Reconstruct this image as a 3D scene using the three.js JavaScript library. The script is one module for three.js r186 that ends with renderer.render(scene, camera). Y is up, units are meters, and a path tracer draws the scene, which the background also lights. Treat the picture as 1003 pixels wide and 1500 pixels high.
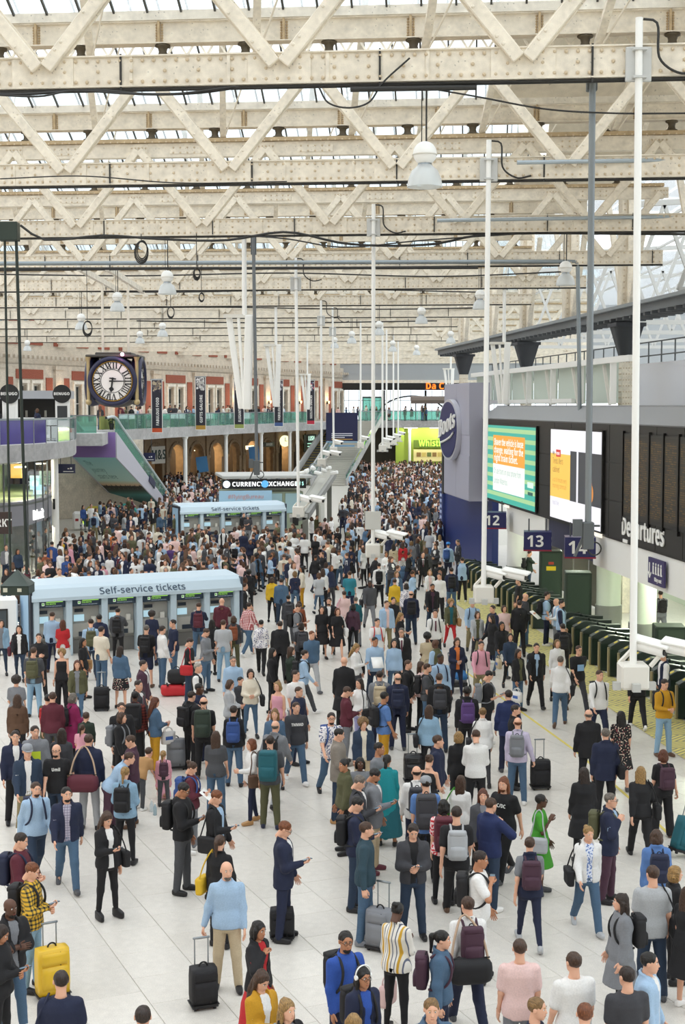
import * as THREE from 'three';
import { FontLoader } from 'three/addons/loaders/FontLoader.js';
import { ImprovedNoise } from 'three/addons/math/ImprovedNoise.js';

// ---------------------------------------------------------------- camera, sky, exposure
const scene = new THREE.Scene();
const renderer = new THREE.WebGLRenderer({ antialias: true });
renderer.toneMapping = THREE.LinearToneMapping;
renderer.toneMappingExposure = 1.4;
renderer.shadowMap.enabled = true;
const F = 2083, EYE = 7.8, PITCH = Math.atan(155 / F);
const camera = new THREE.PerspectiveCamera(2 * Math.atan(750 / F) * 180 / Math.PI, 1003 / 1500, 0.3, 600);
camera.position.set(0, EYE, 0);
camera.rotation.set(-PITCH, 0, 0);
scene.add(camera);
{ // even overcast sky, a little brighter overhead
  const W = 64, Hh = 32, a = new Float32Array(W * Hh * 4);
  for (let j = 0; j < Hh; j++) for (let i = 0; i < W; i++) {
    const up = Math.max(0, Math.sin(((j + 0.5) / Hh - 0.5) * Math.PI)), b = 1.75 * (0.8 + 0.2 * up), k = (j * W + i) * 4;
    a[k] = b * 0.98; a[k + 1] = b * 0.995; a[k + 2] = b * 1.02; a[k + 3] = 1;
  }
  const t = new THREE.DataTexture(a, W, Hh, THREE.RGBAFormat, THREE.FloatType);
  t.mapping = THREE.EquirectangularReflectionMapping; t.magFilter = THREE.LinearFilter; t.needsUpdate = true;
  scene.background = t;
}
// a point on the line of sight through picture point (u, v) at forward distance d, and the point where that line meets height h
const SP = Math.sin(PITCH), CP = Math.cos(PITCH);
function ray(u, v) { const a = (u - 501.5) / F, b = (750 - v) / F; return [a, b * CP - SP, -(CP + b * SP)]; }
function at(u, v, d) { const r = ray(u, v), t = d / -r[2]; return new THREE.Vector3(r[0] * t, EYE + r[1] * t, r[2] * t); }
function onPlane(u, v, h) { const r = ray(u, v), t = (h - EYE) / r[1]; return new THREE.Vector3(r[0] * t, h, r[2] * t); }
const V = (x, y, z) => new THREE.Vector3(x, y, z);

// ---------------------------------------------------------------- helpers
let seed = 12345;
function rnd(a = 1, b) { seed = (seed * 1664525 + 1013904223) >>> 0; const r = seed / 4294967296; return b === undefined ? r * a : a + r * (b - a); }
const pick = (l) => l[Math.floor(rnd() * l.length)];
const names = new Map();
function numbered(n) { const k = names.get(n) ?? 0; names.set(n, k + 1); return k ? n + '_' + String(k).padStart(3, '0') : n; }

class GB { // collects shapes into one geometry with uv in metres
  constructor() { this.p = []; this.n = []; this.t = []; this.i = []; this.c = null; }
  get count() { return this.p.length / 3; }
  add(g, m) {
    const base = this.count, P = g.attributes.position, N = g.attributes.normal, T = g.attributes.uv, v = new THREE.Vector3(), nm = m ? new THREE.Matrix3().getNormalMatrix(m) : null;
    for (let k = 0; k < P.count; k++) {
      v.fromBufferAttribute(P, k); if (m) v.applyMatrix4(m); this.p.push(v.x, v.y, v.z);
      v.fromBufferAttribute(N, k); if (m) v.applyMatrix3(nm).normalize(); this.n.push(v.x, v.y, v.z);
      T ? this.t.push(T.getX(k), T.getY(k)) : this.t.push(0, 0);
    }
    const flip = m && m.determinant() < 0;
    if (g.index) { const a = g.index.array; for (let k = 0; k < a.length; k += 3) flip ? this.i.push(base + a[k], base + a[k + 2], base + a[k + 1]) : this.i.push(base + a[k], base + a[k + 1], base + a[k + 2]); }
    else for (let k = 0; k < P.count; k += 3) flip ? this.i.push(base + k, base + k + 2, base + k + 1) : this.i.push(base + k, base + k + 1, base + k + 2);
    return this;
  }
  box(w, h, d, x = 0, y = 0, z = 0, rx = 0, ry = 0, rz = 0) { return this.add(boxGeo(w, h, d), tr(x, y, z, rx, ry, rz)); }
  bev(w, h, d, b, x = 0, y = 0, z = 0, rx = 0, ry = 0, rz = 0) { return this.add(bevGeo(w, h, d, b), tr(x, y, z, rx, ry, rz)); }
  bar(a, b, w, t, roll = 0) { // box from a to b
    const L = a.distanceTo(b); if (L < 1e-6) return this;
    const m = frame(a.clone().add(b).multiplyScalar(0.5), b.clone().sub(a), roll); return this.add(boxGeo(w, L, t), m);
  }
  rod(a, b, r, s = 8, r2) { const L = a.distanceTo(b); return this.add(cylGeo(r2 ?? r, r, L, s), frame(a.clone().add(b).multiplyScalar(0.5), b.clone().sub(a))); }
  tube(pts, r, seg = 24, rs = 6) { return this.add(new THREE.TubeGeometry(new THREE.CatmullRomCurve3(pts), seg, r, rs, false)); }
  quad(a, b, c, d) { // flat four corners, anticlockwise
    const n = b.clone().sub(a).cross(d.clone().sub(a)).normalize(), k = this.count, w = a.distanceTo(b), h = a.distanceTo(d);
    for (const q of [a, b, c, d]) { this.p.push(q.x, q.y, q.z); this.n.push(n.x, n.y, n.z); }
    this.t.push(0, 0, w, 0, w, h, 0, h); this.i.push(k, k + 1, k + 2, k, k + 2, k + 3); return this;
  }
  slab(a, b, c, d, th) { // quad with thickness, th along -normal
    const n = b.clone().sub(a).cross(d.clone().sub(a)).normalize().multiplyScalar(-th), q = [a, b, c, d], e = q.map((x) => x.clone().add(n));
    this.quad(a, b, c, d).quad(e[3], e[2], e[1], e[0]);
    for (let k = 0; k < 4; k++) { const j = (k + 1) % 4; this.quad(q[k], e[k], e[j], q[j]); }
    return this;
  }
  build() {
    const g = new THREE.BufferGeometry();
    g.setAttribute('position', new THREE.Float32BufferAttribute(this.p, 3)); g.setAttribute('normal', new THREE.Float32BufferAttribute(this.n, 3));
    g.setAttribute('uv', new THREE.Float32BufferAttribute(this.t, 2)); if (this.c) g.setAttribute('color', new THREE.Float32BufferAttribute(this.c, 3));
    g.setIndex(this.i); return g;
  }
}
function tr(x, y, z, rx = 0, ry = 0, rz = 0, s = 1) { return new THREE.Matrix4().compose(V(x, y, z), new THREE.Quaternion().setFromEuler(new THREE.Euler(rx, ry, rz)), V(s, s, s)); }
function frame(c, dir, roll = 0) { // y along dir
  const y = dir.clone().normalize(); let z = Math.abs(y.y) > 0.9 ? V(0, 0, 1) : V(0, 1, 0); const x = y.clone().cross(z).normalize(); z = x.clone().cross(y);
  const m = new THREE.Matrix4().makeBasis(x, y, z); if (roll) m.multiply(new THREE.Matrix4().makeRotationY(roll)); return m.setPosition(c);
}
const geoCache = new Map();
const cached = (k, f) => { if (!geoCache.has(k)) geoCache.set(k, f()); return geoCache.get(k); };
function boxGeo(w, h, d) {
  return cached('b' + [w.toFixed(4), h.toFixed(4), d.toFixed(4)], () => {
    const g = new THREE.BoxGeometry(w, h, d), n = g.attributes.normal, p = g.attributes.position, t = g.attributes.uv;
    for (let k = 0; k < p.count; k++) { const ax = Math.abs(n.getX(k)) > 0.5, ay = Math.abs(n.getY(k)) > 0.5; t.setXY(k, ax ? p.getZ(k) : p.getX(k), ay ? p.getZ(k) : p.getY(k)); }
    return g;
  });
}
function bevGeo(w, h, d, b) { // box with chamfered edges
  return cached('v' + [w, h, d, b].map((x) => x.toFixed(4)), () => {
    const s = new THREE.Shape(); s.moveTo(-w / 2 + b, -h / 2); s.lineTo(w / 2 - b, -h / 2); s.lineTo(w / 2, -h / 2 + b); s.lineTo(w / 2, h / 2 - b); s.lineTo(w / 2 - b, h / 2); s.lineTo(-w / 2 + b, h / 2); s.lineTo(-w / 2, h / 2 - b); s.lineTo(-w / 2, -h / 2 + b); s.closePath();
    const g = new THREE.ExtrudeGeometry(s, { depth: d - 2 * b, bevelEnabled: true, bevelThickness: b, bevelSize: b * 0.999, bevelOffset: -b * 0.999, bevelSegments: 1, curveSegments: 1 }); g.translate(0, 0, -d / 2 + b); return g;
  });
}
function cylGeo(rt, rb, h, s) { return cached('c' + [rt, rb, h].map((x) => x.toFixed(4)) + s, () => new THREE.CylinderGeometry(rt, rb, h, s)); }
function shapeOf(pts) { const s = new THREE.Shape(); pts.forEach(([x, y], k) => k ? s.lineTo(x, y) : s.moveTo(x, y)); s.closePath(); return s; }
const ext = (s, d, b = 0) => new THREE.ExtrudeGeometry(s, { depth: d, bevelEnabled: b > 0, bevelThickness: b, bevelSize: b, bevelOffset: -b, bevelSegments: 2, curveSegments: 10 });
const lathe = (pts, s = 24) => new THREE.LatheGeometry(pts.map(([x, y]) => new THREE.Vector2(x, y)), s);

function mesh(name, g, m, parent) {
  const o = new THREE.Mesh(g instanceof GB ? g.build() : g, m); o.name = parent && parent !== scene ? name : numbered(name); o.castShadow = o.receiveShadow = true; (parent ?? scene).add(o); return o;
}
function tag(o, label, category, group, kind) { o.userData = { ...o.userData, label, category }; if (group) o.userData.group = group; if (kind) o.userData.kind = kind; return o; }
function thing(name, label, category, pos = V(0, 0, 0), turn = 0, group, kind) {
  const o = new THREE.Group(); o.name = numbered(name); o.position.copy(pos); o.rotation.y = turn; scene.add(o); return tag(o, label, category, group, kind);
}
const stuff = (o) => { o.userData.kind = 'stuff'; return o; };
function struct(name, g, m, label) { const o = mesh(name, g, m); o.userData = { kind: 'structure', label }; return o; }

// ---------------------------------------------------------------- materials and textures
const PN = new ImprovedNoise();
function noiseTex(size, f, srgb = true) { // f(x, y) -> [r, g, b] 0..1, tileable when f is
  const a = new Uint8Array(size * size * 4);
  for (let y = 0; y < size; y++) for (let x = 0; x < size; x++) { const c = f(x, y), k = (y * size + x) * 4; for (let q = 0; q < 3; q++) a[k + q] = Math.max(0, Math.min(255, c[q] * 255)); a[k + 3] = 255; }
  const t = new THREE.DataTexture(a, size, size); t.wrapS = t.wrapT = THREE.RepeatWrapping; t.magFilter = THREE.LinearFilter; t.minFilter = THREE.LinearMipmapLinearFilter; t.generateMipmaps = true; if (srgb) t.colorSpace = THREE.SRGBColorSpace; t.needsUpdate = true; return t;
}
const rep = (t, x, y = x) => { const c = t.clone(); c.repeat.set(x, y); c.needsUpdate = true; return c; };
function tileNoise(x, y, s, per, z = 0) { // noise tiling over s pixels with per cells
  const u = x / s * per, v = y / s * per, a = u / per, b = v / per, n = (i, j) => PN.noise(i + 0.37, j + 0.71, z);
  return n(u, v) * (1 - a) * (1 - b) + n(u - per, v) * a * (1 - b) + n(u, v - per) * (1 - a) * b + n(u - per, v - per) * a * b;
}
const paintTex = noiseTex(256, (x, y) => { // old gloss paint: faint patches and grime specks
  let n = 0.95 + 0.10 * tileNoise(x, y, 256, 6) + 0.07 * tileNoise(x, y, 256, 23, 3), g = tileNoise(x, y, 256, 40, 7);
  if (g > 0.5) n -= 0.2; n += rnd(-0.02, 0.02); return [n, n * 0.985, n * 0.96];
});
const floorTex = noiseTex(256, (x, y) => { const n = 0.93 + rnd(-0.07, 0.07) + 0.04 * tileNoise(x, y, 256, 9); return [n, n * 0.995, n * 0.985]; });
const clothTex = noiseTex(128, (x, y) => { const n = 0.95 + 0.06 * tileNoise(x, y, 128, 11) + rnd(-0.04, 0.04); return [n, n, n]; });
const stoneTex = noiseTex(256, (x, y) => { let n = 0.9 + 0.12 * tileNoise(x, y, 256, 7) + 0.1 * tileNoise(x, y, 256, 30, 5) + rnd(-0.04, 0.04); return [n, n * 0.98, n * 0.95]; });
const brickTex = noiseTex(256, (x, y) => { const r = Math.floor(y / 16), xo = (x + (r % 2) * 16) % 256, m = y % 16 < 2 || xo % 32 < 2; const n = 0.8 + 0.15 * tileNoise(x, y, 256, 20); return m ? [0.9, 0.86, 0.8] : [n, n * 0.75, n * 0.68]; });
const mats = new Map();
function mat(color, rough = 0.6, metal = 0, o = {}) {
  const key = color + '|' + rough + '|' + metal + '|' + (o.key ?? Object.keys(o).join());
  if (!mats.has(key)) { const { key: _, ...p } = o; const m = new THREE.MeshPhysicalMaterial({ color, roughness: rough, metalness: metal, ...p }); mats.set(key, m); }
  return mats.get(key);
}
const glow = (color, e, key = '') => mat(color, 0.5, 0, { key: 'glow' + e + key, emissive: new THREE.Color(color), emissiveIntensity: e });
const M = {
  cream: mat('#f0e9dc', 0.5, 0, { key: 'cream', map: rep(paintTex, 0.5) }),
  creamLight: mat('#f4f0e7', 0.5, 0, { key: 'creamL', map: rep(paintTex, 0.4) }),
  creamBrown: mat('#c4ae8c', 0.55, 0, { key: 'creamB', map: rep(paintTex, 0.6) }),
  roofPanel: mat('#e4ddcf', 0.7, 0, { key: 'rp', map: rep(paintTex, 0.2) }),
  rivet: mat('#cdbb9f', 0.5), dark: mat('#2b2a28', 0.6), black: mat('#141414', 0.5), bracket: mat('#5b5140', 0.7),
  steel: mat('#8d9396', 0.35, 0.7), greySteel: mat('#5c6062', 0.5, 0.3), white: mat('#f1f0ec', 0.45), offwhite: mat('#dcd8cf', 0.5),
  glass: mat('#f3f8fa', 0.03, 0, { key: 'glass', transmission: 1, thickness: 0, ior: 1.45 }),
  roofGlass: mat('#f4f7f8', 0.02, 0, { key: 'rglass', transmission: 1, thickness: 0, ior: 1.2 }),
  greenGlass: mat('#a9d8cc', 0.03, 0, { key: 'gglass', transmission: 0.8, thickness: 0 }),
  purpleGlass: mat('#9a55c9', 0.1, 0, { key: 'pglass', transmission: 0.55, thickness: 0 }),
  violetGlass: mat('#5b4bb0', 0.1, 0, { key: 'vglass', transmission: 0.55, thickness: 0 }),
  stone: mat('#e2dace', 0.8, 0, { key: 'stone', map: rep(stoneTex, 0.3) }), brownStone: mat('#a8947c', 0.85, 0, { key: 'bstone', map: rep(stoneTex, 0.4) }),
  brick: mat('#b98472', 0.85, 0, { key: 'brick', map: rep(brickTex, 0.55) }),
  slabGrey: mat('#c3c5cb', 0.6, 0, { key: 'slabg', map: rep(stoneTex, 0.15) }),
  navy: mat('#1d2148', 0.45), gate: mat('#27352b', 0.45), gold: mat('#b08a3c', 0.35, 0.8),
};
// ---------------------------------------------------------------- floor
const JOINT = 23.7 * Math.PI / 180; // the paving runs at an angle to the hall
{
  const g = new GB().box(120, 0.3, 240, -5, -0.17, -85);
  const fl = struct('floor', g, mat('#d8d4cb', 0.35, 0, { key: 'floor', map: rep(floorTex, 0.7) }), 'pale stone floor of the station concourse');
  const tones = ['#e8e3dc', '#e6e1da', '#eae5de', '#e4dfd8'].map((c) => mat(c, 0.3, 0, { key: 'tile', map: rep(floorTex, 0.9) }));
  const T = 0.9, J = 0.007, cs = Math.cos(JOINT), sn = Math.sin(JOINT), tiles = [];
  // strip direction points from far to near and to the picture's right; n is across the strips
  for (let i = -60; i < 75; i++) for (let j = -20; j < 120; j++) {
    const a = i * T + 0.02, b = j * T + (i % 2 ? 0.45 : 0); // a across, b along (away from the camera)
    const x = a * cs - b * sn, d = a * sn + b * cs;
    if (d < 14 || d > 80 || Math.abs(x) > d * 0.27 + 1) continue;
    tiles.push([x, d]);
  }
  tiles.sort((p, q) => p[1] - q[1]);
  const tg = bevGeo(T - J, T - J, 0.03, 0.004), rest = new GB();
  tiles.forEach(([x, d], k) => {
    if (k < 300) {
      const o = mesh('tile', tg, pick(tones), fl); o.rotation.set(-Math.PI / 2, 0, JOINT); o.rotation.order = 'XYZ'; o.position.set(x, -0.014, -d);
    } else rest.add(boxGeo(T - J, 0.03, T - J), tr(x, -0.014, -d, 0, JOINT, 0));
  });
  stuff(mesh('paving', rest, tones[0], fl));
}
// ---------------------------------------------------------------- roof trusses
const SKEW = -5.05 * Math.PI / 180, BAY = 9.4, D0 = 21.9, PANEL = 3.64;
const dOf = (n) => D0 + BAY * n;
const boardX = (d) => 9.0 - 0.105 * (d - 36.5), colX = (d) => boardX(d) + 3.4;
const facadeX = (d) => -26.5 + 0.43 * (d - 110);
const ORD = ['first', 'second', 'third', 'fourth', 'fifth', 'sixth', 'seventh', 'eighth', 'ninth', 'tenth', 'eleventh', 'twelfth', 'thirteenth', 'fourteenth', 'fifteenth', 'sixteenth', 'seventeenth', 'eighteenth'];
const rivetGeo = new THREE.CylinderGeometry(0.016, 0.031, 0.024, 6, 1, false).rotateX(Math.PI / 2);
const bobbin = lathe([[0, 0], [0.17, 0], [0.17, 0.05], [0.11, 0.07], [0.09, 0.15], [0.11, 0.23], [0.17, 0.25], [0.17, 0.3], [0, 0.3]], 8);
function diagGeo(L) { // two channels back to back with a web plate
  return cached('diag' + L.toFixed(3), () => { const g = new GB(); g.bev(0.2, L, 0.1, 0.012, 0, 0, 0.02).box(0.25, L, 0.03, 0, 0, -0.05).box(0.03, L, 0.12, 0.08, 0, -0.1).box(0.03, L, 0.12, -0.08, 0, -0.1);
    for (const y of [-L / 2 + 0.3, -L / 2 + 0.45, L / 2 - 0.3, L / 2 - 0.45, 0.2, -0.35]) g.add(rivetGeo, tr(y > 0 ? 0.06 : -0.05, y, 0.08)); return g.build(); });
}
for (let n = -3; n <= 15; n++) {
  const d = dOf(n), near = n >= 0 && n <= 5;
  const xl = n < 0 ? -30 : d > 100 ? facadeX(d) - 4 : -(0.27 * d + 4), xr = n < 0 ? 16 : n < 2 ? 13 + n : d > 100 ? Math.max(colX(d), 0.17 * d) : colX(d);
  const t = thing('roof_truss', n < 0 ? 'cream riveted roof truss above the viewpoint, ' + ORD[-n - 1] + ' behind the front one' : n < 16 ? 'cream riveted lattice roof truss across the hall, ' + ORD[n] + ' one counting down from the top' : '', 'roof truss', V(0, 0, -d), SKEW, 'cream roof trusses across the concourse');
  const L = xr - xl, xc = (xl + xr) / 2;
  const bc = mesh('bottom_chord', new GB().box(L, 0.47, 0.28, xc, 12.875, 0).box(L, 0.022, 0.36, xc, 12.65, 0).box(L, 0.022, 0.36, xc, 13.1, 0), M.cream, t);
  const tc = mesh('top_chord', new GB().box(L, 0.39, 0.26, xc, 15.045, 0), M.cream, t);
  mesh('flange', new GB().box(L, 0.1, 0.46, xc, 15.3, 0), M.creamBrown, tc);
  // bottom nodes and diagonals, each its own
  const nodes = []; let x0 = -4.58 - 1.52 * n; while (x0 - PANEL > xl + 1) x0 -= PANEL; while (x0 < xl + 1) x0 += PANEL;
  for (let x = x0; x < xr - 0.5; x += PANEL) nodes.push(x);
  const DL = Math.hypot(2.1, PANEL / 2 - 0.1);
  for (const x of nodes) for (const s of [-1, 1]) {
    const e = x + s * PANEL / 2; if (e < xl || e > xr + 0.2) continue;
    const o = mesh('diagonal', diagGeo(DL), M.cream, t); o.position.set(x + s * (PANEL / 4 + 0.02), 13.98, 0.19); o.rotation.z = -s * Math.atan2(PANEL / 2 - 0.1, 2.1);
  }
  // gusset and splice plates with rivets
  const gp = new GB(), rv = new GB();
  const plate = (w, h, x, y, z) => { const o = mesh('gusset_plate', boxGeo(w, h, 0.02), M.cream, t); o.position.set(x, y, z); };
  if (n >= 0 && n <= 4) { for (const x of nodes) { plate(0.95, 0.43, x, 12.88, 0.15); plate(0.5, 0.36, x + PANEL / 2, 15.04, 0.14); plate(1.0, 0.2, x + PANEL / 2 + 1.4, 15.04, 0.14); } for (let x = xl + 0.7; x < xr; x += 1.5) plate(0.05, 0.47, x, 12.875, 0.148); }
  if (near) {
    const st = n < 3 ? 0.172 : 0.2;
    for (let x = xl; x < xr; x += st) { rv.add(rivetGeo, tr(x, 12.72, 0.165)).add(rivetGeo, tr(x, 13.03, 0.165)); if (Math.round((x - xl) / st) % 3 === 0) rv.add(rivetGeo, tr(x, 12.875, 0.165)); }
    if (n > 0) for (let x = xl; x < xr; x += 0.2) rv.add(rivetGeo, tr(x, 15.26, 0.235));
    if (n > 0) for (const x of nodes) for (let k = 0; k < 5; k++) for (const y of [14.97, 15.11]) rv.add(rivetGeo, tr(x + PANEL / 2 + 1.0 + k * 0.2, y, 0.16)).add(rivetGeo, tr(x + PANEL / 2 - 0.2 + k * 0.1, y, 0.16));
    stuff(mesh('rivets', rv, M.rivet, bc));
  }
  if (n >= 0 && n <= 9) { mesh('service_cable', new GB().rod(V(xl, 12.61, 0.13), V(xr, 12.61, 0.13), 0.022, 6).rod(V(xl, 12.6, 0.06), V(xr, 12.6, 0.06), 0.018, 5), M.dark, bc); for (let x = xl + 1.3 + (n * 0.7) % 2; x < xr; x += 2.9) { const o = mesh('cable_clip', boxGeo(0.03, 0.56, 0.02), M.dark, t); o.position.set(x + ((x * 7) % 1) * 0.8, 12.85, 0.165); } }
  // bobbin bearings and the deep gutter girder they carry
  if (n >= 1 && n <= 9) for (const x of nodes) for (const o of [0.35, 0.35 + PANEL / 2]) { if (x + o > xr) continue; const b = mesh('bearing', bobbin, M.bracket, t); b.position.set(x + o, 15.35, 0); }
  const gg = new GB().box(L, 0.47, 0.12, xc, 15.89, 0).box(L, 0.025, 0.34, xc, 15.66, 0).box(L, 0.025, 0.3, xc, 16.12, 0);
  const gm = mesh('gutter_girder', gg, M.cream, t);
  mesh('gutter_board', new GB().box(L, 0.2, 0.06, xc, 16.235, 0.16), M.creamLight, gm);
  if (n >= 1 && n <= 6) { const sg = new GB(); for (let x = nodes[0] - PANEL + 1.2; x < xr; x += 2.73) { if (x < xl) continue; sg.box(0.05, 0.46, 0.12, x, 15.89, 0.1); for (let k = 0; k < 7; k++) for (const s of [-1, 1]) sg.add(rivetGeo, tr(x + s * 0.06, 15.72 + k * 0.056, 0.07)); } mesh('stiffeners', sg, M.creamBrown, gm); }
  // rafters rising towards the viewer to the ridge
  if (n >= 1) for (const x of nodes) { const o = new GB().bar(V(x + 0.6, 15.4, 0.1), V(x + 1.36, 18.3, 4.6), 0.17, 0.12); mesh('rafter', o, M.cream, t); if (n < 4) mesh('tie_rod', new GB().rod(V(x + 0.7, 15.4, 0.3), V(x + 2.6, 18.1, 4.2), 0.022, 6), M.cream, t); }
}
// ---------------------------------------------------------------- roof glazing, one ridge to each bay
{
  const roof = new THREE.Group(); roof.name = 'ceiling'; roof.userData = { kind: 'structure', label: 'ridge and furrow glass roof over the concourse' }; scene.add(roof);
  const barM = mat('#4a4a48', 0.5, 0.2), bars = new GB(), sheet = new GB(), ridge = new GB(), panel = new GB(), paneG = boxGeo(0.72, 5.2, 0.012);
  const slope = Math.atan2(2.2, 4.6), SL = Math.hypot(2.2, 4.6);
  for (let n = -5; n <= 15; n++) {
    const d = dOf(n + 1), m = tr(0, 0, -d, 0, SKEW, 0);
    const xl = d > 100 ? facadeX(d) - 5 : -(0.27 * Math.max(d, 40) + 6), xr = n + 1 < 2 ? 16 : d > 100 ? Math.max(colX(d), 0.17 * d) : colX(d) + 1;
    const solid = n === 1 ? 4.2 : n >= 0 && n < 5 ? 7 : xr + 9, P = (x, y, z) => V(x, y, z).applyMatrix4(m);
    // far slope faces the viewer: gutter (z 0.1) up to the ridge (z 4.7)
    const xe = Math.min(solid, xr);
    if (n >= 0 && n <= 2) {
      for (let x = xl; x < xe; x += 0.74) { const o = mesh('pane', boxGeo(0.725, SL, 0.012), M.roofGlass, roof); o.matrixAutoUpdate = false; o.matrix.copy(m.clone().multiply(tr(x + 0.37, 16.33 + 1.1, 0.1 + 2.3, Math.PI / 2 - slope, 0, 0))); o.matrix.decompose(o.position, o.quaternion, o.scale); o.matrixAutoUpdate = true; }
    } else sheet.slab(P(xl, 16.33, 0.1), P(xl, 18.53, 4.7), P(xe, 18.53, 4.7), P(xe, 16.33, 0.1), 0.012);
    sheet.slab(P(xl, 18.53, 4.7), P(xl, 16.33, 9.3), P(xe, 16.33, 9.3), P(xe, 18.53, 4.7), 0.012);
    if (xe < xr) { panel.slab(P(xe, 16.33, 0.1), P(xe, 18.53, 4.7), P(xr, 18.53, 4.7), P(xr, 16.33, 0.1), 0.06); panel.slab(P(xe, 18.53, 4.7), P(xe, 16.33, 9.3), P(xr, 16.33, 9.3), P(xr, 18.53, 4.7), 0.06); }
    if (n >= -1 && n <= 9) for (let x = xl; x < xe; x += 0.74) bars.bar(P(x, 16.28, 0.12), P(x, 18.48, 4.7), 0.045, 0.06);
    ridge.bar(P(xl, 18.53, 4.7), P(xr, 18.53, 4.7), 0.16, 0.2);
    if (n === 1) for (let x = xl; x < xr; x += 0.5) { ridge.bar(P(x, 16.55, 4.7), P(x + 0.25, 16.95, 4.7), 0.05, 0.05); ridge.bar(P(x + 0.25, 16.95, 4.7), P(x + 0.5, 16.55, 4.7), 0.05, 0.05); }
    if (n === 1) { ridge.bar(P(xl, 16.5, 4.7), P(xr, 16.5, 4.7), 0.12, 0.12); ridge.bar(P(xl, 16.98, 4.7), P(xr, 16.98, 4.7), 0.1, 0.1); }
  }
  stuff(mesh('glazing_bars', bars, barM, roof)); mesh('far_glazing', sheet, M.roofGlass, roof); mesh('ridge_beams', ridge, M.cream, roof); mesh('roof_panel', panel, M.roofPanel, roof);
}
// ---------------------------------------------------------------- closing walls, out of sight
struct('wall_left', new GB().box(0.5, 17, 122, -36, 8.5, -34), M.stone, 'stone side wall of the station');
struct('wall_rear', new GB().box(84, 17, 0.5, 5, 8.5, 27), M.stone, 'wall behind the viewpoint');
struct('wall_right', new GB().box(0.5, 6, 200, 47, 3, -73), M.offwhite, 'far wall of the train shed');
// ---------------------------------------------------------------- lettering
const fonts = { bold: await new FontLoader().loadAsync('fonts/droid/droid_sans_bold.typeface.json'), sans: await new FontLoader().loadAsync('fonts/droid/droid_sans_regular.typeface.json'), serif: await new FontLoader().loadAsync('fonts/droid/droid_serif_bold.typeface.json') };
function textGeo(s, size, depth = 0.01, font = 'bold', shear = 0, wide = 1) {
  const g = new THREE.ExtrudeGeometry(fonts[font].generateShapes(s, size), { depth, bevelEnabled: false, curveSegments: 4 });
  g.applyMatrix4(new THREE.Matrix4().set(wide, shear, 0, 0, 0, 1, 0, 0, 0, 0, 1, 0, 0, 0, 0, 1)); g.computeBoundingBox(); return g;
}
function text(parent, s, size, m, x, y, z, o = {}) { // lettering centred (or starting) at x on a local face towards +z
  const g = textGeo(s, size, o.depth ?? 0.01, o.font ?? 'bold', o.shear ?? 0, o.wide ?? 1), b = g.boundingBox;
  const w = mesh('lettering', g, m, parent); w.position.set(o.start ? x - b.min.x : x - (b.min.x + b.max.x) / 2, y, z); if (o.rz) w.rotation.z = o.rz; return w;
}
function canvasTex(w, h, draw) { const c = document.createElement('canvas'); c.width = w; c.height = h; draw(c.getContext('2d'), w, h); const t = new THREE.CanvasTexture(c); t.colorSpace = THREE.SRGBColorSpace; return t; }
const screenMat = (t, e) => new THREE.MeshStandardMaterial({ color: '#101010', roughness: 0.35, emissive: '#ffffff', emissiveMap: t, emissiveIntensity: e });
const face = (w, h) => new THREE.PlaneGeometry(w, h);

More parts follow.
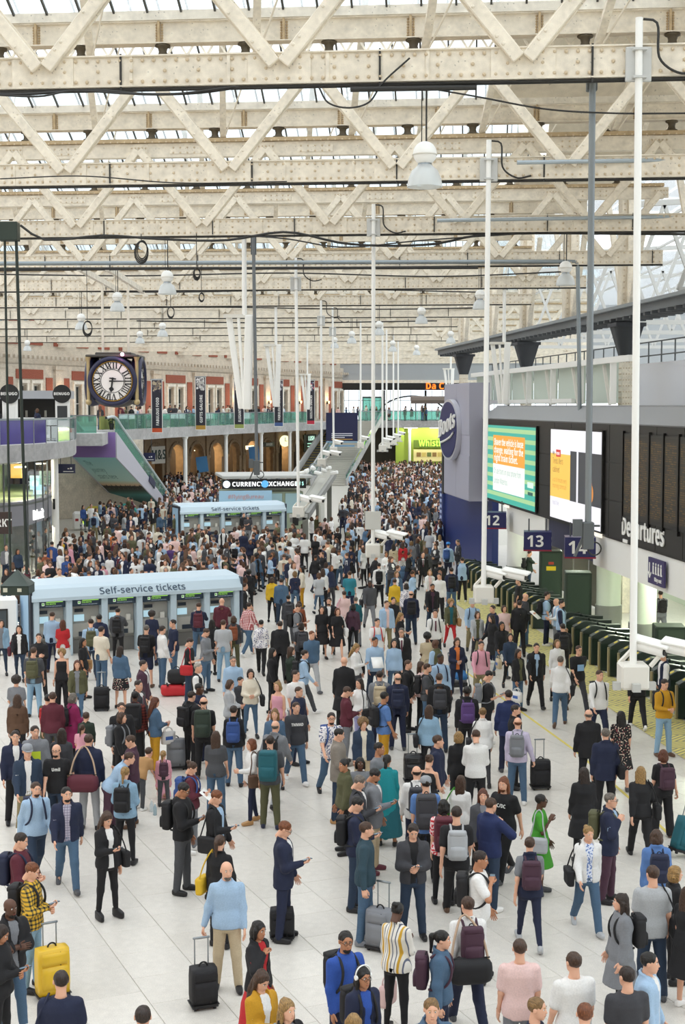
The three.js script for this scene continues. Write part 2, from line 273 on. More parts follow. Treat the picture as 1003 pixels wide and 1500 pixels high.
// ---------------------------------------------------------------- departure board wall on the platform side
const BT = -Math.PI / 2 + Math.atan(0.105), BC = Math.cos(Math.atan(0.105));
const bd = (u, off = 0) => (12.83 + off) / ((u - 501.5) / F + 0.105); // distance at which column u meets the board face
const bx = (d) => (36.5 - d) / BC; // local x along the board
const boardPos = V(9.0, 0, -36.5);
{
  const t = thing('departure_board', 'long black departures board with amber train columns and white lettering', 'departures board', boardPos, BT);
  const x0 = bx(63.2), x1 = bx(24), L = x1 - x0, xc = (x0 + x1) / 2, grey = mat('#8f9092', 0.55), black = mat('#23211f', 0.45);
  mesh('housing', new GB().box(L, 3.55, 1.1, xc, 5.5, -0.56), black, t);
  mesh('canopy_strip', new GB().slab(V(x0, 7.28, 0.02), V(x1, 7.28, 0.02), V(x1, 7.82, -0.7), V(x0, 7.82, -0.7), 0.08).box(L, 0.05, 0.5, xc, 7.8, -0.9), grey, t);
  const pg = boxGeo(2.2, 1.12, 0.02);
  for (let x = bx(53) + 0.3; x < x1 - 2; x += 2.24) for (const y of [4.34, 5.5, 6.66]) { const o = mesh('cladding_panel', pg, black, t); o.position.set(x + 1.1, y, 0.005); }
  // train columns
  const rows = canvasTex(128, 512, (c, w, h) => { c.fillStyle = '#15110a'; c.fillRect(0, 0, w, h); for (let y = 26; y < h - 20; y += 13) { let x = 8; while (x < w - 14) { const l = 5 + rnd(22); c.fillStyle = pick(['#6d4c17', '#80601f', '#5b4216']); if (rnd() < 0.78) c.fillRect(x, y, Math.min(l, w - 10 - x), 6); x += l + 4; } } });
  const rm = screenMat(rows, 0.55), pitch = 1.22, xs = bx(42.2);
  for (let k = 0; k < 12; k++) {
    const o = mesh('train_column', new GB().box(pitch - 0.1, 2.5, 0.06, xs + k * pitch + 0.55, 5.75, 0.03), mat('#1a1816', 0.3), t);
    const f = mesh('display', face(pitch - 0.2, 2.36), rm, o); f.position.set(xs + k * pitch + 0.55, 5.75, 0.065);
    mesh('mullion', new GB().box(0.07, 2.7, 0.09, xs + k * pitch - 0.06, 5.72, 0.045), mat('#0e0d0d', 0.4), o);
  }
  text(t, 'Departures', 0.56, M.white, bx(42.3), 3.98, 0.03, { start: true, depth: 0.03, wide: 0.92 });
  mesh('underline', new GB().box(0.42, 0.1, 0.03, bx(42.0), 3.81, 0.04), M.white, t);
  // white fascia under the board
  const fa = mesh('fascia', new GB().box(bx(24) - bx(bd(868)), 1.02, 0.3, (bx(24) + bx(bd(868))) / 2, 3.22, -0.2).box(bx(bd(797)) - bx(bd(741)), 1.02, 0.3, (bx(bd(797)) + bx(bd(741))) / 2, 3.22, -0.2), M.white, t);
  mesh('soffit', new GB().box(L, 0.1, 4.2, xc, 2.8, -2.4), M.offwhite, t);
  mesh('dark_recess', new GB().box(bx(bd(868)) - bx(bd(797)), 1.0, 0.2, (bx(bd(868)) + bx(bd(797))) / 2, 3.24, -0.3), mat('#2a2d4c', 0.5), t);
  const ws = thing('way_out_sign', 'purple sign with white arrow and pictograms on the white fascia', 'sign', V(0, 0, 0), BT);
  const p = V(bx(bd(967.5)), 3.23, 0.06).applyMatrix4(tr(boardPos.x, 0, boardPos.z, 0, BT, 0)); ws.position.copy(p);
  mesh('panel', new GB().box(1.35, 0.72, 0.06), mat('#39305f', 0.5), ws);
  const ar = new GB().bar(V(-0.52, 0.22, 0.04), V(-0.52, -0.2, 0.04), 0.06, 0.012).bar(V(-0.65, -0.05, 0.03), V(-0.52, -0.2, 0.03), 0.012, 0.05).bar(V(-0.39, -0.05, 0.03), V(-0.52, -0.2, 0.03), 0.012, 0.05); mesh('arrow', ar, M.white, ws);
  for (let k = 0; k < 4; k++) mesh('pictogram', new GB().box(0.09, 0.2, 0.012, -0.2 + k * 0.22, 0.06, 0.04).add(cylGeo(0.04, 0.04, 0.012, 10), tr(-0.2 + k * 0.22, 0.21, 0.04, Math.PI / 2)).box(0.13, 0.04, 0.012, -0.18 + k * 0.22, -0.05, 0.04), M.white, ws);
  text(ws, 'Way out', 0.11, M.white, 0.2, -0.26, 0.034);
  // advertising screens
  const ad = (u0, u1, y0, y1, draw, name, label) => {
    const a = bx(bd(u0)), b = bx(bd(u1)), w = b - a, h = y1 - y0, o = thing(name, label, 'screen', V((a + b) / 2, (y0 + y1) / 2, 0.065).applyMatrix4(tr(boardPos.x, 0, boardPos.z, 0, BT, 0)), BT);
    mesh('bezel', new GB().box(w + 0.16, h + 0.12, 0.08), mat('#191817', 0.4), o);
    const f = mesh('screen', face(w, h), screenMat(canvasTex(1024, 512, draw), 0.8), o); f.position.z = 0.045; return o;
  };
  ad(715.5, 788, 3.86, 7.0, (c, w, h) => {
    c.fillStyle = '#3fae9b'; c.fillRect(0, 0, w, h); c.fillStyle = '#a5cf95'; for (let y = 18; y < h; y += 62) c.fillRect(0, y, w, 27);
    c.fillStyle = '#f3a33a'; c.fillRect(w * 0.16, h * 0.13, w * 0.65, h * 0.38); c.fillStyle = '#f7f8f2'; c.fillRect(w * 0.16, h * 0.51, w * 0.65, h * 0.36);
    c.fillStyle = '#ffffff'; c.font = 'bold 62px sans-serif'; c.fillText('Shaver the vehicle is loose', w * 0.18, h * 0.26, w * 0.6); c.fillText('change, waiting for the', w * 0.18, h * 0.365, w * 0.6); c.fillText('right train ticket.', w * 0.18, h * 0.47, w * 0.5);
    c.fillStyle = '#8fb3a8'; c.font = '54px sans-serif'; c.fillText('Or use trains on your phone from', w * 0.18, h * 0.64, w * 0.56); c.fillText('London Waterloo.', w * 0.18, h * 0.77, w * 0.3);
    c.fillStyle = '#d5ecdf'; c.fillRect(w * 0.86, h * 0.66, w * 0.11, h * 0.07); c.fillStyle = '#20584f'; c.fillRect(w * 0.87, h * 0.78, w * 0.09, h * 0.04);
  }, 'advertising_screen', 'lit teal striped advertising screen with orange and white text boxes');
  ad(810.5, 885.5, 3.88, 6.99, (c, w, h) => {
    c.fillStyle = '#f1eff6'; c.fillRect(0, 0, w, h); c.fillStyle = '#fbc658'; c.fillRect(0, h * 0.27, w * 0.42, h * 0.49); c.fillStyle = '#d0382f'; c.fillRect(w * 0.12, h * 0.225, w * 0.1, h * 0.08); c.fillStyle = '#ffffff'; c.font = 'bold 30px sans-serif'; c.fillText('news', w * 0.125, h * 0.285, w * 0.09); c.fillStyle = '#333'; c.fillText('sky', w * 0.045, h * 0.285);
    c.fillStyle = '#3b3c40'; c.fillRect(w * 0.42, h * 0.225, w * 0.58, h * 0.54); c.fillStyle = '#ecebf2'; c.fillRect(w * 0.545, h * 0.225, w * 0.035, h * 0.54); c.fillRect(w * 0.77, h * 0.225, w * 0.04, h * 0.3);
    c.fillStyle = '#e2573c'; c.beginPath(); c.ellipse(w * 0.79, h * 0.6, w * 0.05, h * 0.16, 0.1, 0, 7); c.fill(); c.fillStyle = '#d98a3e'; c.beginPath(); c.ellipse(w * 0.83, h * 0.64, w * 0.035, h * 0.09, 0, 0, 7); c.fill(); c.fillStyle = '#33333a'; c.fillRect(w * 0.77, h * 0.56, w * 0.04, h * 0.09);
    c.fillStyle = '#7b5b21'; c.font = '46px sans-serif'; c.fillText("Trends. Men's", w * 0.05, h * 0.385, w * 0.22); c.fillText('cabinet', w * 0.05, h * 0.48, w * 0.15); c.fillStyle = '#c98f2c'; c.font = '36px sans-serif'; c.fillText('a cut of minutes every', w * 0.05, h * 0.59, w * 0.3); c.fillText('morning commute', w * 0.05, h * 0.66, w * 0.3); c.fillStyle = '#b9b7c4'; c.fillText('read it live', w * 0.05, h * 0.85, w * 0.14);
  }, 'advertising_screen', 'lit white advertising screen with yellow block and red figure');
  // small maker plates under the screens
  for (const u of [744, 879]) { const o = mesh('maker_plate', new GB().box(0.85, 0.14, 0.02), glow('#fff7e6', 0.5)); o.position.copy(V(bx(bd(u)), 3.74 - 0.0, 0.04).applyMatrix4(tr(boardPos.x, 0, boardPos.z, 0, BT, 0))); o.rotation.y = BT; tag(o, u < 800 ? 'small lit maker plate beneath the teal advertising screen' : 'small lit maker plate beneath the white advertising screen', 'plate'); }
}
// shop panel with round sign at the far end of the board
{
  const d0 = 63.5, d1 = 69.8, w = (d1 - d0) / BC, o = thing('round_shop_sign', 'tall grey panel with round dark blue shop sign beside departures board', 'shop sign', V(boardX((d0 + d1) / 2), 0, -(d0 + d1) / 2).add(V(-0.35, 0, 0)), BT);
  mesh('panel', new GB().box(w, 5.3, 0.9, 0, 6.2, -0.3), mat('#a9a8b8', 0.55), o);
  for (const [x, y] of [[-w / 4, 4.6], [w / 4, 4.6], [-w / 4, 7.6], [w / 4, 7.6]]) mesh('cladding_sheet', new GB().bev(w / 2 - 0.03, y < 5 ? 2.0 : 2.3, 0.03, 0.006, x, y < 5 ? 4.58 : 7.66, 0.16), mat('#a9a8b8', 0.5), o);
  mesh('end_plate', new GB().box(0.5, 4.2, 1.2, -w / 2 - 0.26, 5.6, -0.4), M.black, o);
  const rim = mesh('round_sign', new THREE.CylinderGeometry(1.42, 1.42, 0.24, 48).rotateX(Math.PI / 2), mat('#cfcfd6', 0.3, 0.4), o); rim.position.set(-0.1, 6.7, 0.42); rim.rotation.y = 0.13;
  const disc = mesh('sign_face', new THREE.CylinderGeometry(1.3, 1.3, 0.06, 48).rotateX(Math.PI / 2), mat('#26295e', 0.4), rim); disc.position.z = 0.12;
  const tx = text(rim, 'Boots', 0.78, M.white, 0.02, -0.42, 0.16, { font: 'serif', shear: 0.3, wide: 0.88, depth: 0.05 }); tx.rotation.z = 0.22;
  mesh('flourish', new GB().tube([V(-0.95, -0.62, 0.19), V(-0.2, -0.5, 0.19), V(0.6, -0.3, 0.19), V(1.0, -0.1, 0.19)], 0.05, 12, 6), M.white, rim);
  const b = thing('blue_shop', 'dark blue shop wall with column of pale lettering under the round sign', 'shop front', V(boardX(72) + 0.9, 0, -72), BT);
  mesh('wall', new GB().box(13, 3.6, 0.3, 1.0, 1.8, 0), mat('#20306f', 0.45), b);
  mesh('pillar', new GB().box(0.9, 3.6, 0.4, -5.1, 1.8, 0.1), mat('#39477a', 0.45), b);
  for (let k = 0; k < 9; k++) mesh('lettering', new GB().box(0.5, 0.16, 0.02, -5.1, 3.3 - k * 0.3, 0.31), mat('#b9c5e6', 0.5), b);
}
// hanging platform number signs
for (const [s, u, d, v] of [['12', 724, 57.5, 761], ['13', 787, 49.6, 791], ['14', 849, 44.6, 800]]) {
  const p = at(u, v, d), o = thing('platform_sign', 'navy hanging sign with white platform number ' + { 12: 'twelve', 13: 'thirteen', 14: 'fourteen' }[s], 'sign', p, -0.12), w = 0.95;
  mesh('box', new GB().box(w, 0.62, 0.8), mat('#22255a', 0.4), o); mesh('red_strip', new GB().box(w + 0.02, 0.05, 0.82, 0, -0.33, 0), mat('#8d2138', 0.5), o);
  text(o, s, 0.4, M.white, -0.08, -0.2, 0.405, { depth: 0.012 });
  const ar = new GB().bar(V(0.48, 0.1, 0.2), V(0.48, -0.05, -0.1), 0.012, 0.06).bar(V(0.48, -0.16, 0.2), V(0.48, -0.05, -0.1), 0.012, 0.06).bar(V(0.48, 0.1, 0.0), V(0.48, -0.05, -0.3), 0.012, 0.06).bar(V(0.48, -0.16, 0.0), V(0.48, -0.05, -0.3), 0.012, 0.06); mesh('chevron', ar, M.white, o);
  mesh('hanger', new GB().rod(V(-0.3, 0.3, 0), V(-0.3, 0.75, 0), 0.025).rod(V(0.3, 0.3, 0), V(0.3, 0.75, 0), 0.025), M.greySteel, o);
}
// ---------------------------------------------------------------- column line, gutter girder and train shed behind
{
  const pos = (d) => V(colX(d), 0, -d), cols = [53.5, 69.5, 85.5], ups = [45.5, 53.5, 61.5, 69.5, 77.5, 85.5];
  const rivetCol = (g, y0, y1, w) => { for (let y = y0; y < y1; y += 0.22) for (const x of [-w / 2 + 0.07, -0.05, 0.05, w / 2 - 0.07]) g.add(rivetGeo, tr(x, y, w / 2 + 0.01)).add(rivetGeo, tr(-w / 2 - 0.01, y, x, 0, -Math.PI / 2, 0)); return g; };
  cols.forEach((d, k) => {
    const o = thing('iron_column', 'cream riveted iron column with dark flared capital, ' + ORD[k] + ' behind the departures board', 'column', pos(d), 0.1, 'riveted columns behind the board');
    mesh('shaft', new GB().bev(0.46, 9.7, 0.46, 0.02, 0, 4.85, 0), M.cream, o); stuff(mesh('rivets', rivetCol(new GB(), 7.9, 9.6, 0.46), M.rivet, o));
    const c = new THREE.CylinderGeometry(0.74, 0.34, 1.15, 4, 3).rotateY(Math.PI / 4); mesh('capital', new GB().add(c, tr(0, 10.27, 0)).box(1.15, 0.14, 1.15, 0, 10.82, 0), mat('#3a3c42', 0.6), o);
  });
  ups.forEach((d, k) => {
    const o = thing('roof_post', 'cream riveted post above the gutter girder, ' + ORD[k] + ' towards the far end', 'post', pos(d), 0.1, 'riveted posts above the girder');
    mesh('shaft', new GB().bev(0.62, 5.2, 0.5, 0.02, 0, 13.8, 0).box(0.2, 5.2, 0.8, 0, 13.8, 0), M.cream, o); stuff(mesh('rivets', rivetCol(new GB(), 11.3, 16.2, 0.55), M.rivet, o));
    mesh('brace', new GB().bar(V(0, 11.4, 0.4), V(0, 15.6, 2.6), 0.2, 0.14).bar(V(0, 11.4, -0.4), V(0, 15.6, -2.6), 0.2, 0.14), M.cream, o);
  });
  const a = pos(38), b = pos(92), g = thing('gutter_girder', 'long dark grey girder running above the columns beside the roof', 'girder');
  mesh('box_girder', new GB().bar(a.clone().setY(11.22), b.clone().setY(11.22), 0.3, 0.9, Math.PI / 2), mat('#6f7377', 0.55), g);
  const lip = new GB(); for (const s of [-0.5, 0.5]) lip.bar(a.clone().setY(11.42).add(V(s, 0, 0)), b.clone().setY(11.42).add(V(s, 0, 0)), 0.12, 0.3, Math.PI / 2); mesh('lip', lip, mat('#8f9498', 0.5), g);
  const bl = new GB(); for (let d = 38.6; d < 91; d += 0.8) bl.box(1.1, 0.12, 0.18, colX(d), 11.0, -d, 0, 0.1, 0); mesh('cross_plates', bl, mat('#4d5054', 0.6), g);
  // white cladding and framed plant screen standing above the board
  const wl = struct('wall_cladding', new GB().bar(V(colX(30) + 1.4, 8.6, -30), V(colX(58) + 1.4, 8.6, -58), 0.15, 1.7, 0), mat('#f4f2fa', 0.5), 'pale cladding wall above the departures board');
  const s = thing('plant_screen', 'cream steel frame with pale green panels above the departures board', 'screen wall'), fr = (d, y, o = 1.3) => V(boardX(d) + o, y, -d);
  mesh('rail', new GB().bar(fr(72, 9.35), fr(46, 9.35), 0.22, 0.2).bar(fr(70, 8.0), fr(53, 8.0), 0.14, 0.16), M.white, s);
  for (let d = 48; d < 72; d += 4) { mesh('screen_panel', new GB().bar(fr(d + 0.15, 8.6, 1.5), fr(d + 3.85, 8.6, 1.5), 0.06, 1.4, 0), mat('#c3cdc2', 0.6), s); mesh('post', new GB().bar(fr(d, 7.86), fr(d, 9.3), 0.2, 0.16), M.white, s); mesh('strut', new GB().bar(fr(d + 0.3, 7.86), fr(d + 1.1, 9.2), 0.1, 0.1), M.offwhite, s); }
  const hr = thing('handrail', 'thin grey maintenance handrail on the roof behind the columns', 'handrail'), hg = new GB(); for (let d = 44; d < 90; d += 1.6) hg.bar(V(colX(d) + 2.4, 9.3, -d), V(colX(d) + 2.4, 10.4, -d), 0.05, 0.05); for (const y of [9.85, 10.4]) hg.bar(V(colX(44) + 2.4, y, -44), V(colX(90) + 2.4, y, -90), 0.05, 0.05); mesh('rails', hg, M.greySteel, hr);
  mesh('walkway', new GB().bar(V(colX(43) + 2.4, 9.25, -43), V(colX(91) + 2.4, 9.25, -91), 0.1, 0.9, Math.PI / 2), M.greySteel, hr);
  // train shed roof
  const sh = thing('shed_roof_truss', 'white lattice trusses of the train shed beyond the columns', 'roof truss'), lg = new GB();
  for (let k = 0; k < 7; k++) { const z = -38 - k * 9; const y0 = 11.6, y1 = 15.6; lg.bar(V(11, y0, z), V(46, y0, z), 0.2, 0.2).bar(V(11, y1, z), V(46, y1 + 2, z), 0.2, 0.2); for (let x = 11; x < 45; x += 3) lg.bar(V(x, y0, z), V(x + 1.5, y1, z), 0.14, 0.14).bar(V(x + 1.5, y1, z), V(x + 3, y0, z), 0.14, 0.14); }
  for (let x = 14; x < 46; x += 2.2) lg.bar(V(x, 15.9, -30), V(x, 15.9, -104), 0.1, 0.1);
  mesh('lattice', lg, mat('#c9c9c6', 0.5), sh);
  const gl = new GB().slab(V(10, 18.6, 27), V(47, 18.6, 27), V(47, 18.6, -175), V(10, 18.6, -175), 0.02).slab(V(46.9, 6, 27), V(46.9, 18.6, 27), V(46.9, 18.6, -175), V(46.9, 6, -175), 0.02); const gw = struct('window_shed', gl, M.roofGlass, 'glass roof of the train shed');
}
// ---------------------------------------------------------------- ticket gates
{
  const gx = (d) => 8.4 - 0.117 * (d - 34.6), GT = -Math.PI / 2 + Math.atan(0.117);
  const body = new GB().bev(0.2, 0.86, 1.5, 0.02, 0, 0.45, -0.75).build(), edge = boxGeo(0.1, 0.84, 0.05), hoodS = shapeOf([[0.02, 0.82], [0.0, 0.9], [0.3, 1.06], [0.42, 1.06], [1.1, 0.94], [1.5, 0.94], [1.5, 0.82]]);
  const hood = ext(hoodS, 0.24, 0.01).rotateY(Math.PI / 2).translate(-0.12, 0, 0), paddle = shapeOf([[0, 0], [0.31, 0.05], [0.32, 0.5], [0.24, 0.66], [0, 0.7]]), pad = ext(paddle, 0.03).rotateY(0);
  const gm = mat('#2c3a30', 0.35), em = mat('#a89b78', 0.4, 0.3), hm = mat('#3b443f', 0.3, 0.2), pm = mat('#23302a', 0.25);
  let k = 0; const list = []; for (let d = 33.2; d < 46.3; d += 0.93) list.push(d); for (let d = 49.5; d < 63; d += 0.93) list.push(d);
  list.forEach((d, i) => {
    const bank = i < 15 ? 'nearer' : 'farther', o = thing('ticket_gate', 'dark green ticket gate, ' + (ORD[i < 15 ? i : i - 15] ?? 'last') + ' of the ' + bank + ' row from its near end', 'ticket gate', V(gx(d), 0, -d), GT, bank + ' row of ticket gates');
    mesh('cabinet', body, gm, o); const e = mesh('edge_strip', edge, em, o); e.position.set(0.02, 0.44, 0.02);
    mesh('hood', hood, hm, o); const r = mesh('card_reader', cylGeo(0.07, 0.07, 0.02, 12), mat('#d8c23e', 0.4), o); r.position.set(0, 1.0, -0.2); r.rotation.x = 0.5;
    const p1 = mesh('paddle', pad, pm, o); p1.position.set(0.12, 0.35, -0.75); const p2 = mesh('paddle', pad, pm, o); p2.position.set(-0.12, 0.35, -0.75); p2.rotation.y = Math.PI;
  });
  // yellow hatched floor band in front of the gates
  const hz = canvasTex(256, 256, (c, w) => { c.fillStyle = '#e3d67e'; c.fillRect(0, 0, w, w); c.fillStyle = '#8d8a78'; for (let q = -8; q < 16; q++) { c.save(); c.translate(q * 32, 0); c.beginPath(); c.moveTo(0, 0); c.lineTo(11, 0); c.lineTo(11 + 128, 128); c.lineTo(128, 128); c.fill(); c.beginPath(); c.moveTo(128, 128); c.lineTo(139, 128); c.lineTo(11, 256); c.lineTo(0, 256); c.fill(); c.restore(); } c.fillStyle = '#8a8466'; c.fillRect(0, 124, w, 6); c.fillRect(0, 250, w, 6); });
  hz.wrapS = hz.wrapT = THREE.RepeatWrapping; hz.repeat.set(0.75, 0.75);
  const g = new GB(); const A = V(gx(30) - 1.25, 0.012, -30), B = V(gx(63) - 1.5, 0.012, -63); g.quad(A, V(gx(30) + 0.1, 0.012, -30), V(gx(63) + 0.1, 0.012, -63), B);
  tag(mesh('hatched_band', g, new THREE.MeshStandardMaterial({ map: hz, roughness: 0.6 })), 'yellow and grey hatched floor band along the ticket gates', 'floor marking', null, 'thing');
  const yl = new GB(), pts = [[679, 982], [843, 1100], [940, 1185], [1010, 1250]].map(([u, v]) => onPlane(u, v, 0.004)); for (let q = 0; q < 3; q++) yl.bar(pts[q], pts[q + 1], 0.06, 0.006);
  tag(mesh('yellow_line', yl, mat('#d8c660', 0.6)), 'thin yellow line painted across the floor', 'floor marking');
}
// behind the gates: glass screens, pale columns, rails, cabinets
{
  const back = (d, o) => V(boardX(d) + o, 0, -d);
  const pale = mat('#dfe9d6', 0.4), gls = mat('#bfe0c6', 0.05, 0, { key: 'palegreen', transmission: 0.6, thickness: 0 });
  [[892, 46.0], [943, 42], [757, 58]].forEach(([u, d], k) => { const p = at(u, 800, d + 2.5).setY(0), o = thing('round_column', ['pale green glazed round column behind the gates beside dark cabinet', 'pale green glazed round column seen beside the camera pole', 'white square column behind the farther gates'][k], 'column', p); mesh('shaft', new GB().add(cylGeo(0.42, 0.42, 2.75, 20), tr(0, 1.4, 0)), k === 2 ? M.white : pale, o); mesh('plinth', new GB().add(cylGeo(0.46, 0.46, 1.0, 20), tr(0, 0.5, 0)), mat('#8c8f86', 0.5), o); });
  const wallg = struct('wall_platform', new GB().bar(back(30, 6.5).setY(1.4), back(66, 6.5).setY(1.4), 0.2, 2.8, 0), mat('#cdd6c8', 0.6), 'pale wall behind the gate line');
  const cab = (u, v, d, w, h, label) => { const p = at(u, v, d).setY(0), o = thing('equipment_cabinet', label, 'cabinet', p, -0.1); mesh('body', new GB().bev(w, h, 0.9, 0.03, 0, h / 2, 0), mat('#2b3a2e', 0.5), o); mesh('door', new GB().bev(w - 0.16, h - 0.16, 0.03, 0.008, 0, h / 2, 0.46), mat('#314334', 0.5), o); return o; };
  const c1 = cab(806, 840, 54.2, 0.85, 2.3, 'tall dark green cabinet with yellow warning label'); mesh('warning_label', new GB().box(0.36, 0.16, 0.01, 0, 1.65, 0.48), mat('#e3c421', 0.5), c1); mesh('red_label', new GB().box(0.2, 0.1, 0.01, 0, 1.85, 0.48), mat('#b8422e', 0.5), c1);
  cab(846, 850, 48.9, 0.9, 2.1, 'wide dark green cabinet behind the staff at the gates');
  cab(980, 900, 42.0, 0.9, 1.3, 'low dark cabinet beside the barrier rails');
  const rl = thing('barrier_rail', 'dark barrier rails behind the near ticket gates', 'barrier'), rg = new GB();
  for (let k = 0; k < 7; k++) { const d = 37 + k * 1.5; const a = V(boardX(d) + 3.4, 0, -d); rg.bar(a, a.clone().setY(1.1), 0.06, 0.06); } for (const y of [0.35, 1.1]) rg.bar(V(boardX(37) + 3.4, y, -37), V(boardX(46) + 3.4, y, -46), 0.06, 0.06); mesh('rails', rg, M.dark, rl);
  const gs = thing('glass_screen', 'grey slatted gates and glass screens behind the farther ticket gates', 'screen'); for (let k = 0; k < 5; k++) { const d = 51 + k * 2.2; mesh('gate_leaf', new GB().bar(V(boardX(d) + 2.6, 1.2, -d), V(boardX(d + 2) + 2.6, 1.2, -d - 2), 0.05, 2.2, 0), mat('#6d6a5d', 0.5), gs); }
  const lm = glow('#f4ffe8', 2.2); for (const d of [37, 43, 50, 57]) { const o = mesh('ceiling_light', new GB().box(0.3, 0.05, 1.6), lm); o.position.set(boardX(d) + 2.6, 2.7, -d); tag(o, 'ceiling light strip behind the gates near ' + { 37: 'way out sign', 43: 'wide cabinet', 50: 'thirteen sign', 57: 'twelve sign' }[d], 'light'); const l = new THREE.PointLight('#f4ffe8', 14, 0, 2); l.position.set(boardX(d) + 2.6, 2.6, -d); l.castShadow = true; scene.add(l); }
}
// ---------------------------------------------------------------- old stone and brick building behind the balcony
const FA = V(-33, 0, -95), FL = 84, FT = Math.atan2(77, 33.2); // origin, length and turn of the facade
const fm = tr(FA.x, 0, FA.z, 0, FT, 0), fP = (x, y, z) => V(x, y, z).applyMatrix4(fm);
const fxOf = (u) => { const a = (u - 501.5) / F; return (73.8 / (0.43 - a) - 95) / 0.9185; };
{
  const f = new THREE.Group(); f.name = 'wall_facade'; f.position.copy(FA); f.rotation.y = FT; f.userData = { kind: 'structure', label: 'old stone and brick station building behind the balcony' }; scene.add(f);
  const lower = shapeOf([[0, 0], [FL, 0], [FL, 5.2], [0, 5.2]]);
  const arches = []; for (let x = fxOf(288) - 3.9 * 11; x < FL - 3; x += 3.9) if (x > 2) arches.push(x);
  for (const x of arches) { const h = new THREE.Path(); h.moveTo(x - 1.25, 0.02); h.lineTo(x - 1.25, 2.9); h.absarc(x, 2.9, 1.25, Math.PI, 0, true); h.lineTo(x + 1.25, 0.02); h.closePath(); lower.holes.push(h); }
  mesh('arcade_wall', ext(lower, 0.8).translate(0, 0, -0.8), M.brownStone, f);
  for (const x of arches) { const a = new GB(); for (let k = 0; k < 13; k++) { const t = k / 12 * Math.PI; a.box(0.3, 0.34, 0.16, x + Math.cos(t) * 1.42, 2.9 + Math.sin(t) * 1.42, 0.05, 0, 0, t - Math.PI / 2 + Math.PI / 2); } mesh('arch_moulding', a, M.brownStone, f); mesh('pilaster', new GB().box(0.42, 5.0, 0.2, x + 1.95, 2.5, 0.08).box(0.6, 0.3, 0.3, x + 1.95, 2.85, 0.1), M.brownStone, f); }
  // storey with paired windows
  const upper = shapeOf([[0, 5.2], [FL, 5.2], [FL, 11.2], [0, 11.2]]), wins = [];
  for (let x = fxOf(258) - 7.7 * 5; x < FL - 2; x += 7.7) for (const s of [-0.9, 0.9]) if (x + s > 2) { wins.push(x + s); const h = new THREE.Path(); h.moveTo(x + s - 0.5, 6.5); h.lineTo(x + s - 0.5, 9.5); h.lineTo(x + s + 0.5, 9.5); h.lineTo(x + s + 0.5, 6.5); h.closePath(); upper.holes.push(h); }
  mesh('upper_wall', ext(upper, 0.5).translate(0, 0, -0.5), M.stone, f);
  for (const x of wins) { const w = mesh('window', new GB().box(0.95, 0.06, 0.1, x, 8.0, -0.25).box(0.06, 3, 0.1, x, 8.0, -0.25).box(1.02, 0.08, 0.12, x, 9.45, -0.25), M.offwhite, f); mesh('pane', new GB().box(0.98, 3, 0.03, x, 8, -0.32), mat('#39403f', 0.1), w); mesh('surround', new GB().box(0.2, 3.3, 0.12, x - 0.62, 8.05, 0.04).box(0.2, 3.3, 0.12, x + 0.62, 8.05, 0.04).box(1.5, 0.24, 0.2, x, 9.75, 0.06), M.creamLight, w); }
  for (let x = fxOf(258) - 7.7 * 5 + 3.85; x < FL - 2; x += 7.7) { if (x < 3) continue; mesh('pilaster', new GB().box(1.1, 5.4, 0.3, x, 8.3, 0.1).box(1.3, 0.3, 0.44, x, 10.9, 0.12), M.stone, f); for (const s of [-1.2, 1.2]) mesh('brick_panel', new GB().box(0.9, 3.8, 0.08, x + s, 8.2, 0.03), M.brick, f); }
  for (let x = fxOf(258) - 7.7 * 5; x < FL - 2; x += 7.7) if (x > 3) mesh('brick_panel', new GB().box(3.6, 0.75, 0.1, x, 10.35, 0.03), M.brick, f);
  const co = mesh('cornice', ext(shapeOf([[0, 11.1], [0.15, 11.1], [0.2, 11.4], [0.5, 11.55], [0.55, 11.75], [0.95, 11.95], [1.0, 12.35], [0, 12.35]]), FL).rotateY(Math.PI / 2), M.stone, f);
  const dn = new GB(); for (let x = 1; x < FL; x += 0.62) dn.box(0.3, 0.26, 0.45, x, 11.68, 0.5); mesh('dentils', dn, M.stone, co);
  mesh('attic_wall', new GB().box(FL, 4.4, 0.5, FL / 2, 14.5, -0.6), M.stone, f);
  for (let x = 2; x < FL; x += 3.3) { mesh('brick_panel', new GB().box(1.7, 2.6, 0.12, x, 14.0, -0.3), M.brick, f); mesh('attic_window', new GB().box(0.9, 1.9, 0.1, x + 1.65, 14.0, -0.3), mat('#9aa3a6', 0.2), f); }
  // dim interior behind the arches
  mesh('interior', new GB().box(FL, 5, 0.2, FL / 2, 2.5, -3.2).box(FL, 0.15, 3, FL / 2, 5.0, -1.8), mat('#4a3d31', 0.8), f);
  // wall lamps
  let lampNo = 0;
  for (let x = fxOf(258) - 7.7 * 3 + 3.85; x < FL - 4; x += 7.7) { if (x < 6) continue; const p = fP(x, 8.2, 0.45), o = thing('wall_lamp', 'warm lit wall lamp on a stone pilaster, ' + ORD[lampNo++] + ' along the old building', 'lamp', p, FT, 'wall lamps on the pilasters'); mesh('bracket', new GB().box(0.1, 0.3, 0.2, 0, 0, -0.1), M.dark, o); mesh('shade', new GB().add(cylGeo(0.12, 0.08, 0.3, 10), tr(0, 0.05, 0.08)), glow('#ffd9a0', 1.6), o); const l = new THREE.PointLight('#ffc890', 3.5, 0, 2); l.position.copy(fP(x, 8.7, 0.8)); l.castShadow = true; scene.add(l); }
